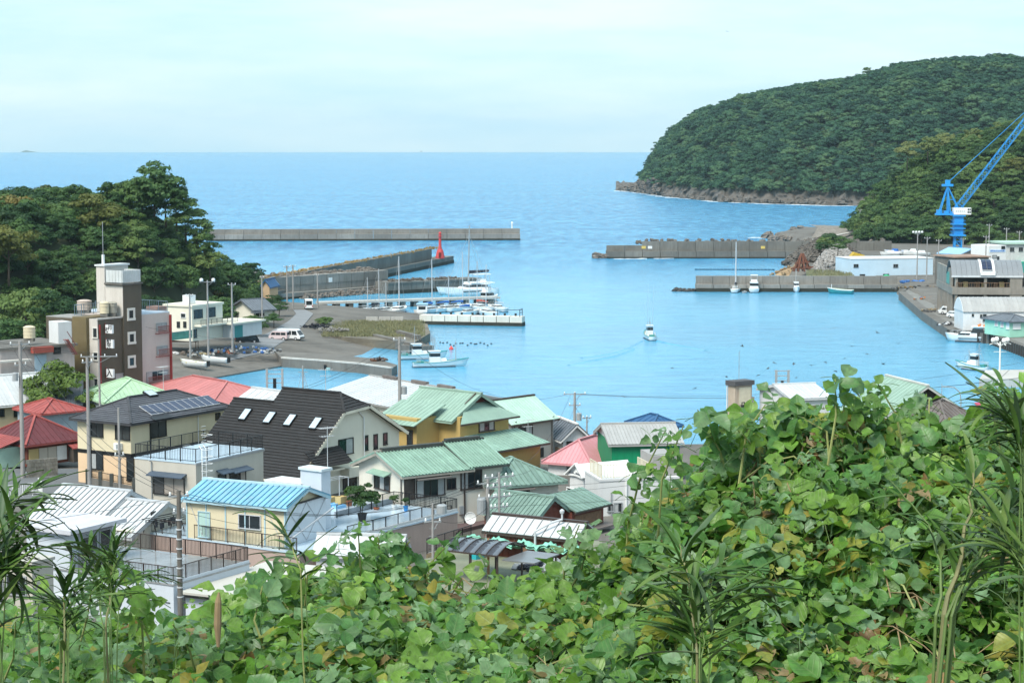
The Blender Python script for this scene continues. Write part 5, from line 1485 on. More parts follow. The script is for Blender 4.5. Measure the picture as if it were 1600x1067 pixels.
roof_plane(ro, [(ur-1.75,-.4,zr-1.75*sl_),(ur+2.1,-.4,zr-1.75*sl_+.25),(ur,1.5,zr)], 6, R_BLK, 'course')
k2 = (zr-z2)/(u1-ur)
roof_plane(ro, [(u1+.5,vm+.3,z2-.5*k2),(u1+.5,-.4,z2-.5*k2),(ur+2.1,-.4,zr-2.1*k2),(ur,1.5,zr),(ur,vm+.3,zr)], 18, R_BLK, 'course')
zL = ze+sl_*uL
roof_plane(ro, [(u1+.5,vE+.4,z2-.5*k2),(u1+.5,vm+.3,z2-.5*k2),(uL,vm+.3,zL),(uL,vE+.4,zL)], 14, R_BLK, 'course')
mb = MB(); TR = mat('cream_trim', (.68,.64,.52), .6)
mb.bar((e,-.36,ze+e*sl_-.18),(ur-1.75,-.36,zr-1.75*sl_-.18),.1,.3); mb.bar((u1+.5,-.36,z2-.5*k2-.18),(ur+2.1,-.36,zr-2.1*k2-.18),.1,.3); mb.bar((ur-1.75,-.36,zr-1.75*sl_-.16),(ur+2.1,-.36,zr-1.75*sl_+.1),.1,.26); mb.bar((e,-.4,ze+e*sl_-.12),(e,vE+.4,ze+e*sl_-.12),.16,.16)
mb.build('barge_board', TR, h.t)
nr = Vector((-sl_,0,1)).normalized(); up = Vector((1,0,sl_)).normalized()
for px, py in ((384,649),(422,654),(454,658),(494,663)):
    c = h.hit(px, py, (0,0,ze), nr)
    a_, b_ = .42, .75
    q = [c-Vector((0,a_,0))-up*b_+nr*.22, c+Vector((0,a_,0))-up*b_+nr*.22, c+Vector((0,a_,0))+up*b_+nr*.22, c-Vector((0,a_,0))+up*b_+nr*.22]
    w = MB().extr(q, -nr*.24).build('skylight', BLACKM, ro)
    MB().extr([c+nr*.235+(p-c-nr*.22)*.86 for p in q], -nr*.03).build('skylight_glass', SKYL, ro)
for b in ((529,686,551,709),): h.win('f', b, off=-.15, pm=(GLASS, CURT))
for b in ((569,681,574,703),(584,679,589,701),(599,677,604,694)): h.win('f', b, n=1, off=-.15)
h.win('f', (571,734,577,754), n=2, off=-.15); h.win('f', (536,742,556,762), n=2, off=-.15, hood=R_BLK)
MB().tube([(9.6,.05,2.2),(9.6,.05,6.8),(8.9,.05,7.4)], .06, 6).build('downpipe', WHITEM, h.t); MB().box(10.2,-.3,.5,11.1,.1,1.2).build('air_conditioner', WHITEM, h.t)
MB().box(2.6,-1.2,2.6,5.2,.14,2.75).build('porch_floor', TR, h.t)
ro2 = MB().bar((1.2,-1.4,3.2),(5.6,-1.4,3.2),.12,.14).build('porch_roof', TR, h.t)
roof_plane(ro2, [(1.0,-1.5,3.2),(6.0,-1.5,3.2),(6.0,.14,4.6),(1.0,.14,4.6)], 7, R_BLK, 'course')
MB().box(6.2,-.9,h.h*.62,12.2,.14,h.h*.62+.9).build('balcony', wm, h.t)
# ---------------------------------------------------------------- 4 long white tin-roofed house by the water
h = House('white_roofed_house', 'long house with a stepped pale tin roof standing before the two fishing boats', 'house', (645,640), 236, (784,623), (522,612), 3.2, CREAMW)
h.gable(R_WHITE, 'y', 1.6, .5, 26, wallm=CREAMW, trim=mat('grey_ridge_tile', (.28,.28,.27), .7), n2=16)
h.box('gutter', BROWNM, h.L+.5,-.5,h.h-.6,h.L+.62,h.Wd,h.h-.5)
for i, y in enumerate((.1,.38,.7)):
    yy = h.Wd*y
    MB().bar((h.L/2,yy,h.h+1.85),(h.L/2,yy+h.Wd*.16,h.h+1.85),.5,.35).build('ridge_cap', R_BROWN, h.t)
h.win('f', (655,660,668,672), n=2); h.win('l', (560,625,566,632), n=1)
# ---------------------------------------------------------------- 5 ochre house with sage roof
h = House('ochre_house', 'ochre yellow house with broad sage green roofs and a small red gable', 'house', (719,652), 199, (786,640), (634,640), 3.6, OCHRE)
GR = mat('brown_trim', (.07,.05,.04), .6)
ro = h.gable(R_SAGE, 'y', 1.95, .8, 18, trim=R_SAGE, wallm=mat('dark_red_gable', (.16,.05,.04), .8), seam=(.04,.025), y0=1.2)
MB().extr([(-.8,-.8,h.h-.55),(h.L+.8,-.8,h.h-.55),(h.L*.72,1.2,h.h+1.0),(h.L*.28,1.2,h.h+1.0)], (0,0,-.1)).build('skirt_roof', R_SAGE, h.t)
mb = MB(); mb.bar((-.8,-.8,h.h-.66),(h.L+.8,-.8,h.h-.66),.12,.16); mb.bar((h.L*.26,1.05,h.h+1.0),(h.L/2,1.05,h.h+2.0),.12,.22); mb.bar((h.L*.74,1.05,h.h+1.0),(h.L/2,1.05,h.h+2.0),.12,.22); mb.build('barge_board', GR, h.t)
h.win('f', (749,657,771,672), n=3, pm=[CURT, GLASS, CURT], fm=GR, fw=.12)
x0 = -3.2
MB().box(x0,h.Wd*.35,0,-.002,h.Wd*.95,h.h-.1).build('wing_wall', OCHRE, h.t)
ro2 = MB().bar((x0-.6,h.Wd*.3,h.h-.75),(x0-.6,h.Wd+.3,h.h-.75),.12,.16).build('wing_roof', GR, h.t)
roof_plane(ro2, [(x0-.8,h.Wd*.3,h.h-.7),(x0-.8,h.Wd+.4,h.h-.7),(.5,h.Wd+.4,h.h+1.05),(.5,h.Wd*.3,h.h+1.05)], 10, R_SAGE, seam=(.04,.025))
h.winl('l', h.Wd*.42, h.Wd*.5, h.h-3.0, h.h-1.3, n=1, off=3.2, fm=GR); h.winl('l', h.Wd*.7, h.Wd*.88, h.h-3.6, h.h-1.0, n=2, off=3.2, fm=GR)
h.win('l', (672,657,677,672), n=1, fm=GR)
# ground-floor part with its own lean-to roof
MB().box(1.0,-3.0,0,h.L+1.4,-.002,h.h-3.0).build('wall', OCHRE, h.t)
ro3 = MB().bar((.2,-3.7,h.h-3.25),(h.L+2.1,-3.7,h.h-3.25),.12,.16).build('lean_to_roof', GR, h.t)
roof_plane(ro3, [(.2,-3.75,h.h-3.1),(h.L+2.1,-3.75,h.h-3.1),(h.L+1.2,-.01,h.h-1.9),(.6,-.01,h.h-1.9)], 16, R_GREEN, seam=(.05,.04))
MB().box(h.L+.002,0.5,0,h.L+2.4,h.Wd*.6,h.h-3.0).build('side_wall', OCHRE, h.t)
ro3 = MB().bar((h.L+3,0,h.h-3.2),(h.L+3,h.Wd*.65,h.h-3.2),.12,.14).build('side_roof', GR, h.t)
roof_plane(ro3, [(h.L+3.0,-.3,h.h-3.1),(h.L+3.0,h.Wd*.65,h.h-3.1),(h.L+.02,h.Wd*.65,h.h-2.1),(h.L+.02,-.3,h.h-2.1)], 8, R_GREEN, seam=(.05,.04))
# ---------------------------------------------------------------- 6 mint-roofed grey house
h = House('mint_roofed_house', 'tall grey rendered house with a pale mint roof beside the ochre house', 'house', (799,659), 214, (851,648), (775,651), 3.4, GREYW, Wx=6.5)
h.gable(R_MINT, 'x', 1.9, .5, 16, wallm=GREYW, trim=GR, seam=(.04,.025))
h.win('f', (811,666,831,682), n=2, pm=(GLASS, CURT), fm=GR, fw=.1); h.win('f', (844,700,848,716), n=1)
h.ac('f', 3.2, 2.2); h.pipe('f', h.L-.3); h.pipe('f', .4); h.box('storey_band', GR, -.03,-.03,h.h-.1,h.L+.03,h.Wd,h.h-.02)
# ---------------------------------------------------------------- 7 small white house with balcony by the water
h = House('small_house', 'small white house with a grey gable roof and a black balcony beside the mint-roofed house', 'house', (880,682), 218, (908,676), (862,668), 3.2, WSTUC, Wx=5.5)
h.gable(R_TILE, 'y', 1.3, .5, 9, wallm=WSTUC, trim=mat('white_trim', (.7,.7,.69), .6))
h.win('f', (886,690,894,702), n=1); h.win('l', (872,684,878,690), n=1)
h.box('balcony', DKWOOD, h.L*.5,-1.5,h.h-2.9,h.L+1.8,-.01,h.h-2.75); h.rail([(h.L*.5,-1.45),(h.L+1.8,-1.45),(h.L+1.8,-.05)], 1.1, z=h.h-2.75, bs=.2)
h.box('side_wall', mat('tan_wall', (.42,.3,.2), .85, .1), -.05,.3,0,-.01,2.5,h.h-1.4)
# ---------------------------------------------------------------- 8 white house with verdigris roof
h = House('green_roofed_house', 'white house with a ribbed verdigris tin roof behind the blue roof terrace', 'house', (631,739), 168, (782,722), (567,721), 5.8, OFFW)
xs_ = h.L*.62
h.gable(R_GREEN, 'x', 1.3, .6, 22, x1=xs_, wallm=OFFW, trim=mat('weathered_timber', (.3,.28,.24), .8), vov=.55, seam=(.09,.09))
h.gable(R_GREEN, 'x', 1.45, .5, 13, x0=xs_+.56, wallm=OFFW, trim=mat('dark_ridge', (.05,.055,.05), .7), zt=h.h+.12, vov=.45, seam=(.09,.09))
mb = MB(); mb.bar((0,h.Wd/2,h.h+1.54),(xs_,h.Wd/2,h.h+1.54),.5,.22); mb.bar((xs_+.3,h.Wd/2,h.h+1.8),(h.L,h.Wd/2,h.h+1.8),.5,.22); mb.build('ridge_tiles', mat('dark_ridge', (.05,.055,.05)), h.t)
h.win('f', (632,749,647,779), 'shutter', pm=[DKWOOD], n=1, fm=BROWNM)
h.win('f', (651,749,694,774), n=4, pm=[CURT, GLASS, GLASS, CURT], fm=BROWNM, hood=mat('dark_awning', (.13,.12,.11), .6))
h.win('f', (699,748,711,763), n=2, pm=(GLASS, GLASS), fm=BROWNM); h.win('f', (721,735,751,762), n=3, fm=BROWNM, fw=.12, pm=[CURT, GLASS, GLASS])
h.win('l', (586,743,609,764), n=3, pm=(GLASS, CURT, GLASS), fm=BROWNM, hood=R_GREEN)
h.rail([(3,-.35),(h.L*.45,-.35)], .5, BLACKM, 1.2, .2, z=h.h-3.6)
h.ac('f', h.L*.8, .8); h.pipe('l', .3); h.ac('l', 3.2, 1.0); h.box('meter_box', GREYM, h.L*.55,-.2,1.2,h.L*.55+.4,-.01,1.9)
h.box('downpipe', BROWNM, h.L*.6,-.14,0,h.L*.6+.09,-.01,h.h-.1)
# annex with its own green hip
h = House('green_roofed_annex', 'low annex with a dull green hipped tin roof beside the verdigris-roofed house', 'house', (775,758), 172, (865,748), (762,745), 5.6, OFFW, Wx=6.5)
h.hip(R_GREEN2, 1.7, .6, (16,9), seam=(.09,.08), trim=R_GREEN2)
h.win('f', (803,766,826,776), n=2, fm=BROWNM, hood=R_BROWN)
# shed with green roof
h = House('green_roofed_shed', 'dark red shed with a dull green ribbed roof behind the brown hut', 'shed', (838,806), 164, (884,795), (757,795), 5.5, BRICKR)
h.gable(R_GREEN2, 'y', 1.25, .4, 15, wallm=BRICKR, trim=R_GREEN2, seam=(.08,.07))
MB().box(h.L+.05,-.6,0,h.L+4.6,h.Wd*.35,h.h-.2).build('lean_to_wall', BRICKR, h.t)
ro3 = MB().bar((h.L-.2,-1.1,h.h-.25),(h.L+5.2,-1.1,h.h-.25),.12,.14).build('lean_to_roof', GR, h.t)
roof_plane(ro3, [(h.L-.2,-1.2,h.h-.1),(h.L+5.0,-1.2,h.h-.1),(h.L+5.0,h.Wd*.35,h.h+1.0),(h.L-.2,h.Wd*.35,h.h+1.0)], 9, R_GREEN2, seam=(.08,.07))
MB().box(h.L+.2,-1.8,h.h-1.9,h.L+4.8,-.62,h.h-1.75).build('canopy', R_BROWN, h.t)
MB().box(h.L+.4,-.66,h.h-1.6,h.L+4.2,-.61,h.h-.6).build('board_panel', WOODP, h.t)
# ---------------------------------------------------------------- rose-roofed house, green-netted building, white houses
h = House('rose_roofed_house', 'white house with a rose pink hipped roof beside the green-walled building', 'house', (921,725), 198, (962,714), (853,721), 4.0, WSTUC, Lx=8.5)
h.hip(R_ROSE, 1.9, .5, (10,14), seam=(.03,.02), trim=R_ROSE)
h.win('l', (886,730,902,737), n=2, fm=GREYM)
h = House('green_walled_building', 'building with a bright green wall under a grey corrugated roof', 'building', (956,692), 194, (1062,690), None, 3.8, None, Wx=8)
NETG = mat('bright_green_wall', (.0,.22,.095), .6, .06, .6)
h.wall(NETG); h.gable(R_WGREY, 'x', 1.25, .4, 22, wallm=WSTUC, trim=R_WGREY, seam=(.06,.05))
for i in range(9): h.box('corrugation', NETG, .4+i*h.L/9,-.04,.2,.5+i*h.L/9,.02,h.h-.1)
h = House('blue_roofed_house', 'little dark blue tiled roof showing over the grey corrugated roof', 'house', (1020,667), 226, (1062,664), (1003,664), 3.0, WSTUC, Wx=5)
h.hip(R_DKBLUE, 1.0, .4, (9,6), seam=(.05,.05), trim=R_DKBLUE)
h = House('white_house', 'white house with a white gable and a lattice balcony below the rose pink roof', 'house', (912,744), 184, (1000,738), (871,740), 4.2, WSTUC, Lx=5.4)
h.gable(R_TILE, 'x', .1, .2, 6, wallm=None, trim=WHITEM)
MB().extr([(-.05,.0,h.h),(-.05,h.Wd,h.h),(-.05,h.Wd*.4,h.h+1.0)], (h.L,0,0)).build('gable_roof', WHITEM, h.t)
mb = MB(); mb.bar((-.25,-.4,h.h-.1),(-.25,h.Wd*.4,h.h+1.05),.3,.12); mb.bar((-.25,h.Wd*.4,h.h+1.05),(-.25,h.Wd+.4,h.h-.2),.3,.12); mb.build('barge_board', WHITEM, h.t)
h.win('l', (887,764,905,767), n=1, fm=WHITEM)
h = House('white_apartment_block', 'white flat-roofed block with small windows and a cream lattice balcony on top', 'apartment block', (937,752), 176, (1062,748), (915,746), 3.6, WSTUC, Wx=5)
h.flat(WSTUC, .05, .2)
IVORY = mat('ivory_metal', (.66,.6,.45), .6, .06)
h.rail([(.2,4),(.2,.1),(4.6,.1),(4.6,4)], 1.2, IVORY, 1.2, .26, z=h.h+.2, bw=.04)
h.win('f', (950,789,957,798), n=1, fm=GREYM); h.win('f', (960,786,971,799), n=2, fm=GREYM, pm=(CURT, GLASS))
h.box('downpipe', WHITEM, 2.3,-.16,0,2.42,-.02,h.h); h.box('conduit', GREYM, 1.0,-.12,0,1.06,-.02,h.h-1)
mb = MB()
for i in range(16): mb.box(5.2+i*.22,-.6,.5,5.3+i*.22,-.5,h.h-2.4)
tag(mb.build('louvre', GREYM, h.t), kind='stuff'); h.box('louvre_frame', GREYM, 5.1,-.65,h.h-2.4,9,-.45,h.h-2.25)
h.box('air_conditioner', WHITEM, 1.2,-.5,1.2,2.0,-.1,1.9)
h.box('upper_wall', mat('grey_cladding', (.32,.31,.3), .7, .1), 5.0,.5,h.h+.2,h.L,4.5,h.h+2.0)
# ---------------------------------------------------------------- roofs of the back row, left
h = House('long_roofed_house', 'cream house with a long plain whitish tin roof at the edge of the picture', 'house', (-60,634), 226, (83,623), None, 4.4, mat('sand_wall', (.5,.42,.27), .8, .08), Wx=8)
h.gable(R_WHITE, 'x', 2.6, .5, 26, wallm=OFFW, trim=WHITEM, seam=(.05,.04))
h.win('f', (0,640,6,650), n=1); h.win('f', (22,639,30,650), n=1)
h = House('red_hipped_house', 'grey-blue house with a small red hipped roof, right behind the maroon-roofed one', 'house', (67,645), 219, (125,638), (36,636), 4.4, mat('grey_blue_wall', (.27,.33,.37), .8, .08))
h.hip(R_RED, 1.05, .4, (9,8), seam=(.04,.03), trim=R_RED)
h = House('maroon_roofed_house', 'old low house with a dark maroon hipped roof behind the block wall', 'house', (42,694), 203, (130,684), (-24,684), 6.0, BRICKR)
h.hip(R_MAROON, 2.3, .5, (12,12), seam=(.04,.03), trim=R_RED)
BEIGEP = mat('beige_panel', (.52,.47,.4), .7, .06); TAN = mat('tan_panel', (.5,.38,.17), .7, .08)
for i, (px0, px1, m_) in enumerate([(45,60,TAN),(61,74,BEIGEP),(75,88,BEIGEP),(89,104,WHITEM)]):
    a_ = h.hit(px0, 710, (0,-.02,0), (0,-1,0)); b_ = h.hit(px1, 710, (0,-.02,0), (0,-1,0))
    h.box('wall_panel', m_, a_.x,-.08,.3,b_.x,-.005,h.h-.55)
a_ = h.hit(107, 715, (0,0,0), (0,-1,0)); b_ = h.hit(128, 715, (0,0,0), (0,-1,0))
h.box('porch', DKWOOD, a_.x,-.9,0,b_.x,-.006,h.h-.9)
ro3 = MB().bar((a_.x-.3,-1.2,h.h-.85),(b_.x+.3,-1.2,h.h-.85),.1,.12).build('porch_roof', R_RED, h.t)
roof_plane(ro3, [(a_.x-.3,-1.25,h.h-.8),(b_.x+.3,-1.25,h.h-.8),(b_.x+.3,-.01,h.h-.3),(a_.x-.3,-.01,h.h-.3)], 5, R_RED, seam=(.04,.03))
MB().box(-2.6,1.0,0,-.01,4.2,2.0).build('side_porch', mat('mint_panel', (.4,.58,.48), .7), h.t)
ro3 = MB().bar((-3.0,.6,2.05),(-3.0,4.6,2.05),.1,.12).build('porch_roof', R_RED, h.t)
roof_plane(ro3, [(-3.0,.5,2.1),(-3.0,4.7,2.1),(-.01,4.7,2.9),(-.01,.5,2.9)], 8, R_RED, seam=(.04,.03))
h.box('rear_roof', R_RED, h.L*.6,h.Wd*.7,h.h+.3,h.L+1,h.Wd+1.5,h.h+.55)
h = House('grey_tiled_house', 'low house with a blue-grey ribbed tile roof squeezed between the pine and the red roof', 'house', (84,632), 229, (126,631), None, 4.0, WSTUC, Wx=7)
h.gable(R_TILE, 'x', 2.3, .3, 14, wallm=WSTUC, seam=(.12,.1))
h = House('light_green_roofed_house', 'white house with a light green hipped tin roof in front of the hotel', 'house', (167,628), 226, (277,621), (128,613), 4.2, WSTUC)
h.hip(R_LGREEN, 1.9, .5, (16,14), seam=(.05,.05), trim=R_LGREEN)
h.win('l', (141,631,148,641), n=1, fm=WHITEM)
h = House('salmon_roofed_house', 'house under a broad salmon red hipped roof with one faded strip, beside the hotel', 'house', (330,634), 242, (424,618), (236,608), 3.4, OFFW)
ro = h.hip(R_PINK, 2.0, .6, (20,20), seam=(.03,.02), trim=R_PINK)
h = House('white_shed', 'plain white tin roof peeping out behind the black shingle roof', 'shed', (418,640), 212, (462,628), (395,628), 4.2, WSTUC)
h.gable(R_WHITE, 'y', 1.5, .3, 6, wallm=WSTUC)
# ---------------------------------------------------------------- deck building with shed, stair house and pots
h = House('terrace_building', 'dusty pink building carrying a wet pale blue roof terrace with railings', 'building', (468,866), 148, (716,801), (226,833), 3.0, PINKW)
DK = h
h.flat(DECKB, .06, .12)
zd = h.h + .12
h.rail([(5.8,.05),(h.L-.05,.05),(h.L-.05,h.Wd*.42),(h.L*.62,h.Wd*.42)], 1.05, BLACKM, 1.7, .15, z=zd)
h.rail([(.05,.3),(.05,h.Wd-.05),(4.5,h.Wd-.05)], 1.05, BROWNM, 1.6, .14, z=zd)
h.box('kerb', WSTUC, 8,.0,zd,h.L,.14,zd+.25); h.box('kerb', BLUEW, h.L*.62,h.Wd*.43,zd,h.L,h.Wd*.44,zd+.5)
h.box('dark_doorway', BLACKM, h.L-.3,-.04,1.0,h.L-.05,.02,3.6)
def on_deck(px, py, zz=None): p = W(px, py, h.zb + zd); return p
s_ = House('prefab_shed', 'cream prefab shed with a sky blue ribbed roof on the terrace building', 'shed', (446,791), 150, (508,773), (291,777), DK.zb + zd + .01, None)
STEEL = mat('pale_blue_steel', (.38,.55,.62), .5, .1); WCORR = mat('white_corrugated', (.62,.66,.7), .6, .06, .5, stain=.2, stcol=(.45,.48,.5))
s_.wall(CREAM); s_.box('end_wall', WCORR, .02,-.06,0,s_.L,-.003,s_.h)
s_.gable(R_BLUE, 'y', .95, .35, 19, bm=mat('dull_blue_batten', (.08,.24,.36), .55, .2), wallm=CREAM, trim=STEEL, seam=(.045,.06))
mb = MB(); mb.bar((-.1,-.2,s_.h+.02),(s_.L/2,-.2,s_.h+.95),.1,.1); mb.bar((s_.L/2,-.2,s_.h+.95),(s_.L+.2,-.2,s_.h),.1,.1); mb.bar((0,-.12,s_.h),(s_.L,-.12,s_.h),.1,.12); mb.build('gable_trim', BLACKM, s_.t)
mb = MB()
for x0_, x1_ in ((0,s_.L/2),(s_.L/2,s_.L)): mb.bar((x0_,-.1,.1),(x1_,-.1,s_.h-.1),.035); mb.bar((x1_,-.1,.1),(x0_,-.1,s_.h-.1),.035)
mb.bar((.05,-.35,.6),(s_.L-.2,-.9,2.2),.1)
mb.build('cross_brace', ALU, s_.t)
for k in range(6): s_.box('post', STEEL, -.06,.0+k*(s_.Wd-.1)/5,0,-.002,.1+k*(s_.Wd-.1)/5,s_.h)
s_.box('corner_post', STEEL, -.07,-.08,0,.08,-.062,s_.h)
s_.win('l', (374,805,407,825), n=2, fm=ALU, pm=(GLASS, GLASS)); s_.win('l', (311,800,328,838), n=1, fm=STEEL, pm=mat('mint_door', (.42,.6,.55), .5), name='door')
mb = MB(); mb.bar((-.07,s_.Wd*.02,.1),(-.07,s_.Wd*.2,s_.h-.1),.03); mb.bar((-.07,s_.Wd*.82,.1),(-.07,s_.Wd*.98,s_.h-.1),.03); mb.build('wall_brace', ALU, s_.t)
# stair house
p_ = House('stair_house', 'narrow pale blue stair house with a lower timber lean-to behind the blue-roofed shed', 'stair house', (502,737), 157, (515,734), (470,733), DK.zb + zd + .01, BLUEW)
p_.flat(mat('pale_slab', (.6,.66,.68), .6), .12, .2)
MB().box(.4,p_.Wd+.01,0,p_.L+.6,p_.Wd+3.2,p_.h-1.3).build('lean_to_wall', WOODP, p_.t); MB().box(-.2,p_.Wd-.2,p_.h-1.3,p_.L+.8,p_.Wd+3.6,p_.h-1.1).build('lean_to_roof', WSTUC, p_.t)
antenna(p_.t.matrix_world @ Vector((0,0,0)) if False else Vector((p_.o.x+.4, p_.o.y+1.0, p_.zt+.2)), 'tv aerial on the roof of the pale blue stair house', 3.2, .6)
# potted plants
TERR = mat('terracotta', (.3,.1,.05), .8, .2, 3); BPOT = mat('black_pot', (.012,.012,.014), .5); WPOT = mat('white_pot', (.68,.69,.68), .5); BLPOT = mat('blue_pot', (.02,.2,.5), .5)
POTL = [quads_mesh('plant', leaf_cloud(90+i, .62, .65, 1.35, 22, 120, .07, .8, .42), m) for i, m in enumerate((F_MID, F_MID, F_PINE))]
def pot(label, px, py, pm, r, hh, s, v, group=None):
    p = W(px, py, DK.zb + zd); t = thing('potted_plant', label, 'potted plant', p, px*.3)
    MB().lathe([(r*.72,0),(r,hh),(r*1.08,hh),(r*1.08,hh+.06),(r*.9,hh+.06),(r*.85,hh-.03)], 14).build('pot', pm, t)
    mb = MB(); mb.tube([(0,0,hh-.05),(.03,0,hh+s*.5),(0,.02,hh+s*.9)], .03, 5); mb.tube([(0,0,hh+.1),(.2*s,.1,hh+s*.8)], .018, 4); mb.tube([(0,0,hh+.1),(-.2*s,-.1,hh+s*.8)], .018, 4); mb.build('stem', BARK, t)
    c = link('foliage', POTL[v], t, (0,0,hh-.55*s)); c.scale = (s, s, s)
    return t
pot('big bushy shrub in a black pot in the middle of the blue terrace', 566, 814, BPOT, .38, .6, 1.75, 0)
pot('green potted plant on a brown wooden stand at the terrace edge', 546, 790, TERR, .28, .5, .75, 2)
pot('low plant in a white pot near the terrace kerb', 616, 796, WPOT, .22, .35, .6, 1)
pot('small plant in a blue pot by the terrace kerb', 634, 798, BLPOT, .2, .38, .5, 1)
pot('spindly plant in a flat dish between the black pot and the white pot', 588, 796, TERR, .25, .12, .5, 1)
def crate(label, px, py, d, m, cat='crate', lid=None):
    p = W(px, py, DK.zb + zd); t = thing(cat.replace(' ', '_'), label, cat, p, .95)
    mb = MB(); x, y, z = d
    mb.box(-x/2,-y/2,0,x/2,-y/2+.04,z); mb.box(-x/2,y/2-.04,0,x/2,y/2,z); mb.box(-x/2,-y/2+.04,0,-x/2+.04,y/2-.04,z); mb.box(x/2-.04,-y/2+.04,0,x/2,y/2-.04,z); mb.box(-x/2+.04,-y/2+.04,.02,x/2-.04,y/2-.04,.06); mb.build('body', m, t)
    MB().box(-x/2+.05,-y/2+.05,.06,x/2-.05,y/2-.05,z-.05).build('contents', lid or TAN, t)
BL_L = mat('light_blue_plastic', (.22,.5,.8), .4)
crate('tan box on the low blue tray, nearer the stair house', 515, 787, (1.0,.7,.6), TAN); crate('tan woven basket beside the potted plant on a stand', 533, 789, (.8,.6,.75), TAN, 'basket')
crate('light blue tray on the terrace below the tan box', 517, 791, (1.3,.6,.22), BL_L, 'tray', BL_L); crate('light blue tray nearer the big black pot', 530, 793, (1.1,.6,.22), BL_L, 'tray', BL_L)
dish(W(437, 782, DK.zb+zd), 'white satellite dish behind the blue-roofed shed', .5)
# washing frame behind terrace
t = thing('clothes_airer', 'metal drying rack of thin poles beside the stair house', 'drying rack', W(523, 782, DK.zb+zd), .95)
mb = MB()
for x in (-1.2,1.2):
    for y in (-.5,.5): mb.bar((x,y,0),(x,y,1.9),.045)
    mb.bar((x,-.5,1.9),(x,.5,1.9),.04)
for y in (-.5,0,.5): mb.bar((-1.3,y,1.9),(1.3,y,1.9),.035)
mb.build('poles', ALU, t)
# ---------------------------------------------------------------- white building with railed deck
h = House('white_building', 'white two-storey building with a brown-railed wet grey roof deck, nearest the slope', 'building', (271,915), 135, (388,881), (50,884), 3.0, BLUEW)
h.flat(DECKG, .06, .12); zd2 = h.h + .12
ph = h.Wd * .72
h.rail([(.08,ph-.1),(.08,.08),(h.L-.08,.08),(h.L-.08,h.Wd-.1),(2.5,h.Wd-.1)], 1.12, BROWNM, 1.35, .125, z=zd2, bw=.024)
h.box('kerb', BLUEW, .0,.0,zd2,h.L,.1,zd2+.18); 
MB().box(.0,ph,zd2-.1,4.6,h.Wd+.4,zd2+2.55).build('penthouse', BLUEW, h.t); MB().box(-.5,ph-.6,zd2+2.55,5.3,h.Wd+.7,zd2+2.85).build('penthouse_roof', mat('lilac_grey_slab', (.52,.53,.57), .7, .08, stain=.3, stcol=(.36,.36,.38)), h.t)
h.box('recess_shade', mat('shade_grey', (.3,.32,.34), .8), .9,ph-.03,zd2+.05,4.4,ph-.002,zd2+2.5)  # flat panel; the shade below the slab is put into its grey
def faceb(h, y0, s0, s1, z0, z1, n, name='window', pm=GLASS):
    mb = MB(); mb.box(s0-.07,y0-.12,z0-.07,s1+.07,y0-.035,z0); mb.box(s0-.07,y0-.1,z1,s1+.07,y0-.035,z1+.07); mb.box(s0-.07,y0-.1,z0,s0,y0-.035,z1); mb.box(s1,y0-.1,z0,s1+.07,y0-.035,z1)
    w = mb.build(name, GREYM, h.t)
    for i in range(n): MB().box(s0+(s1-s0)*i/n+.02,y0-.07,z0,s0+(s1-s0)*(i+1)/n-.02,y0-.036,z1).build('pane', pm, w)
faceb(h, ph, 1.3, 2.7, zd2+.9, zd2+2.0, 2); faceb(h, ph, 3.1, 4.1, zd2+.1, zd2+2.2, 1, 'door')
h.box('ledge', BLUEW, -.14,ph-.5,h.h-1.9,-.002,h.Wd+.4,h.h-1.75); h.winl('l', ph+.4, ph+1.4, h.h-3.0, h.h-2.3, n=2, fm=GREYM); h.winl('l', 3, 4, .6, 2.2, n=1, fm=GREYM)
h.box('conduit', BLACKM, -.06,.3,h.h-1.2,-.002,h.Wd*.6,h.h-1.16)
# drying laundry rack with poles on the terrace building's low end
t = thing('drying_rack', 'cluttered black drying rack on the terrace below the white tin roof', 'drying rack', W(256, 832, DK.zb+zd), .9)
mb = MB()
for k in range(5): mb.bar((-1.6,-.9+k*.4,1.0+.05*k),(1.6,-.9+k*.4,1.0+.05*k),.05)
for x in (-1.4,1.4):
    for y in (-.8,.8): mb.bar((x,y,0),(x,y*.5,1.1),.05)
mb.build('bars', BLACKM, t)
mb = MB(); g = random.Random(4)
for k in range(14): x = g.uniform(-1.4,1.4); y = g.uniform(-.9,.7); mb.box(x-.12,y-.03,.55+g.uniform(-.1,.2),x+.12,y+.03,1.02)
tag(mb.build('hung_items', mat('dark_cloth', (.05,.055,.07), .9, .3), t), kind='stuff')
# ---------------------------------------------------------------- white tin house in front-left
h = House('tin_roofed_house', 'low white house with a bright ribbed white tin roof next to the railed white building', 'house', (206,829), 154, (276,800), (64,806), 6.0, OFFW)
ys_ = h.Wd*.36
BATT = mat('grey_batten', (.27,.28,.29), .5, .15)
TINR = mat('bright_tin_roof', (.54,.57,.585), .35, .05, .5, stain=.15, stcol=(.5,.52,.54), rnd=.03)
h.gable(TINR, 'y', 1.75, .5, 8, bm=BATT, y1=ys_, wallm=OFFW, seam=(.055,.08), trim=ALU, vov=.4, zt=h.h-.25)
h.gable(TINR, 'y', 2.0, .6, 13, bm=BATT, y0=ys_+.45, x0=.4, x1=h.L+.9, wallm=OFFW, seam=(.055,.08), trim=ALU, vov=.4)
h.win('f', (236,800,242,815), n=1)
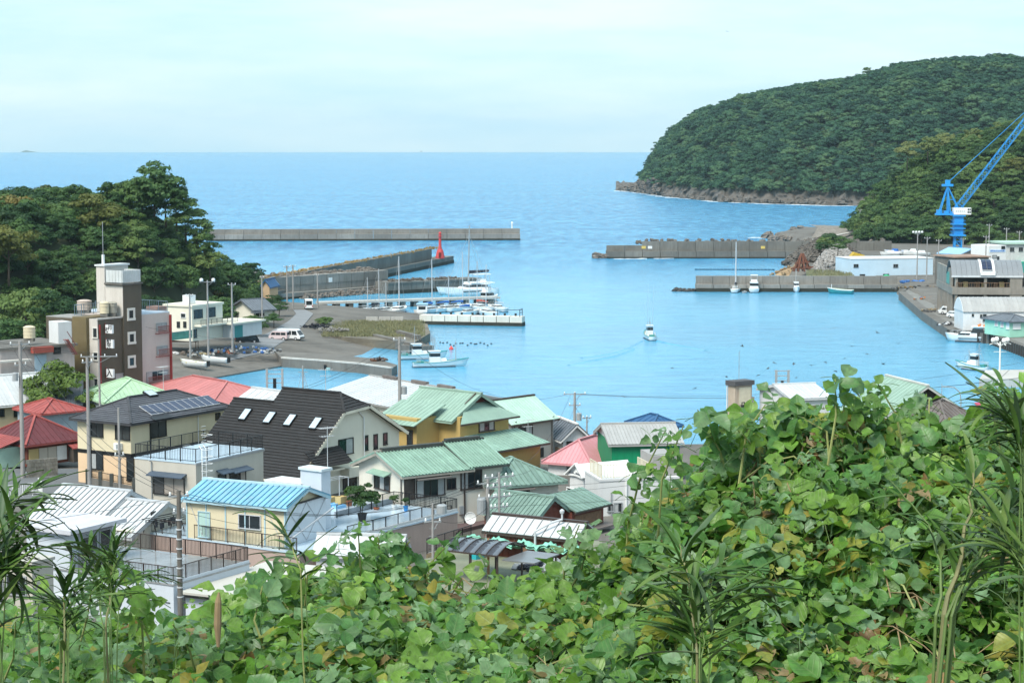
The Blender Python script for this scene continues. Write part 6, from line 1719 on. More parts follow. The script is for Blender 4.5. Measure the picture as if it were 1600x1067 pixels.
# left-edge greige building
h = House('greige_building', 'greige building with wide windows at the edge of the picture beside the railed white building', 'building', (50,882), 131, (70,872), (-90,862), 3.0, GREIGE)
h.win('l', (12,900,41,928), n=3, fm=GREYM, fw=.09); h.win('l', (-6,905,6,940), n=1, fm=GREYM); h.flat(GREYW, .1, .2)
h.win('l', (37,945,47,958), n=1, fm=GREYM, pm=GREYM, name='vent')
# ---------------------------------------------------------------- white roofs in front of the vines
h = House('white_gabled_building', 'building with a low white gabled sheet roof in front of the blue terrace', 'building', (622,866), 147, (662,852), (490,866), 3.0, WSTUC)
h.gable(R_WHITE, 'y', 1.0, .3, 7, wallm=WSTUC, seam=(.03,.02))
h = House('white_annex', 'white annex with a flat cream sheet roof beside the white railed building', 'building', (402,940), 133, (485,888), (335,912), 3.0, BLUEW)
h.flat(mat('cream_sheet_roof', (.50,.485,.44), .6, .05, .4, stain=.2, stcol=(.5,.48,.42)), .3, .2); h.box('gutter', BLACKM, -.42,-.3,h.h-.1,-.302,h.Wd+.3,h.h+.05)
# ---------------------------------------------------------------- hut, carport and gear on the raised terrace
TZ = 8.9
tp = [W(655,880,TZ), W(700,930,TZ), W(840,950,TZ), W(965,900,TZ), W(940,845,TZ), W(780,838,TZ), W(690,852,TZ)]
mb = MB(); mb.extr([(p.x,p.y,TZ) for p in tp], (0,0,-6)); struct('retaining_terrace', mb, mat('moss_concrete', (.2,.21,.15), .9, .2, .4, stain=.4, stcol=(.1,.12,.06)))
h = House('brown_hut', 'red-brown boarded hut with a white ribbed roof and a bent steel flue', 'hut', (899,840), 141, (917,829), (762,825), TZ, BRICKR, Lx=2.8)
h.gable(R_WHITE, 'y', .8, .25, 11, bm=BATT, wallm=BRICKR, seam=(.05,.06), trim=BROWNM)
mb = MB(); mb.tube([(-.35,h.Wd*.42,h.h-1.2),(-.35,h.Wd*.42,h.h+.25),(.4,h.Wd*.3,h.h+.8),(1.0,h.Wd*.22,h.h+1.0),(1.0,h.Wd*.22,h.h+1.5)], .09, 8); mb.lathe([(.15,0),(.18,.18),(.05,.3)], 8, (1.0,h.Wd*.22,h.h+1.45)); mb.build('flue', ALU, h.t)
for k in range(14): h.box('board_batten', BRICKR, -.05,.2+k*h.Wd/14,.1,-.002,.27+k*h.Wd/14,h.h-.15)
h.box('crate_front', WOODP, -.9,h.Wd*.38,0,-.06,h.Wd*.52,1.0)
# green netting along the hut
t = thing('green_net', 'rumpled pale green netting draped along the front of the brown hut', 'netting', h.o.copy(), h.th)
rows = []
for j in range(5):
    rows.append([(-1.1 + j*.28 + .1*math.sin(i*1.9+j), -.9 + i*.26, 1.15 + .22*math.sin(j*.9+.4) + .16*math.sin(i*.8) + .12*math.sin(i*2.3+j*2)) for i in range(36)])
mb = MB().grid(rows); nv = len(mb.v); mb.v += [(x,y,z-.16) for x,y,z in mb.v]; mb.f += [tuple(k+nv for k in f[::-1]) for f in mb.f]
mb.build('net', mat('pale_green_net', (.20,.50,.38), .8, .25, 3, stain=.3, stcol=(.45,.6,.5), streak=False), t, True)
# carport
h2 = House('carport', 'carport with an arched smoky roof on brown posts beside the brown hut', 'carport', (779,868), 134, (806,852), (697,856), TZ, None)
hh = h2.h
for x in (.1,h2.L-.1):
    for y in (.15,h2.Wd*.5,h2.Wd-.15): h2.box('post', BROWNM, x-.05,y-.05,0,x+.05,y+.05,hh)
NP = 5; SMOKE = mat('smoky_sheet', (.09,.10,.12), .12, .1, spec=.6)
for k in range(NP):
    y0_, y1_ = h2.Wd*k/NP+.02, h2.Wd*(k+1)/NP-.02
    rows = [[(x, y, hh + .55*math.sin(math.pi*(x+.2)/(h2.L+.4)) - z) for x in [(-.2)+(h2.L+.4)*i/9 for i in range(10)]] for y, z in ((y0_,0),(y1_,0),(y1_,.04),(y0_,.04),(y0_,0))]
    MB().grid(rows).build('roof_sheet', SMOKE, h2.t, True)
mb = MB()
for k in range(NP+1):
    y = h2.Wd*k/NP
    mb.tube([(x, y, hh + .55*math.sin(math.pi*(x+.2)/(h2.L+.4)) + .02) for x in [(-.2)+(h2.L+.4)*i/9 for i in range(10)]], .035, 4)
for x in (-.2,h2.L+.2): mb.bar((x,-.05,hh),(x,h2.Wd+.05,hh),.1)
mb.build('roof_frame', BROWNM, h2.t)
MB().box(.2,-2.6,hh-.35,h2.L+.1,-.15,hh-.27).build('canopy', mat('grey_canopy', (.16,.17,.18), .3), h2.t)
for x in (.4,h2.L-.1): h2.box('post', BROWNM, x-.05,-2.5,0,x+.05,-2.4,hh-.35)
t = thing('wooden_post', 'bare orange-brown wooden post in front of the carport', 'post', W(763,900,TZ)); MB().cyl(0,0,-.5,2.6,.09,.08,8).build('post', mat('raw_timber', (.42,.23,.11), .8, .2, 3), t)
t = thing('railing_fence', 'dark railing on a low wall beside the carport', 'fence', W(665,866,TZ)); o_ = t.location.copy()
a_, b_ = W(666,872,TZ)-o_, W(735,850,TZ)-o_
MB().extr([a_, b_, b_+Vector((.1,.16,0)), a_+Vector((.1,.16,0))], (0,0,.3)).build('low_wall', mat('salmon_wall', (.5,.33,.2), .85), t)
railing(t, [a_+Vector((.05,.08,.3)), b_+Vector((.05,.08,.3))], 1.1, BLACKM, 1.3, .14, 'railing')
crate_ = [('cyan plastic crate under the arched carport roof', 745, 872, (.9,.6,.6), mat('cyan_plastic', (.03,.4,.45), .4)), ('plywood box in front of the green netting by the hut', 832, 872, (1.0,.5,.85), WOODP)]
for lb, px, py, d_, m_ in crate_:
    p = W(px, py, TZ); t = thing('storage_box', lb, 'box', p, .9); x,y,z = d_
    MB().box(-x/2,-y/2,0,x/2,y/2,z).build('body', m_, t); MB().box(-x/2-.03,-y/2-.03,z,x/2+.03,y/2+.03,z+.06).build('lid', m_, t)
pile_of('gear_heap', 'dark heap of pots and gear beside the plywood box', 'gear', 846, 888, TZ, 30, 1.2, [(.03,.035,.05),(.3,.32,.33)], 12, .7)
dish(W(737, 838, TZ-2.0)+Vector((0,0,1.0)), 'white satellite dish standing behind the carport', -.3, .5)
mb = MB(); pp = [W(640,858,5.5), W(700,845,5.5), W(800,820,5.5), W(760,812,5.5), W(660,838,5.5)]
mb.extr([(p.x,p.y,6.2) for p in pp], (0,0,-.4)); tag(mb.build('lower_roof', mat('purple_brown_roof', (.13,.085,.085), .7, .15)), 'flat purple-brown roof between the terrace building and the brown hut', 'roof')
# ---------------------------------------------------------------- right: roofs that rise over the vines
h = House('stair_tower', 'weathered beige concrete stair tower with a thin aerial, rising over the vines', 'tower', (1149,603), 220, (1175,601), None, 3, mat('patchy_beige', (.45,.38,.3), .9, .15, .6, stain=.6, stcol=(.3,.16,.11)), Wx=1.3)
h.flat(mat('dark_slab', (.08,.08,.085), .8), .2, .5); h.win('f', (1159,629,1162,635), n=1); h.win('f', (1164,630,1167,635), n=1); h.box('box', mat('cream_box', (.6,.55,.42), .7), .5,-.06,h.h-2.1,h.L-.2,-.004,h.h-.2)
h.box('side_box', GREYW, h.L,.3,h.h-4,h.L+.6,1.1,h.h-1.4); h.box('aerial', GREYM, h.L*.55,1.0,h.h+.5,h.L*.55+.04,1.04,h.h+3.6)
h = House('white_roofed_building', 'flat white roof just showing above the vines beside the ladder frame', 'building', (1237,622), 214, (1296,620), None, 3, WSTUC, Wx=9); h.gable(R_WHITE, 'x', .9, .3, 10, wallm=WSTUC, seam=(.03,.02))
h = House('hall_with_green_roof', 'pale green irimoya roof with a dark gable showing through the vines', 'hall', (1376,650), 205, (1478,648), (1335,646), 3, mat('pale_green_wall', (.42,.55,.44), .8), Lx=9.5, Wx=8)
h.gable(R_SAGE, 'y', 3.0, .9, 12, trim=mat('white_ridge', (.55,.55,.52), .7), wallm=DKWOOD, seam=(.04,.03))
h = House('brown_roofed_house', 'white house with a brown-grey hipped roof showing above the vines, lightning rod on top', 'house', (1478,664), 196, (1520,655), (1420,656), 3, WSTUC); h.hip(R_BROWN, 1.9, .6, (12,10), seam=(.1,.08), trim=R_BROWN); h.box('lightning_rod', GREYM, h.L*.5,h.Wd*.5,h.h+1.9,h.L*.5+.04,h.Wd*.5+.04,h.h+3.6)
mb = MB(); p = W(1530,652,4); t = thing('red_roofed_kiosk', 'strip of dark pink roof beside the curved street lamp', 'kiosk', p); MB().box(0,0,-1,2.2,2,1.2).build('wall', WSTUC, t); MB().extr([(-.3,-.4,1.2),(2.5,-.4,1.2),(2.5,1.5,1.6),(-.3,1.5,1.6)], (0,0,.1)).build('roof', mat('dark_pink_roof', (.45,.05,.12), .6), t)
# ---------------------------------------------------------------- the hotel
HB = mat('umber_tiled_wall', (.105,.085,.06), .7, .14, .5, stain=.3, stcol=(.06,.05,.04), bump=.15, bscale=8)
HO = mat('olive_brown_wall', (.15,.115,.055), .75, .12, .4, stain=.25, stcol=(.1,.08,.05))
HW = mat('grimy_white_render', (.58,.54,.49), .85, .06, .3, stain=.4, stcol=(.34,.3,.26))
HP = mat('pinkish_render', (.52,.46,.42), .85, .06, .3, stain=.35, stcol=(.35,.3,.27))
h = House('hotel', 'run-down hotel with a tall umber brown stair tower, white sign boxes and roof tanks', 'hotel', (153,500), 250, (191,496.3), None, 3, HB, Wx=9)
FN, LN = (0,-1,0), (-1,0,0)
xt = h.L; xR = h.hit(221,470,(0,-.25,0),FN).x; zt2 = h.hit(205,444.5,(0,0,0),FN).z; zt1 = h.h
yt = h.hit(166,470,(xt,0,0),LN).y; yu = h.hit(151.5,440,(xt,0,0),LN).y
h.wall(HB, xt+.002, -.25, xR, yt, zt2); h.box('tower_side', HW, xt-.06,-.2,zt1+.2,xt,yt+.1,zt2-.1)
zu = h.hit(170,416,(0,yt,0),FN).z; xu1 = h.hit(201,418,(0,yt,0),FN).x
h.box('upper_wall', HW, xt-.1,yt+.11,zt1,xu1,yu,zu); h.box('upper_slab', mat('pale_slab2', (.6,.62,.62), .7), xt-.25,yt-.05,zu,xu1+.15,yu+.15,zu+.2)
# corrugated screen round the roof tank
mb = MB(); za, zb_ = h.hit(191,442,(xt,-.4,0),FN).z, h.hit(191,423,(xt,-.4,0),FN).z; x1_ = xR-.3
for k in range(20): xx = xt-.3+(x1_-xt+.3)*k/20; mb.box(xx,-.46 if k%2 else -.5,za,xx+(x1_-xt+.3)/20-.005,-.4,zb_)
for k in range(10): yy = -.4+k*yt/10; mb.box(xt-.36 if k%2 else xt-.4,yy,za,xt-.3,yy+yt/10-.005,zb_); mb.box(x1_,yy,za,x1_+.06,yy+yt/10-.005,zb_)
mb.build('tank_screen', mat('faded_corrugated', (.55,.58,.58), .6, .12, 1, stain=.4, stcol=(.35,.33,.3)), h.t)
mb = MB(); mb.box(xt-.35,-.45,zt2+.02,xR+.1,yt,zt2+.22); [mb.bar((x,-.3,zt2+.1),(x,-.3,za),.12) for x in (xt-.2,xt+2,x1_)]; mb.build('tank_platform', CONC_D, h.t)
h.box('aerial', GREYM, xt+.6,yt+1,zu,xt+.66,yt+1.06,zu+5.5); h.box('aerial_foot', WHITEM, xt+.5,yt+.9,zu,xt+.76,yt+1.16,zu+1.4)
WFR = mat('white_reveal', (.66,.64,.58), .7, .05)
for b in ((201,485,208,497),(202,522,209,534),(202,559,209,571)): h.win('f', b, off=.25, n=1, fm=WFR, fw=.3)
h.win('f', (181,584,193,602), n=2, fm=GREYM, pm=(CURT, CURT))
xp = h.hit(164,540,(0,0,0),FN).x
h.box('pipe', mat('red_pipe', (.28,.035,.03), .6), xp-1.0,-.16,0,xp-.8,-.01,h.h-.6)
# white strip and olive block round the corner
ys_ = h.hit(141,540,(0,0,0),LN).y
h.box('side_wall', HW, -.12,.0,0,-.003,ys_,h.h+.1); h.box('roof_edge', HW, -.2,-.12,h.h,xt-.01,0.1,h.h+.2); h.box('roof', CONC, 0,.11,h.h,xt-.1,9,h.h+.1)
for b in ((146,513,152,527),(147,551,153,562),(148,592,153,603)): h.win('l', b, off=.12, n=1, fm=WFR, fw=.14)
yo = h.hit(114,540,(-.6,0,0),LN).y; xl, zo = -.6, h.hit(127,496,(-.6,ys_,0),LN).z
h.box('curved_block', HO, -.6,ys_+.01,0,8,yo,zo); MB().tube([(.3,yo-.3,0),(.3,yo-.3,zo-.01)], .9, 14).build('rounded_corner', HO, h.t, True)
# right wing
xw = h.hit(266,490,(0,-.1,0),(0,-1,0)).x; zw = h.hit(243,490,(0,0,0),(0,-1,0)).z
h.box('wing_wall', HP, xR+.003,.0,0,xw,11,zw); h.box('wing_roof', mat('wing_roof_paint', (.5,.58,.66), .6), xR+.003,.05,zw,xw,11,zw+.12)
RIR = mat('rusty_red_rail', (.22,.07,.06), .7, .2)
for b in ((244,505,260,516),(245,541,261,552),(229,580,262,594)):
    w = h.win('f', b, n=2 if b[0] > 235 else 4, fm=GREYM, pm=(CURT, CURT) if b[0] > 235 else (CURT, GLASS, GLASS, CURT))
    s0, s1 = sorted((h.hit(b[0], b[3], (0,0,0), (0,-1,0)).x, h.hit(b[2], b[3], (0,0,0), (0,-1,0)).x)); zz = h.hit((b[0]+b[2])/2, b[3], (0,0,0), (0,-1,0)).z
    r_ = MB().bar((s0-.15,-.45,zz+.55),(s1+.15,-.45,zz+.55),.07).bar((s0-.15,-.45,zz-.35),(s1+.15,-.45,zz-.35),.1).bar((s0-.15,-.45,zz-.35),(s0-.15,0,zz-.35),.08).bar((s1+.15,-.45,zz-.35),(s1+.15,0,zz-.35),.08)
    k = int((s1-s0)/.16)
    for i in range(k+1): xx = s0+(s1-s0)*i/k; r_.bar((xx,-.45,zz-.35),(xx,-.45,zz+.55),.035)
    r_.build('window_rail', RIR, h.t)
h.box('downpipe', mat('red_pipe', (.28,.035,.03)), xw-.12,-.25,0,xw+.1,-.02,zw-.3); h.box('fire_escape_box', mat('rusty_box', (.3,.18,.14), .8), xw-.1,2,zw-1.0,xw+1.6,4,zw+.6)
h.rail([(xR+.2,8),(xw-.1,8),(xw-.1,.3)], 1.3, mat('blue_grey_rail', (.16,.22,.27), .6), 1.6, .3, z=zw+.12); h.rail([(-.4,ys_+1),(-.4,yo-.2),(6,yo-.2)], 1.3, mat('blue_grey_rail', (.16,.22,.27), .6), 1.6, .3, z=zo+.2)
# tanks on the roof
def tank(label, px, py, Y, r, hgt, m=mat('cream_tank', (.62,.54,.38), .6, .06, stain=.25, stcol=(.4,.3,.18))):
    p = D(px, py, Y); t = thing('water_tank', label, 'water tank', (p.x, Y, p.z))
    MB().lathe([(r,0),(r,hgt*.86),(r*1.05,hgt*.87),(r*.6,hgt*.97),(.15,hgt),(.02,hgt)], 20).build('drum', m, t, False)
    mb = MB(); [mb.tube([(r*1.01*math.cos(a), r*1.01*math.sin(a), hgt*f) for a in [2*math.pi*k/20 for k in range(21)]], .04, 4) for f in (.3,.6,.85)]; mb.build('hoop', m, t)
    MB().box(-r*.8,-r*.8,-.4,r*.8,r*.8,-.01).build('plinth', CONC_D, t)
    return t
tank('cream cylindrical water tank on the hotel roof against the tower', 163, 489.5, 252, .56, 1.5); tank('grey cylindrical tank beside the cream one on the hotel roof', 175, 488.5, 253, .64, 1.4, mat('grimy_tank', (.32,.3,.25), .7, .2, 2)); tank('weathered pinkish tank standing farther back on the hotel roof', 132, 484, 257, .9, 1.3, mat('pinkish_tank', (.5,.42,.36), .8, .1, stain=.4, stcol=(.3,.22,.18)))
tank('cream water tank on the low roof next to the hotel, before the wood', 46, 528, 244, .7, 1.5)
mb = MB(); g = random.Random(9)
# signs
def glyphs(parent, txt, size, loc, m, wdt=None):
    cu = bpy.data.curves.new('glyph', 'FONT'); cu.body = txt; cu.size = size; cu.align_x = 'CENTER'; cu.align_y = 'CENTER'; cu.extrude = .006; cu.offset = size*.022
    o = bpy.data.objects.new('glyph', cu); COL.objects.link(o)
    me = bpy.data.meshes.new_from_object(o.evaluated_get(bpy.context.evaluated_depsgraph_get()))
    bpy.data.objects.remove(o); bpy.data.curves.remove(cu)
    me.materials.clear(); me.materials.append(m)
    q = link('lettering', me, parent, loc); q.rotation_euler = (math.pi/2, 0, 0)
    return q
SIGNW = mat('sign_white', (.78,.8,.8), .4, .03); INK = mat('sign_ink', (.02,.022,.03), .6)
for chars, b, lb in (((('月',.26,.24),('荘',-.24,-.24)), (163,508,174,520), 'white box sign with two black characters highest on the brown hotel wall'), ((('観',-.06,.25),('光',-.06,-.28)), (164,531,175,543), 'white box sign with two stacked black characters, middle of the three on the hotel'), ((('入',-.05,0),), (165,577,175,589), 'white box sign with one black character lowest on the brown hotel wall')):
    a_ = h.hit(b[0], b[1], (0,-.5,0), (0,-1,0)); c_ = h.hit(b[2], b[3], (0,-.5,0), (0,-1,0))
    wl = h.o + Matrix.Rotation(h.th,3,'Z') @ Vector(((a_.x+c_.x)/2, -.5, (a_.z+c_.z)/2))
    t = thing('box_sign', lb, 'sign', wl, h.th, 'white box signs on the hotel'); h2_ = abs(a_.z-c_.z)/2
    MB().box(-.14,-.85,-h2_,.14,.3,h2_).build('light_box', SIGNW, t); MB().bar((.0,.44,-h2_-.2),(.0,.44,h2_+.2),.1).build('bracket', RIR, t)
    for ch, x, z in chars:
        q_ = glyphs(t, ch, (.78 if len(chars) > 1 else 1.1), (-.148, -.27-x*.9, z*h2_*2.0), INK); q_.rotation_euler = (math.pi/2, 0, -math.pi/2)
# low buildings beside the hotel
h = House('low_annex', 'low grimy white buildings with a red fascia and rusty outside stair beside the hotel', 'building', (0,548), 240, (116,540), None, 3.5, mat('grimy_pink_wall', (.45,.4,.38), .85, .1, .4, stain=.4, stcol=(.25,.22,.2)), Wx=9)
h.flat(CONC_D, .3, .3); a_ = h.hit(46,545,(0,0,0),(0,-1,0)).x; b_ = h.hit(78,545,(0,0,0),(0,-1,0)).x
h.box('red_fascia', mat('brick_red_fascia', (.33,.07,.05), .7), a_,-1.0,h.h-.5,b_,-.31,h.h+.2); h.box('blue_door', mat('pale_blue_door', (.4,.52,.6), .6), a_+.6,-.06,.3,b_-.5,-.003,h.h-.8); h.box('awning', CONC_L, -1,-1.4,h.h-1.3,a_-.4,-.31,h.h-1.1)
mb = MB(); a0 = h.hit(100,530,(0,-.6,0),(0,-1,0)); b0 = h.hit(114,552,(0,-.6,0),(0,-1,0))
for k in range(9): p = a0.lerp(b0, k/8); mb.box(p.x-.15,-1.4,p.z-.08,p.x+.25,-.6,p.z)
mb.bar(a0+Vector((0,-.8,0)), b0+Vector((0,-.8,0)), .25); mb.bar(a0+Vector((0,-.8,1)), b0+Vector((0,-.8,1)), .07); mb.build('outside_stair', RIR, h.t)
h.box('upper_hut', WSTUC, h.hit(91,515,(0,.6,0),(0,-1,0)).x,.6,h.h+.3,h.hit(112,515,(0,.6,0),(0,-1,0)).x,3,h.hit(100,503,(0,.6,0),(0,-1,0)).z); h.win('f', (84,543,94,552), n=2)
# white modern house and garage
h = House('modern_house', 'white two-storey modern house with dark glazed balcony behind the hotel, tank on its roof', 'house', (300,480), 352, (340,474.5), (265,477), 4.4, CREAMW)
h.flat(CREAMW, .2, .35); h.box('roof_tank', WHITEM, 1.2,1.5,h.h+.4,2.9,3.0,h.h+1.9)
h.win('f', (303,484,316,497), n=2); h.win('f', (323,481,336,495), n=2); h.win('l', (283,490,290,496), n=1, fm=WHITEM); h.win('l', (277,503,281,511), n=1); h.win('l', (287,503,291,511), n=1); h.winl('f',.4,1.1,.6,2.0,n=1)
h.box('balcony', CREAMW, .5,-1.6,2.5,h.L+2.5,-.01,2.8); h.rail([(.5,-1.5),(h.L+2.4,-1.5)], .9, BLACKM, 1.4, .25, z=2.8)
h.box('garage', WSTUC, h.L+.05,-2.2,0,h.L+8.5,4,2.4); h.box('garage_roof', CREAMW, h.L-.9,-2.9,2.41,h.L+8.8,4.3,2.7); h.box('garage_door', mat('teal_door', (.03,.22,.22), .5), h.L+.5,-2.26,0,h.L+2.8,-2.205,2.1)
h = House('hedge_wall', 'low teal-painted garden wall in front of the modern house', 'wall', (268,520), 340, (300,516), None, 5.7, mat('teal_wall', (.1,.28,.22), .8), Wx=.2)
h.box('coping', CONC_L, -.05,-.05,h.h,h.L+.05,.25,h.h+.08)
h = House('grey_roofed_house', 'small white house with a slate grey double roof among shrubs above the lane', 'house', (397,483), 400, (414,480), (377,478), 3.4, CREAMW)
h.gable(R_TILE, 'x', 1.6, .7, 10, wallm=CREAMW, seam=(.08,.06)); h.win('f', (400,486,404,494), n=1); h.win('f', (407,485,412,493), n=1)
h.box('porch_roof', R_TILE, -.8,-1.6,h.h-.7,h.L*.4,-.01,h.h-.55)
h = House('tan_house', 'narrow tan house with a dark blue roof at the root of the breakwater', 'house', (421,446), 470, (429,443), (412,445), 2.6, mat('tan_boards', (.5,.36,.22), .8, .08)); h.gable(R_DKBLUE, 'x', 1.3, .4, 6, wallm=mat('tan_boards', (.5,.36,.22)))
# ---------------------------------------------------------------- harbour buildings, right
h = House('market_hall', 'concrete market hall with a barrel-vaulted grey roof and open upper floor', 'market hall', (1490,432), 430, (1592,431), (1452,411), 2, None, Wx=26)
cw = mat('market_concrete', (.24,.22,.19), .9, .18, .3, stain=.5, stcol=(.12,.11,.09))
z1 = h.hit(1500,449,(0,0,0),(0,-1,0)).z; z2 = h.hit(1500,460,(0,0,0),(0,-1,0)).z; ztp = h.h
h.box('floor_slab', cw, -.3,-.6,z2,h.L+6,h.Wd,z1)
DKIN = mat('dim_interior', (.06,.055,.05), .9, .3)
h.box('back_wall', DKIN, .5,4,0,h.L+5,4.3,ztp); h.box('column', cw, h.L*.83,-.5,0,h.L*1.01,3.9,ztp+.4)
for f in (.02,.45): h.box('column', cw, h.L*f,-.4,0,h.L*f+.55,.5,ztp)
g = random.Random(2)
for k in range(5): h.box('wall_post', cw, -.25,1.5+k*5,0,.25,2.0+k*5,z2-.02)
for k in range(12): h.box('side_pillar', cw, -.3,.6+k*2.1,0,.0,1.05+k*2.1,z2-.01)
h.box('side_upper_wall', cw, -.2,3,z1,.3,h.Wd,ztp+1.5); h.box('side_lower_wall', CONC_D, .1,.6,0,.25,h.Wd,z2-.02)
h.box('green_panel', mat('teal_panel', (.08,.3,.25), .6), -.26,5,z1+.4,-.21,9.5,ztp+.6)
mb = MB(); [mb.bar((x,-.45,z1),(x,-.45,z1+1.0),.06) for x in np.linspace(.6,h.L*.82,22)]; mb.bar((.6,-.45,z1+1.0),(h.L*.82,-.45,z1+1.0),.09); mb.build('balcony_rail', WOODP, h.t)
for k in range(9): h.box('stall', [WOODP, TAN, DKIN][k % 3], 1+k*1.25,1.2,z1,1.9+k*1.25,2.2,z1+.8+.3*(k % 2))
h.box('parked_crates', mat('red_crate', (.35,.05,.04), .6), 2.4,.8,0,4.6,1.8,.9); h.box('blue_tarp', mat('blue_tarp', (.05,.16,.42), .6), 1.6,.0,0,3.6,.7,.45)
RV = mat('grey_vault_sheet', (.2,.215,.23), .5, .06, .4, rnd=.02); vd = 9.0
nseg = 12
ro = MB().box(-.5,-.7,ztp-.15,h.L+.3,-.5,ztp+.25).build('roof', mat('white_fascia', (.55,.57,.58), .6), h.t)
zpk = h.hit(1540,406,(0,vd*.5,0),(0,-1,0)).z
for k in range(14):
    x0_, x1_ = -.5+(h.L+.8)*k/14+.02, -.5+(h.L+.8)*(k+1)/14-.02
    rows = [[(x, -.7+vd*i/nseg, ztp+.25+(zpk-ztp-.25)*math.sin(math.pi*i/nseg)**.8-zz) for i in range(nseg+1)] for x, zz in ((x0_,0),(x1_,0),(x1_,.1),(x0_,.1),(x0_,0))]
    MB().grid(rows).build('roof_sheet', RV, ro)
xa, xb = h.hit(1533,420,(0,0,0),(0,-1,0)).x, h.hit(1553,420,(0,0,0),(0,-1,0)).x
mb = MB()
def vz(i): return ztp+.25+(zpk-ztp-.25)*math.sin(math.pi*i/nseg)**.8
for x in (xa, xb): mb.grid([[(x+dx, -.75+vd*i/nseg, vz(i)+.16) for i in np.linspace(.3,6.5,10)] for dx in (-.22,.22)]); mb.grid([[(x+dx, -.75+vd*i/nseg, vz(i)+z_) for i in np.linspace(.3,6.5,10)] for dx, z_ in ((-.22,0),(-.22,.16))])
mb.box(xa-.2,-.95,ztp+.3,xb+.2,-.71,ztp+1.1); mb.build('skylight_frame', WHITEM, ro)
for c in range(2):
    for r_ in range(5):
        i0, i1 = 1.2+r_*1.05, 1.2+r_*1.05+.95; x0_ = xa+.3+(xb-xa-.6)*c/2; x1_ = x0_+(xb-xa-.6)/2-.1
        MB().grid([[(x, -.75+vd*i/nseg, vz(i)+.14) for i in np.linspace(i0,i1,4)] for x in (x0_,x1_)]).build('skylight_pane', SOLAR, ro)
# corrugated warehouse
h = House('warehouse', 'long white warehouse with a rounded pale corrugated roof on the quay', 'warehouse', (1505,487), 400, (1600,487), None, 2, WSTUC, Lx=22, Wx=8)
ro = MB().box(-.1,-.15,h.h-.1,h.L+.1,-.02,h.h+.05).build('roof', R_WGREY, h.t)
for k in range(24):
    x0_, x1_ = h.L*k/24, h.L*(k+1)/24
    rows = [[(x, -.2+8.4*i/8, h.h+2.6*math.sin(math.pi*(i/8))**.7-zz) for i in range(9)] for x, zz in ((x0_,0),(x0_+.1,-.07),(x0_+.2,0),(x1_-.02,0),(x1_-.02,.1),(x0_,.1),(x0_,0))]
    MB().grid(rows).build('roof_sheet', R_WGREY, ro, False)
MB().extr([(-.02, -.2+8.4*i/8, h.h+2.55*math.sin(math.pi*(i/8))**.7) for i in range(9)], (-.08,0,0)).build('end_wall', WSTUC, h.t)
h.win('f', (1536,491,1541,502), n=1, name='door', fm=GREYM); h.win('f', (1519,491,1521,494), n=1); h.win('f', (1532,492,1534,496), n=1)
# mint hut
h = House('mint_hut', 'mint green hut with a grey hipped roof on the quay by the passenger boat', 'hut', (1578,502), 385, (1602,499), (1552,496), 2, mat('mint_wall', (.33,.62,.48), .7, .05))
h.hip(R_TILE, 1.0, .5, (9,9), seam=(.05,.04)); h.win('l', (1555,501,1559,509), n=1, fm=WHITEM, pm=mat('pink_blind', (.6,.5,.48), .6)); h.win('l', (1564,503,1568,511), n=1, fm=WHITEM, pm=mat('pink_blind', (.6,.5,.48))); h.win('l', (1573,502,1577,514), n=1, fm=WHITEM, pm=WHITEM, name='door'); h.win('f', (1583,506,1594,514), n=1, fm=WHITEM, pm=WHITEM)
t = thing('red_vending_machine', 'red vending machine beside the mint green hut', 'vending machine', W(1598,516,2), .1); MB().box(-.5,-.4,0,.5,.4,1.9).build('cabinet', mat('vending_red', (.55,.03,.05), .4), t); MB().box(-.4,-.42,1.0,.4,-.401,1.75).build('display', CURT, t)
# light blue warehouse
h = House('blue_warehouse', 'long faded light blue warehouse with two small dark windows behind the pier', 'warehouse', (1330,405.5), 560, (1458,404), None, 2, mat('faded_blue_wall', (.48,.62,.72), .8, .08, .25, stain=.4, stcol=(.68,.72,.72), streak=False), Wx=12)
h.flat(WSTUC, .1, .2)
for b in ((1334,413,1341,418),(1396,413,1403,418)): h.win('f', b, n=2, fm=GREYM)
h.winl('f',2.6,4.0,.3,.9,n=2); h.winl('f',9.4,11,.3,.9,n=2)
g = random.Random(6)
for i, (px, w_, m_, lb) in enumerate([(1340,5.0,mat('yellow_tarp', (.5,.33,.03), .6),'yellow tarpaulin ridge behind the light blue warehouse')]):
    p = D(px, 404, 575); t = thing('tarpaulin', lb, 'tarpaulin', (p.x-2, 575, 2)); MB().extr([(0,0,0),(5,0,0),(4,0,5.4),(1.2,0,6.2),(0,0,4.8)], (0,4,0)).build('sheet', m_, t)
for i, (px, py, c) in enumerate([(1411,396,BLUEC),(1428,398,HULLW),(1440,396,HULLW),(1405,398,HULLW),(1452,398,HULLW)]):
    p = D(px, py, 600); t = thing('boat_on_stand', ['boat under a blue cover laid up behind the light blue warehouse','white boat laid up nearest the blue-covered one','white boat laid up by the bare poles','white boat laid up at the yard end by the spoil heap','white boat laid up nearest the crane'][i], 'boat', (p.x, 600, p.z-.2), R(150+i*12), 'boats laid up in the yard'); mb, rows = hull_mb(5.5,1.9,.8,.4); mb.build('hull', HULLW, t, True); deck_mb(rows,.05).build('cover', c, t); MB().box(.8,-.6,-4,4,.6,-.3).build('stand', GREYM, t)
    cabin_mb(1.5,3.6,1.2,.7,1.5).build('cabin', HULLW if c is HULLW else BLUEC, t)
t = thing('green_tent', 'small bright green tent-shaped tarp on the pier below the light blue warehouse', 'tarpaulin', W(1385,440,2.0)); MB().lathe([(2.1,0),(1.9,.5),(1.3,1.3),(.6,1.75),(.1,1.9)], 12).build('sheet', mat('tarp_green', (.02,.36,.16), .6), t)
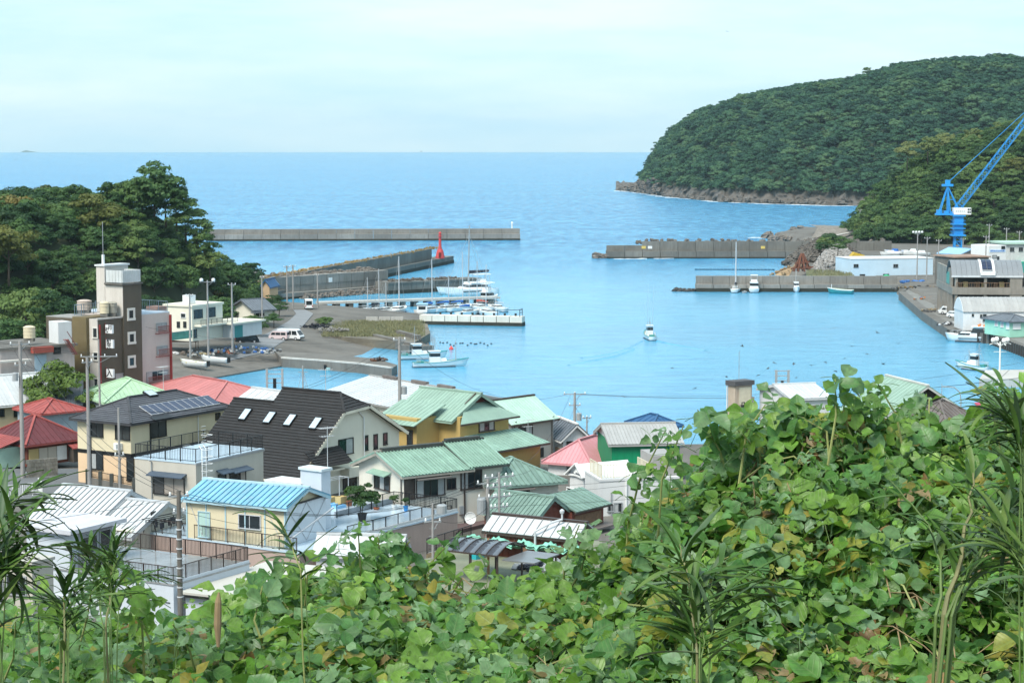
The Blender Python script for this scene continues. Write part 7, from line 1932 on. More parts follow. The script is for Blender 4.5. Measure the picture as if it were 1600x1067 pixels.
t = thing('blue_tarp', 'blue and white tarpaulin bundle at the corner of the quay', 'tarpaulin', W(1425,443,2.0)); mb = MB(); g = random.Random(5)
for k in range(14): rock_into(mb, (g.uniform(-3,3), g.uniform(-1,1), .4), g.uniform(.5,.9), g)
tag(mb.build('sheet', mat('blue_tarp', (.05,.16,.42)), t), kind='stuff')
pile_of('net_pile', 'dark fishing nets with orange floats heaped along the quay corner', 'nets', 1440, 452, 1.95, 80, 5.5, [(.05,.05,.05),(.2,.13,.05),(.12,.11,.1)], 15, 1.0)
pile_of('net_pile', 'heap of red and white gear in front of the light blue warehouse', 'nets', 1422, 432, 2.0, 40, 3.0, [(.4,.08,.05),(.6,.6,.58)], 16, 1.0)
pile_of('gear_heap', 'planks and nets scattered on the quay by the white vans', 'gear', 1462, 486, 1.95, 26, 3.0, [(.25,.2,.13),(.1,.1,.1)], 17, .3)
# white office with sign, long green-roofed building, blue roof by crane
h = House('office_building', 'white office building with a blue-lettered sign band behind the market hall', 'office', (1545,384), 560, (1572,383.5), None, 2, mat('office_white', (.72,.73,.72), .7, .03), Wx=9)
a_ = h.hit(1546,390,(0,0,0),(0,-1,0)); b_ = h.hit(1571,394,(0,0,0),(0,-1,0))
h.box('sign_band', mat('pale_blue_band', (.55,.68,.82), .5), a_.x,-.08,b_.z,b_.x,-.01,a_.z); mb = MB(); x = a_.x+.3; g = random.Random(3)
while x < b_.x-.4: w_ = g.uniform(.12,.4); mb.box(x,-.1,b_.z+.15+g.uniform(0,.1),x+w_,-.085,a_.z-.15-g.uniform(0,.2)); x += w_+.1
mb.build('sign_marks', mat('sign_blue', (.03,.16,.5), .5), h.t); h.win('f', (1565,385,1570,389), n=2); h.win('f', (1551,399,1557,403), n=1, pm=CURT); h.win('f', (1558,401,1561,407), n=1, name='door', fm=GREYM)
h = House('long_office', 'long pale building with a mint green flat roof edge beside the white office', 'building', (1573,382), 575, (1640,381.5), None, 2, mat('office_grey', (.55,.56,.54), .8), Wx=12); h.flat(R_MINT, .6, .5)
for k in range(5): h.winl('f', 1+k*2.6, 2.2+k*2.6, h.h-2.0, h.h-.9, n=2, fm=GREYM)
h.box('green_awning', mat('awning_green', (.03,.36,.24), .6), 3,-1.6,3.2,9,-.02,3.6); h.box('green_net_screen', mat('teal_net', (.05,.3,.26), .8), 3,-1.7,.2,11,-1.62,3.1)
h = House('blue_roofed_shed', 'shed with a light blue tin roof at the foot of the crane', 'shed', (1500,397), 600, (1535,396), (1472,395.5), 2, CONC, Wx=9); h.gable(mat('light_blue_tin', (.3,.5,.7), .5, .06, rnd=.04), 'y', 1.4, .5, 12, wallm=CONC, seam=(.05,.04))
h = House('grey_sheds', 'low grey concrete sheds between the market hall and the light blue roof', 'shed', (1492,403), 520, (1545,402), None, 2, CONC_D, Wx=10); h.flat(mat('rusty_sheet', (.3,.2,.15), .8, .25, .6), .4, .3)
# road behind maroon house and block wall
h = House('block_wall', 'mossy grey block wall in front of the maroon-roofed house', 'wall', (40,719), 196, (90,715), None, 5.9, None, Wx=.2)
for r_ in range(5):
    for c in range(9):
        x0_ = h.L*c/9 + (h.L/18 if r_ % 2 else 0); MB().box(max(0,x0_)+.008,0,h.h*r_/5+.008,min(h.L,x0_+h.L/9)-.008,.18,h.h*(r_+1)/5-.004).build('block', mat('mossy_block', (.2,.19,.165), .9, .25, 1.5, stain=.6, stcol=(.07,.075,.05), rnd=.15), h.t)
ribbon('street', [(-20,738),(60,742),(140,748)], [(-20,768),(60,768),(150,772)], ROADM, .05) if False else None
mb = MB(); pp = [W(-30,733,6), W(128,733,6), W(215,748,6), W(215,790,6), W(-30,790,6)]; mb.extr([(p.x,p.y,6.06) for p in pp], (0,0,-.3)); struct('street', mb, mat('street_asphalt', (.13,.135,.14), .85, .12, .4, stain=.3, stcol=(.09,.09,.09), streak=False))
t = thing('white_fence', 'white slatted railing beside the bend of the street at the edge of the picture', 'fence', W(20,772,6.5)); o_ = t.location.copy(); railing(t, [W(5,778,6.5)-o_, W(66,772,6.5)-o_, W(60,765,6.5)-o_], 1.1, WHITEM, 1.0, .16, 'railing', .04)
t = thing('garden_wall', 'dark garden wall with gate posts in front of the peach-walled house', 'wall', W(135,757,6)); o_ = t.location.copy()
a_, b_ = W(137,757,6)-o_, W(210,772,6)-o_
MB().extr([a_, b_, b_+Vector((.1,.2,0)), a_+Vector((.1,.2,0))], (0,0,.7)).build('low_wall', CONC_D, t)
for f in (.0,.28,.52,.7,1.0): p = a_.lerp(b_, f); MB().box(p.x-.16,p.y-.16,0,p.x+.16,p.y+.2,1.5).build('gate_post', mat('dark_stone', (.06,.065,.06), .7), t)
railing(t, [a_+Vector((.05,.1,.7)), b_+Vector((.05,.1,.7))], .7, BLACKM, 2.0, .2)
# ================================================================ utility poles, wires, lamps
POLES = {}
def pole(key, label, px, pyt, Y, zb, arms=((.3,1.6),), r=.16, tr=None, rz=.5, m=POLEC, group=None, insul=3, cat='utility pole', name='utility_pole', armdir=None):
    p = D(px, pyt, Y); h = p.z - zb
    t = thing(name, label, cat, (p.x, Y, zb), rz, group)
    MB().tube([(0,0,-.5),(0,0,h)], [r*1.15, r*.78], 10).build('pole', m, t)
    for dz, w in arms:
        a = MB().box(-w/2,-.05,h-dz-.06,w/2,.05,h-dz+.04); a.bar((0,0,h-dz-.7),(w*.35,0,h-dz),.04)
        o = a.build('crossarm', GREYM, t)
        mb = MB()
        for i in range(insul):
            x = -w/2+.1+(w-.2)*i/max(1, insul-1); mb.lathe([(.03,0),(.075,.04),(.05,.12),(.075,.16),(.03,.24)], 7, (x,0,h-dz+.04))
        mb.build('insulator', CERAM, o)
    if tr:
        for dx, dz, rr, hh in tr: MB().lathe([(rr,0),(rr,hh*.9),(rr*.8,hh)], 12, (dx,-.1,h-dz-hh)).build('transformer', GREYM, t); MB().bar((0,0,h-dz-hh*.5),(dx,-.1,h-dz-hh*.5),.08).build('bracket', GREYM, t)
    for k in range(6): MB()
    mb = MB()
    for k in range(5): z = h*.45+k*.55; mb.bar((-.28,0,z),(.28,0,z),.025)
    mb.build('step_bolt', GREYM, t)
    POLES[key] = (t, h, rz)
    return t
def ptop(key, dx=0, dz=.25):
    t, h, rz = POLES[key]
    return Vector(t.location) + Vector((math.cos(rz)*dx, math.sin(rz)*dx, h - dz))
def wire(a, b, sag=.8, r=.016, label=None):
    a, b = Vector(a), Vector(b); P = []
    for i in range(13):
        f = i/12; p = a.lerp(b, f); p.z -= sag*4*f*(1-f); P.append(p)
    o = P[0].copy()
    w = MB().tube([p-o for p in P], r, 4).build('power_cable', CABLE); w.location = o
    return tag(w, label or 'thin black overhead cable strung between the poles over the roofs', 'cable', 'overhead cables')
pole('a', 'grey concrete pole with a box on it, before the dark maroon roof', 31, 533, 196, 6, ((.3,2.0),(2.3,1.2)), .2, [(-.55,3.0,.28,.8)])
pole('b', 'pale concrete pole standing at the corner of the peach-walled house', 136, 559, 184, 6, ((.4,1.0),), .17)
pole('c', 'slim grey pole with a lamp bracket before the corner of the cream house', 185, 637, 178, 6, ((4.2,.9),), .12, insul=2)
pole('d', 'slim pole with a long white-insulated arm in front of the brown hotel', 154, 530, 224, 4.4, ((1.9,4.0),), .12, rz=.15, insul=4)
pole('e', 'dark banded concrete pole standing tall before the railed white building', 279, 766, 128, 4, ((.35,1.3),(1.4,.8)), .18, rz=.35, m=mat('brown_grey_pole', (.13,.12,.105), .8, .2, 1.5, stain=.4, stcol=(.07,.06,.05)))
pole('f', 'steel pole with a transformer box at the corner of the blue roof terrace', 676, 786, 141, 6, ((1.3,1.2),), .1, [(.62,.1,.36,.62)], rz=.2)
pole('g', 'concrete pole with a grey can transformer beside the dull green shed roof', 762, 745, 158, 5.5, ((.5,1.8),(1.6,1.6)), .17, [(-.55,1.6,.36,1.25)], rz=.35)
pole('h', 'steel pole crowded with white insulators just beside the can transformer', 780, 738, 157, 5.5, ((.35,2.6),(1.1,2.2),(1.9,2.0),(2.7,1.6)), .12, rz=.5, insul=5)
pole('i', 'tall pole against the water above the small house with the black balcony', 898, 613, 236, 3, ((.2,2.6),(1.5,1.4)), .17, [(.5,2.4,.3,.9)], rz=.1)
pole('j', 'concrete pole rising behind the long stepped white roof', 624, 527, 228, 3, ((.3,1.5),), .2, [(.5,5.5,.32,.9)], rz=.4)
pole('k', 'thin short pole with a platform beside the pole against the water', 917, 650, 232, 3, ((.2,1.2),), .1)
for i, (k, lb, px, py, Y, zb, w_) in enumerate([('l','tall pole carrying two lamps on its arm beside the modern white house',324,438,346,3,2.6),('m','leaning-looking grey pole in front of the white garage',362,442,352,3,1.4),('n','thin pole between the hotel wing and the modern white house',296,459,340,3.2,1.3),('o','pole at the bend of the lane below the shrubs',409,431,398,3,.8),('p','first pole of the pair where the lane meets the mole',448,415,440,2.6,1.4),('q','second pole of the pair where the lane meets the mole',457.5,414,446,2.6,1.2),('r','short pole near the white truck at the end of the lane',496,428,450,2.4,.6)]):
    pole(k, lb, px, py, Y, zb, ((.3,w_),), .17, rz=.1)
for k, lb, px, py, Y, zb in [('s','tall lamp pole with a cluster of lights behind the light blue warehouse',1434,363,545,2),('t','bare pole beside the lamp pole behind the light blue warehouse',1449,370,548,2),('u','pole nearest the flat-roofed hut at the foot of the dark wood',1344,327,800,6),('v','second pole along the dark wood from the flat-roofed hut',1382,330,780,4),('w','third pole along the dark wood from the flat-roofed hut',1409,334,760,4),('x','pole behind the white office building',1546,350,585,2),('y','pole over the mint green roof edge, nearer the white office',1573,356,590,2),('z','pole over the mint green roof edge, at the picture edge',1593,361,592,2),('A','pole beside the base of the blue crane',1505,372,640,2),('B','pole next to the blue sign band of the white office',1541,368,555,2),('C','thin pole before the yard boats behind the light blue warehouse',1467,374,570,2)]:
    pole(k, lb, px, py, Y, zb, ((.4,1.6),), .17, rz=.1)
for k in ('l', 's'):
    t, hh, _ = POLES[k]
    for x in (-1.0,1.0) if k == 'l' else (-1.2,-.4,.4,1.2): MB().lathe([(.1,0),(.32,.1),(.3,.45),(.1,.55)], 8, (x,0,hh-.2)).build('lamp', CERAM, t)
t, hh, _ = POLES['e']
for k in range(9): MB().cyl(0,0,hh-1.9-k*.62,hh-1.82-k*.62,.205,.205,12).build('steel_band', ALU, t)
# frames and masts
def hframe(label, px0, px1, pyt, Y, zb, n=5):
    p, q = D(px0, pyt, Y), D(px1, pyt, Y); t = thing('ladder_frame', label, 'frame', (p.x, Y, zb)); w = q.x-p.x; hh = p.z-zb
    for x in (0, w): MB().box(x-.12,-.12,-.3,x+.12,.12,hh).build('post', GREYM, t)
    mb = MB()
    for i in range(n): mb.bar((-.2,0,hh-.1-i*.55),(w+.2,0,hh-.1-i*.55),.08)
    mb.build('crossbar', GREYM, t); MB().box(w*.4,-.2,hh-2.4,w*.6,.2,hh-1.2).build('switch_box', BLACKM, t)
    return t
hframe('steel switch frame of two posts in front of the water behind the black roof', 417, 441, 576, 250, 3, 4)
hframe('steel switch frame standing beside the beige stair tower', 1213, 1232, 578, 226, 3, 6)
p = D(473, 571, 246); t = thing('guyed_mast', 'thin guyed mast behind the peak of the black shingle roof', 'mast', (p.x, 246, 3)); hh = p.z-3
MB().tube([(0,0,0),(0,0,hh)], .09, 6).build('pole', GREYM, t); mb = MB(); [mb.tube([(0,0,hh-.4),(x,0,hh-4.5)], .025, 4) for x in (-1,.6,1)]; mb.bar((-.6,0,hh-.8),(.6,0,hh-.8),.05); mb.build('guy_wire', GREYM, t)
p = D(1136, 602, 222); t = thing('thin_pole', 'thin white pole beside the beige stair tower', 'pole', (p.x, 222, 3)); hh = p.z-3; MB().cyl(0,0,0,hh,.07,.06,6).build('pole', CERAM, t); MB().box(-.15,-.1,hh,.15,.1,hh+.25).build('lamp', GREYM, t)
# globe street lamp, curved lamp
p = D(1563, 534, 225); t = thing('street_lamp', 'white ornamental street lamp with four globes before the passenger boat', 'street lamp', (p.x, 225, 3)); hh = p.z-3
LW = mat('lamp_white', (.8,.82,.78), .4, .03)
MB().tube([(0,0,-.3),(0,0,hh)], [.13,.09], 8).build('post', LW, t)
for a in (0, math.pi/2, math.pi, 3*math.pi/2):
    c, s = math.cos(a+.25), math.sin(a+.25)
    MB().tube([(0,0,hh-.5),(c*.4,s*.4,hh-.25),(c*.9,s*.9,hh-.15),(c*1.3,s*1.3,hh-.28)], .05, 6).build('arm', LW, t)
    MB().lathe([(.05,-.28),(.2,-.22),(.28,0),(.2,.22),(.05,.28)], 12, (c*.85,s*.85,hh+.2)).build('globe', mat('globe_glass', (.85,.86,.84), .15, .02), t, True)
mb = MB(); mb.bar((-.7,0,hh-1.1),(.7,0,hh-1.1),.05); mb.build('crossbar', LW, t)
p = D(1502, 604, 212); t = thing('street_lamp', 'dark curved street lamp arching over the roofs at the water side', 'street lamp', (p.x, 212, 3)); hh = p.z-3
MB().tube([(0,0,0),(0,0,hh-1.4),(-.15,0,hh-.6),(-.7,0,hh-.1),(-1.6,0,hh)], .055, 6).build('post', GREYM, t); MB().box(-2.0,-.08,hh-.06,-1.5,.08,hh+.05).build('lamp', GREYM, t)
# wires
far_l = lambda z, Y, x=-90: Vector((x, Y, z))
for dx in (-.9, 0, .9):
    wire(ptop('a',dx), far_l(24.5+dx, 200), .6, label='overhead cable running from the pole with a box out past the picture edge')
    wire(ptop('a',dx), ptop('e',dx*.6), 2.2); wire(ptop('e',dx*.6), ptop('g',dx), 2.0)
wire(ptop('a',.5,2.3), ptop('b',.3,.5), .9); wire(ptop('b',.3), ptop('d',-1.2,1.9), .6); wire(ptop('b',-.3), ptop('c',0,.2), .5)
for dx in (-1.0,.3,1.4): wire(ptop('d',dx,1.7), Vector((-78,236,19+dx*.2)), .8)
for dx in (-.5,.5): wire(ptop('c',dx,.3), ptop('j',dx,.5), 2.5); wire(ptop('h',dx*2,.3), ptop('i',dx,.3), 2.4); wire(ptop('i',dx,.2), Vector((75,232,14.5)), 2.2)
wire(ptop('i',-.8,.2), Vector((20,300,13.0))*0 + ptop('j',.4,.6), 2.8); wire(ptop('j',-.4,.3), Vector((-52,262,16)), 1.5); wire(ptop('e',.3,1.4), ptop('f',0,1.3), 1.0); wire(ptop('f',.3,1.2), ptop('g',0,2.4), .6)
wire(ptop('e',-.4,1.4), Vector((-60,122,10.5)), 1.0, label='low overhead cable running from the banded pole past the greige building'); wire(ptop('e',.3,.4), Vector((-60,124,13.5)), 1.2, label='upper overhead cable from the banded pole toward the picture edge')
wire(ptop('k'), ptop('i',0,1.6), .3); wire(ptop('h',.8,1.9), Vector((40,190,12.5)), 1.2); wire(ptop('h',.8,2.7), Vector((40,186,11)), 1.2); wire(ptop('h',.4,1.1), Vector((22,178,10.8)), .7)
for a, b in (('l','m'),('m','o'),('o','p'),('n','l'),('p','q')): wire(ptop(a), ptop(b), .6, .02)
wire(ptop('i',1,.2), Vector((60,240,12.6)), 1.6)
# tv aerials
antenna(Vector((-19.6, 214, 10.2)), 'tv aerial above the light green roof in front of the hotel', 4.5, .2)
antenna(D(825, 655, 214) - Vector((0,0,2.2)), 'little tv aerial on the mint green roof', 2.2, .5)
antenna(D(255, 585, 236) - Vector((0,0,3)), 'tv aerial beside the salmon red roof', 4, .9)
# ================================================================ vehicles
def van(label, loc, rz, L, Wd_, Hh, m, kind='van', cat='van', name='parked_van'):
    t = thing(name, label, cat, loc, rz)
    hb = .42; nose = .75 if kind == 'van' else .5
    prof = [(-L/2,hb-.1),(L/2,hb-.1),(L/2+.03,hb+.35),(L/2-.12,.95),(L/2-nose,Hh-.25),(L/2-nose-.35,Hh),(-L/2+.15,Hh),(-L/2,Hh-.2),(-L/2-.03,.9)]
    MB().extr([(x,-Wd_/2,z) for x, z in prof], (0,Wd_,0)).build('body', m, t)
    for s in (-1, 1):
        y0_ = s*(Wd_/2+.004)
        for x0_, x1_ in ((-L/2+.25,-L/2+L*.33),(-L/2+L*.36,-L/2+L*.62),(-L/2+L*.65,L/2-nose-.1)):
            MB().extr([(x0_,y0_,1.0),(x1_+(.22 if x1_ > L*.2 else 0),y0_,1.0),(x1_,y0_,Hh-.28),(x0_,y0_,Hh-.28)], (0,s*.012,0)).build('side_window', GLASS, t)
    a_, b_ = (L/2-.14,.98), (L/2-nose-.02,Hh-.24)
    MB().extr([(a_[0]+.01,-Wd_*.44,a_[1]),(a_[0]+.01,Wd_*.44,a_[1]),(b_[0]+.01,Wd_*.42,b_[1]),(b_[0]+.01,-Wd_*.42,b_[1])], (.02,0,.01)).build('windscreen', GLASS, t)
    MB().box(-L/2-.035,-Wd_*.4,1.0,-L/2-.0,Wd_*.4,Hh-.3).build('rear_window', GLASS, t)
    for s in (-1, 1):
        MB().box(L/2-.02,s*Wd_*.36-.14,.62,L/2+.05,s*Wd_*.36+.14,.82).build('headlight', CERAM, t)
        MB().box(-L/2-.05,s*Wd_*.44-.07,.6,-L/2-.0,s*Wd_*.44+.07,1.0).build('tail_light', mat('tail_red', (.45,.03,.03), .4), t)
        for x in (-L*.31, L*.31):
            w = MB(); w.tube([(x, s*(Wd_/2-.2), .31),(x, s*(Wd_/2+.012), .31)], .31, 14); o = w.build('wheel', mat('tyre', (.02,.02,.02), .8), t)
            MB().tube([(x, s*(Wd_/2), .31),(x, s*(Wd_/2+.02), .31)], .17, 10).build('rim', ALU, o)
    MB().box(-L/2-.07,-Wd_*.47,.38,-L/2+.02,Wd_*.47,.55).box(L/2-.02,-Wd_*.47,.36,L/2+.09,Wd_*.47,.55).build('bumper', BLACKM if kind == 'van' else m, t)
    return t
gl = lambda px, py, z=2.3: W(px, py, z)
def on_ground(px, py):
    p = W(px, py, 2.4); z = max(.3, gz1(p.x, p.y)) ; p = W(px, py, z); return Vector((p.x, p.y, z + .02))
van('white minibus parked nose-away beside the pale pink van on the apron', on_ground(454,531), R(-22), 4.9, 1.75, 2.05, mat('van_white', (.76,.77,.77), .25, .02, coat=.5))
van('pale pink boxy small van parked beside the white minibus', on_ground(436,531.5), R(168), 3.5, 1.5, 1.75, mat('pale_pink_paint', (.62,.5,.5), .25, .02, coat=.5), 'kei')
van('black van parked at the head of the slipway by the blue nets', on_ground(386,536), R(10), 4.2, 1.7, 1.8, mat('black_paint', (.008,.008,.01), .15, .02, coat=.6), 'kei')
van('small white truck seen end-on where the lane reaches the jetty', on_ground(482,483), R(100), 3.6, 1.6, 2.2, mat('van_white', (.76,.77,.77)), 'kei', 'truck', 'white_truck')
pile_of('gear_heap', 'orange and grey gear heaped along the quay between the nets and the white vans', 'gear', 1452, 468, 1.95, 40, 2.6, [(.35,.14,.05),(.25,.25,.24),(.06,.12,.25)], 51, .6)
pile_of('gear_heap', 'small heap of floats and boxes at the quay corner by the passenger boat', 'gear', 1484, 508, 1.95, 24, 1.6, [(.5,.5,.5),(.08,.08,.08)], 52, .6)
van('silver-white car nearest the market hall pillars on the quay', W(1482,491,1.97), R(172), 4.3, 1.7, 1.75, mat('van_white', (.76,.77,.77)), 'van')
van('white car parked against the warehouse end on the quay', W(1495,497,1.97), R(125), 4.2, 1.7, 1.5, mat('van_white', (.76,.77,.77)), 'kei', 'car', 'parked_car')
t = thing('open_lean_to', 'small rusty open lean-to by the hotel wing above the slipway', 'lean-to', on_ground(283,551)); MB().extr([(-3,-1.5,2.0),(3,-1.5,2.0),(3,1.5,2.4),(-3,1.5,2.4)], (0,0,.1)).build('roof', RUST, t)
for x in (-2.8,2.8):
    for y in (-1.3,1.3): MB().box(x-.06,y-.06,0,x+.06,y+.06,2.1).build('post', WOODP, t)
pile_of('gear_heap', 'white drum and gear under the rusty open lean-to', 'gear', 295, 553, 2.0, 20, 2.0, [(.5,.5,.5),(.15,.12,.1)], 22, .8)
for i, (px, py, lb, cs) in enumerate([(318,556,'coils of rope and crates on the apron in front of the modern white house',[(.3,.25,.15),(.1,.12,.14),(.4,.4,.38)]),(352,553,'dark engine parts and crates near the head of the slipway',[(.12,.12,.12),(.28,.1,.06)]),(405,552,'white foam boxes stacked at the slipway head past the blue nets',[(.6,.6,.6),(.35,.36,.36)]),(470,497,'weathered planks beside the bend of the lane',[(.22,.18,.13),(.12,.11,.1)])]):
    pile_of('gear_heap', lb, 'gear', px, py, 1.9, 26, 1.8, cs, 60+i, .5)
# ================================================================ birds over the water
BIRD = mat('dark_feathers', (.045,.04,.038), .8, .2)
def bird_mesh(fl):
    mb = MB(); mb.tube([(-.22,0,0),(-.1,0,.02),(.1,0,.02),(.24,0,.01)], [.03,.07,.06,.015], 6)
    for s in (-1,1): mb.extr([(.1,0,.03),(.08,s*.32,.03+.14*fl),(-.02,s*.66,.05*fl),(-.12,s*.3,.03+.12*fl),(-.1,0,.02)], (0,0,.012))
    mb.extr([(-.2,-.04,0),(-.2,.04,0),(-.36,.09,0),(-.36,-.09,0)], (0,0,.01))
    return mb.mesh('bird', BIRD)
BM = [bird_mesh(f) for f in (1, -.5, .4)]
g = random.Random(14)
for i, (px, py) in enumerate([(1136,50),(936,406),(1331,541),(1404,537),(1306,580),(1268,571),(1380,569),(1320,560),(1239,603),(1200,576),(1185,586),(1210,567),(1285,605),(1345,620),(1303,513),(1371,520),(1355,553),(1086,607),(1135,589),(1244,590),(658,237),(25,250),(1290,566),(1428,600),(1160,541),(1050,575),(975,620),(1240,569)]):
    Y = 300 if py > 500 else (420 if py > 380 else 500)
    p = D(px, py, Y); o = link('bird', BM[i % 3], None, p); o.scale = (.9,.9,.9); o.rotation_euler = (g.uniform(-.4,.4), g.uniform(-.3,.3), g.uniform(0, 6.28))
    tag(o, 'small dark bird flying over the sea or harbour water', 'bird', 'birds over the water')
mb = MB(); g = random.Random(15)
BU = MB().lathe([(.05,-.1),(.2,0),(.2,.12),(.05,.22)], 7).mesh('buoy', mat('dark_buoy', (.03,.03,.035), .5))
for k in range(16):
    p = W(686 + k*5.4 + g.uniform(-2,2), 537 + g.uniform(-1.5,3.5), 0); o = link('float', BU, None, p)
    tag(o, 'small dark float bobbing off the two fishing boats', 'float', 'floats off the fishing boats')
# ================================================================ kudzu-grown brow of the viewpoint
def leaf_mat():
    m = bpy.data.materials.new('kudzu_leaf'); m.use_nodes = True
    t = m.node_tree; N = t.nodes; Lk = t.links.new
    b = N['Principled BSDF']; b.inputs['Roughness'].default_value = .42; b.inputs['Specular IOR Level'].default_value = .5
    at = N.new('ShaderNodeAttribute'); at.attribute_name = 'tint'
    uv = N.new('ShaderNodeUVMap')
    sp = N.new('ShaderNodeSeparateXYZ'); Lk(uv.outputs[0], sp.inputs[0])
    tc = N.new('ShaderNodeTexCoord')
    nz = N.new('ShaderNodeTexNoise'); nz.inputs['Scale'].default_value = 26; nz.inputs['Detail'].default_value = 5; Lk(tc.outputs['Object'], nz.inputs['Vector'])
    # veins: |u| midrib and slanting side veins
    au = N.new('ShaderNodeMath'); au.operation = 'ABSOLUTE'; Lk(sp.outputs['X'], au.inputs[0])
    ma = N.new('ShaderNodeMath'); ma.operation = 'MULTIPLY_ADD'; ma.inputs[1].default_value = -.55; Lk(au.outputs[0], ma.inputs[0]); Lk(sp.outputs['Y'], ma.inputs[2])
    ms = N.new('ShaderNodeMath'); ms.operation = 'MULTIPLY'; ms.inputs[1].default_value = 40; Lk(ma.outputs[0], ms.inputs[0])
    si = N.new('ShaderNodeMath'); si.operation = 'SINE'; Lk(ms.outputs[0], si.inputs[0])
    vr = N.new('ShaderNodeMapRange'); vr.inputs['From Min'].default_value = .8; vr.inputs['From Max'].default_value = 1.0; Lk(si.outputs[0], vr.inputs['Value'])
    mr = N.new('ShaderNodeMapRange'); mr.inputs['From Min'].default_value = .05; mr.inputs['From Max'].default_value = .0; Lk(au.outputs[0], mr.inputs['Value'])
    mxv = N.new('ShaderNodeMath'); mxv.operation = 'MAXIMUM'; Lk(vr.outputs[0], mxv.inputs[0]); Lk(mr.outputs[0], mxv.inputs[1])
    br = N.new('ShaderNodeMapRange'); br.inputs['From Min'].default_value = .3; br.inputs['From Max'].default_value = .7; br.inputs['To Min'].default_value = .7; br.inputs['To Max'].default_value = 1.3; Lk(nz.outputs['Fac'], br.inputs['Value'])
    sc_ = N.new('ShaderNodeVectorMath'); sc_.operation = 'SCALE'; Lk(at.outputs['Vector'], sc_.inputs[0]); Lk(br.outputs[0], sc_.inputs['Scale'])
    mi = N.new('ShaderNodeMix'); mi.data_type = 'RGBA'; mi.inputs[7].default_value = (.2,.3,.1,1)
    mf = N.new('ShaderNodeMath'); mf.operation = 'MULTIPLY'; mf.inputs[1].default_value = .4; Lk(mxv.outputs[0], mf.inputs[0]); Lk(mf.outputs[0], mi.inputs['Factor'])
    Lk(sc_.outputs[0], mi.inputs[6]); Lk(mi.outputs[2], b.inputs['Base Color'])
    bu = N.new('ShaderNodeBump'); bu.inputs['Strength'].default_value = .35; bu.inputs['Distance'].default_value = .004; Lk(mxv.outputs[0], bu.inputs['Height']); Lk(bu.outputs['Normal'], b.inputs['Normal'])
    tr = N.new('ShaderNodeBsdfTranslucent'); Lk(mi.outputs[2], tr.inputs['Color'])
    mx_ = N.new('ShaderNodeMixShader'); mx_.inputs[0].default_value = .42; Lk(b.outputs[0], mx_.inputs[1]); Lk(tr.outputs[0], mx_.inputs[2])
    Lk(mx_.outputs[0], N['Material Output'].inputs['Surface'])
    return m
LEAF = leaf_mat()
STEM = mat('vine_stem', (.22,.24,.08), .7, .25, 6)
STEMB = mat('dry_vine_stem', (.24,.17,.09), .8, .25, 6)
def leaflet(g, L, Wd_, lob=0.0, holes=0, hi=True):
    """one broad leaflet: base at the origin, tip along +y, folded along the midrib; verts (x,y,z,u,v)"""
    ys = [0, .14, .32, .52, .72, .88, 1.0]
    ws = [.10, .66, .98, 1.0, .74, .36, .02]
    if lob: ws = [.1, .72, 1.0, .74, .70, .3, .02]
    js = (-1, -.5, 0, .5, 1) if hi else (-1, 0, 1)
    if not hi: ys, ws = [ys[k] for k in (0,1,2,3,4,6)], [ws[k] for k in (0,1,2,3,4,6)]
    fold = g.uniform(.05, .55); curl = g.uniform(-.2, .8); wav = g.uniform(.0, .09); ph = g.uniform(0, 6); n = len(js)
    V = []
    for i, (y, w) in enumerate(zip(ys, ws)):
        for j in js:
            x = j * w * Wd_ / 2 * g.uniform(.9, 1.06)
            z = abs(x) * fold - curl * y*y * L * .5 + (wav * L * math.sin(y*9 + j*2 + ph) if abs(j) == 1 else 0)
            V.append((x, y*L, z, j*w/2, y))
    Fc = [(i*n+j, i*n+j+1, (i+1)*n+j+1, (i+1)*n+j) for i in range(len(ys)-1) for j in range(n-1)]
    for _ in range(holes if hi else holes // 3): Fc.pop(g.randrange(2, len(Fc) - 2))
    return V, Fc
def leaf3(seed, kind, hi=True):
    """a kudzu leaf of three leaflets on its stalk, as arrays (verts, faces, uv)"""
    g = random.Random(seed); VV = []; FF = []
    s = g.uniform(.8, 1.2)
    holes = g.choice((0, 0, 1, 2, 3, 5)) if kind != 'dry' else 4
    for k, (a, off) in enumerate(((0, .05), (1.35, .015), (-1.35, .015))):
        L = .112 * s * g.uniform(.8, 1.1); Wd_ = L * g.uniform(.80, 1.0)
        V, Fc = leaflet(g, L, Wd_, lob=(g.random() < .35), holes=holes, hi=hi)
        tilt = g.uniform(-.7, .3) if kind != 'dry' else g.uniform(-1.2, .2); roll = g.uniform(-.5, .5)
        M = Matrix.Rotation(a + g.uniform(-.25,.25), 4, 'Z') @ Matrix.Translation((0, off, 0)) @ Matrix.Rotation(tilt, 4, 'X') @ Matrix.Rotation(roll, 4, 'Y')
        o = len(VV)
        for x, y, z, u, v in V: p = M @ Vector((x, y, z)); VV.append((p.x, p.y, p.z, u, v))
        FF += [tuple(i + o for i in f) for f in Fc]
    o = len(VV)
    for p, w in (((0,0,0),.002), ((0,-.06,-.03),.0022), ((0,-.13,-.10),.003)):
        for dx, dz in ((-w,0),(w,0),(0,w*1.6)): VV.append((p[0]+dx, p[1], p[2]+dz, 0, 0))
    for i in range(2):
        for j in range(3): FF.append((o+i*3+j, o+i*3+(j+1) % 3, o+(i+1)*3+(j+1) % 3, o+(i+1)*3+j))
    return np.array([v[:3] for v in VV]), FF, np.array([v[3:] for v in VV])
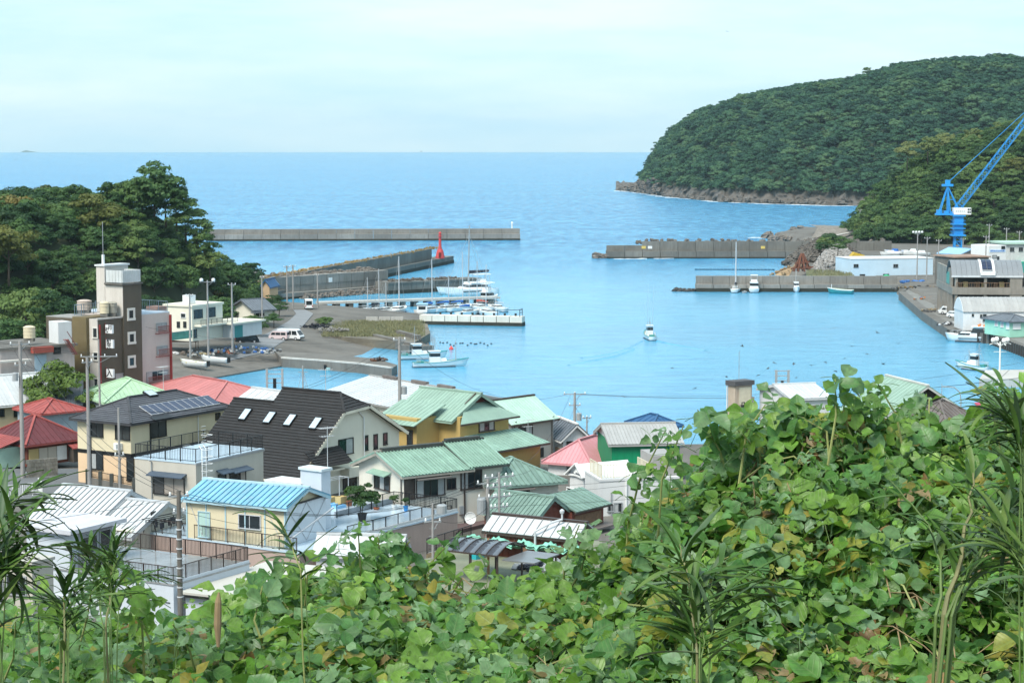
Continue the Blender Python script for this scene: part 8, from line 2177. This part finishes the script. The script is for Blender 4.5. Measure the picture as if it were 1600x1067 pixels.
TINTS = {'green': [(.085,.20,.024),(.115,.245,.03),(.068,.175,.028),(.14,.27,.036),(.085,.21,.055),(.125,.24,.024),(.165,.285,.04)],
         'pale': [(.15,.27,.115),(.175,.295,.145),(.13,.245,.09)],
         'yellow': [(.25,.27,.04),(.29,.25,.045)],
         'dry': [(.24,.14,.05),(.30,.21,.10),(.26,.19,.07)]}
KINDS_ = ['green']*12 + ['pale']*6 + ['yellow']*3 + ['dry']*3
VAR = []; LOW = []
for i, k in enumerate(KINDS_):
    v, f, uv = leaf3(100 + i, k)
    VAR.append((v, f, uv, TINTS[k][i % len(TINTS[k])], k)); LOW.append(leaf3(300 + i, k, False))
def leaf_mesh(name, V, Fc, UV, T):
    me = bpy.data.meshes.new(name)
    me.from_pydata(V.tolist(), [], Fc)
    u = me.uv_layers.new(name='UVMap'); li = np.zeros(len(me.loops), np.int32); me.loops.foreach_get('vertex_index', li)
    u.data.foreach_set('uv', UV[li].astype(np.float32).ravel())
    c = me.attributes.new('tint', 'FLOAT_COLOR', 'POINT')
    c.data.foreach_set('color', np.concatenate([T, np.ones((len(V), 1))], 1).astype(np.float32).ravel())
    me.materials.append(LEAF); me.polygons.foreach_set('use_smooth', [True]*len(me.polygons)); me.update()
    return me
VMESH = [leaf_mesh('leaf', v, f, uv, np.tile(t, (len(v), 1))) for v, f, uv, t, k in VAR]
def sstep(a, b, x): t = max(0, min(1, (x-a)/(b-a))); return t*t*(3-2*t)
# crest of the foliage as seen along the brow: sideways slope x/Y -> drop below eye level / Y
CX = [-.30,-.25,-.20,-.165,-.14,-.11,-.085,-.06,-.035,-.01,.02,.045,.069,.083,.105,.13,.16,.19,.215,.235,.26,.32]
CS = [.235,.232,.232,.228,.215,.202,.190,.190,.202,.206,.200,.186,.156,.138,.128,.121,.120,.123,.128,.118,.110,.10]
def canopy(x, Y):
    """height of the vine canopy"""
    s = x / max(Y, 4.0)
    crest = float(np.interp(s, CX, CS)) + .017 + .010 * sstep(.03, .07, s) - .012 * sstep(.10, .13, s) - .008 * sstep(-.12, -.16, s)
    Yc = 10.4
    zc = H - crest * Yc
    near = H - .276 * 8.3
    if Y <= Yc: t = sstep(7.4, Yc, Y); z = near + (zc - near) * t
    else: z = zc - (Y - Yc) * .55
    return z +   .07 * mn.noise(Vector((x*1.7, Y*1.5, 2))) + .03 * mn.noise(Vector((x*4.3, Y*4, 7)))
def soil_z(x, Y): return canopy(x, Y) - .75
FSOIL = mat('leaf_litter', (.035,.032,.018), .95, .4, 3)
struct('brow', MB().grid([[(x, y, soil_z(x, y)) for x in np.arange(-6, 6.1, .3)] for y in np.arange(3, 14, .35)]), FSOIL, True)
rg = random.Random(99)
LP = []
def try_leaf(x, y, dz, scale=1.0, kinds=None):
    z = canopy(x, y) + dz
    s = x / y
    g = rg.random()
    # yellowing and dry patches drift across the thicket, more to one side
    dry = mn.noise(Vector((x*1.1, y*1.3, 11))) + .35*sstep(.0, .15, s) - .12
    if g < .025 + .07*max(0, dry): k = 'dry'
    elif g < .06 + .17*max(0, dry): k = 'yellow'
    elif g < .34: k = 'pale'
    else: k = 'green'
    if kinds: k = kinds
    vi = rg.choice([i for i, v in enumerate(VAR) if v[4] == k])
    # slope-facing orientation: leaves lie like shingles, facing up and to the light
    e = Matrix.Rotation(rg.uniform(0, 6.283), 3, 'Z')
    nrm = Vector((rg.gauss(0, .55), rg.gauss(-.45, .55), 1)).normalized()
    M = nrm.to_track_quat('Z', 'Y').to_matrix() @ e
    LP.append((Vector((x, y, z)), M, scale * (rg.uniform(.5, .94) if rg.random() < .78 else rg.uniform(.25, .45)), vi))
N_L = 0
while N_L < 16500:
    y = rg.uniform(7.7, 11.4); x = rg.uniform(-.285, .285) * y
    if -.24 < x/y < -.16 and y < 10 and rg.random() < .35: continue
    d = rg.random()
    gap = mn.noise(Vector((x*2.3, y*2.3, 31)))
    if gap > .3 and d < .6: continue
    try_leaf(x, y, -.55*d**1.5 + .10*rg.random() + .12*max(0, -gap), 1.0 if rg.random() < .8 else 1.25)
    N_L += 1
# shoots that stand over the crest
stems = []
for px, py, Y in [(1040,672,9.6),(1068,665,9.4),(1108,662,10),(1196,632,10),(1228,640,10.2),(1305,592,9.9),(1322,610,10),(1000,745,9.6),(1372,600,10),(1452,622,10.4),(1250,650,10),(1150,668,9.8),(560,832,9.8),(590,838,10),(530,860,9.7),(640,845,10),(700,850,10),(455,880,9.8),(1350,640,10.2),(1420,650,10.3),(1545,620,9.6),(905,820,9.6),(920,850,9.8),(150,880,9),(190,895,8.8),(215,905,9),(120,915,8.7),(60,940,8.6),(410,915,9.4),(340,960,9),(25,960,8.2),(1090,640,9.9),(270,975,8.6)]:
    tip = D(px, py, Y); base = Vector((tip.x + rg.uniform(-.25,.25), Y + rg.uniform(-.2,.3), min(canopy(tip.x, Y) - .15, tip.z - .25)))
    mid = base.lerp(tip, .55) + Vector((rg.uniform(-.08,.08), 0, .05))
    stems.append([base, mid, tip])
    for f in (.35, .55, .72, .88, 1.0):
        p = base.lerp(mid, f*2) if f < .5 else mid.lerp(tip, (f-.5)*2)
        k = 'pale' if rg.random() < .4 else 'green'
        vi = rg.choice([i for i, v in enumerate(VAR) if v[4] == k])
        nrm = Vector((rg.gauss(0,.5), rg.gauss(-.55,.4), .8)).normalized()
        LP.append((p + Vector((rg.uniform(-.05,.05), rg.uniform(-.05,.05), rg.uniform(-.02,.04))), nrm.to_track_quat('Z','Y').to_matrix() @ Matrix.Rotation(rg.uniform(0,6.28),3,'Z'), rg.uniform(.55,.9), vi))
# the thicket: the leaves that show largest are parts, the rest one mass
def place(parts):
    left = thing('kudzu_thicket', 'low kudzu thicket covering the near slope below the houses, big green three-part leaves', 'vines', (-.8, 8, 35.4))
    right = thing('kudzu_thicket', 'high kudzu thicket rising in front of the harbour water, flecked with brown and yellow leaves', 'vines', (1.4, 8, 36))
    for th, sel in ((left, lambda p: p.x/p.y < .058), (right, lambda p: p.x/p.y >= .058)):
        L = [q for q in LP if sel(q[0])]
        def score(q):
            px, py = proj(q[0])
            if not (-10 < px < 1610 and py < 1075): return -9
            return q[2]/q[0].y*8 + (q[0].z - canopy(q[0].x, q[0].y))*2.0
        L.sort(key=score, reverse=True)
        for p, M, s, vi in L[:300]:
            o = link('leaf', VMESH[vi], th); o.location = p - Vector(th.location); o.rotation_euler = M.to_euler(); o.scale = (s, s, s)
        VV, FF, UU, TT = [], [], [], []; o_ = 0
        for p, M, s, vi in L[300:]:
            t = VAR[vi][3]; v, f, uv = LOW[vi]
            w = (np.array(M) @ v.T).T * s + np.array(p - Vector(th.location))
            VV.append(w); FF += [tuple(i + o_ for i in q) for q in f]; UU.append(uv); TT.append(np.tile(np.array(t) * rg.uniform(.9, 1.38), (len(v), 1))); o_ += len(v)
        tag(link('foliage', leaf_mesh('foliage', np.concatenate(VV), FF, np.concatenate(UU), np.concatenate(TT)), th), kind='stuff')
        mb = MB(); mb2 = MB(); loc = Vector(th.location)
        for st in stems:
            if sel(st[2]): mb.tube([q - loc for q in st], [.007,.005,.003], 5)
        for _ in range(420):
            y = rg.uniform(7.8, 11); x = rg.uniform(-.27,.27)*y
            if not sel(Vector((x, y, 0))): continue
            a = rg.uniform(0, 6.28); P = []; l = rg.uniform(.3, .9)
            for k in range(6): f = k/5; xx, yy = x+math.cos(a)*l*f, y+math.sin(a)*l*f; P.append(Vector((xx, yy, canopy(xx, yy) - .12 + .13*math.sin(f*3.1)*rg.uniform(.5,1.2))) - loc)
            (mb if rg.random() < .6 else mb2).tube(P, rg.uniform(.0022,.0045), 3)
        tag(mb.build('runner', STEM, th), kind='stuff'); tag(mb2.build('dry_runner', STEMB, th), kind='stuff')
place(LP)
# ================================================================ reed-like bamboo grass
CANEG = mat('green_cane', (.10,.16,.04), .6, .2, 8)
BLADE1 = foliage('reed_blade', (.05,.115,.022), (.10,.20,.04), (.17,.25,.07), .35, 3, .4)
BLADE2 = foliage('pale_reed_blade', (.07,.13,.06), (.12,.19,.09), (.16,.22,.1), .3, 3, .45)
CANE = mat('reed_cane', (.17,.17,.07), .6, .2, 8)
def blade_mesh(seed):
    g = random.Random(seed); droop = g.uniform(.1, .75); tw = g.uniform(-.6, .6); sw = g.uniform(-.12, .12)
    mb = MB(); rows = []
    for i in range(9):
        f = i/8; w = .048 * (math.sin(math.pi*min(1, f*.86+.14))**.8) * (1 if f < .98 else .1)
        y = f*(1-.22*droop*f*f); z = -droop*f*f*.62; x = sw*f*f
        c, s = math.cos(tw*f), math.sin(tw*f)
        rows.append([(x-w*c, y, z-w*s), (x, y, z-.014), (x+w*c, y, z+w*s)])
    mb.grid(rows)
    n = len(mb.v); mb.v += [(x, y, z-.004) for x, y, z in mb.v]; mb.f += [tuple(k+n for k in f[::-1]) for f in mb.f]
    return mb
BL = [[blade_mesh(s).mesh('blade', m, True) for s in range(7)] for m in (BLADE1, BLADE2)]
def reed(name, label, pts, n, Lb, seed, pale=.15, r=.006, from_=.3, cane=CANE, canes=4, fan=.16):
    """several bending canes; the first follows pts (picture x, y, distance); blades sit alternately along each and arch over"""
    g = random.Random(seed); P = [D(*q) for q in pts]; P[0].z -= .9
    t = thing(name, label, 'reed plant', P[0]); o = P[0].copy()
    for c in range(canes):
        off = Vector((g.uniform(-fan, fan), g.uniform(-fan, fan)*.7, g.uniform(-.16, .02))) if c else Vector((0,0,0))
        b0 = Vector((g.uniform(-.04,.04), g.uniform(-.04,.04), 0)) if c else Vector((0,0,0))
        Q = []
        m = len(P)
        for i in range(m-1):
            for k in range(3):
                f = (i + k/3)/(m-1); Q.append(P[i].lerp(P[i+1], k/3) + b0*(1-f) + off*f*f + Vector((g.uniform(-.008,.008), g.uniform(-.008,.008), 0)))
        Q.append(P[-1] + off)
        rr = r if c == 0 else r*.6
        MB().tube([q-o for q in Q], [rr*(1-.75*i/(len(Q)-1)) for i in range(len(Q))], 6).build('cane', cane if c == 0 else CANEG, t)
        nb = int(n/canes*(1 if c else 1.25))
        ph = g.uniform(0, 6.28)
        for k in range(nb):
            f = from_ + (1-from_)*((k+g.uniform(-.3,.3)+.5)/nb); f = max(0, min(.999, f))
            x = f*(len(Q)-1); i = int(x); p = Q[i].lerp(Q[i+1], x-i); sd = (Q[i+1]-Q[i]).normalized()
            a = ph + (k % 2)*math.pi + k*.5 + g.uniform(-.6,.6)
            rad = (Vector((math.cos(a), math.sin(a), 0))); rad = (rad - sd*rad.dot(sd)).normalized()
            sp = g.uniform(.45, 1.25) * (1 - .55*max(0, f-.8)/.2)
            d = (sd*math.cos(sp) + rad*math.sin(sp)).normalized()
            z = Vector((0,0,1)) - d*d.z
            z = z.normalized() if z.length > .05 else rad
            M = Matrix((d.cross(z), d, z)).transposed()
            b = link('blade', BL[1 if g.random() < pale else 0][g.randrange(7)], t); s = Lb*g.uniform(.55,1.2)
            b.location = p - o; b.rotation_euler = M.to_euler(); b.scale = (s, s, s)
    return t
reed('reed_plant', 'leafy reed on a bare tan cane among the vines, tallest in the high thicket', [(1438,1090,6.6),(1475,960,6.7),(1500,870,6.8),(1515,800,6.9),(1520,735,7.0)], 110, .2, 1, .25, r=.012, from_=.35, canes=5, fan=.24)
reed('reed_plant', 'dark green leafy reed at the bottom of the picture between the two thickets', [(1085,1100,6.2),(1088,1020,6.3),(1080,950,6.4),(1070,880,6.5),(1062,850,6.55)], 120, .23, 2, .2, from_=.12, canes=6, fan=.26)
reed('reed_plant', 'bushy reed beside the railed white building, over its penthouse corner', [(172,1060,7.6),(168,980,7.8),(170,920,7.9),(176,870,8.0),(182,848,8.0)], 120, .155, 3, .15, from_=.42, canes=6, fan=.15)
reed('reed_plant', 'shorter reed with a tilted cane in front of the white wall at the picture bottom', [(95,1060,7.2),(98,985,7.4),(102,935,7.5),(104,915,7.5)], 84, .17, 4, .25, from_=.3, canes=5, fan=.14)
reed('reed_clump', 'big dark reed clump reaching in from the picture edge above the greige building', [(-40,1000,5.2),(-15,900,5.3),(-2,840,5.4),(8,800,5.5)], 170, .175, 5, .15, from_=.3, canes=8, fan=.19)
reed('reed_clump', 'upright reed tips at the picture edge in front of the street', [(-20,830,5.6),(-8,790,5.7),(0,755,5.8)], 60, .18, 9, .4, from_=.3, canes=4, fan=.15)
reed('reed_plant', 'slender pale reed shoot rising over the vines before the blue-roofed shed', [(485,960,8.4),(470,890,8.5),(455,850,8.6),(440,815,8.6)], 18, .21, 6, .7, r=.005, from_=.3, cane=STEM, canes=2, fan=.05)
reed('reed_clump', 'tangle of reeds at the picture edge below the globe lamp', [(1625,800,6.4),(1612,700,6.6),(1604,650,6.7),(1600,610,6.8)], 120, .19, 7, .25, from_=.2, canes=7, fan=.25)
reed('reed_clump', 'reed blades crossing the vines at the lower corner of the high thicket', [(1640,960,6.4),(1610,900,6.5),(1580,850,6.6),(1560,800,6.7)], 60, .22, 8, .3, from_=.15, canes=5, fan=.2)
t = thing('dry_stalk', 'dry tan seed stalk standing among the vines below the banded pole', 'stalk', D(341,1010,7.2)); o_ = Vector(t.location)
MB().tube([D(341,1010,7.2)-o_, D(340,975,7.2)-o_, D(341,940,7.2)-o_, D(342,925,7.2)-o_], [.006,.014,.012,.003], 8).build('stalk', STEMB, t)
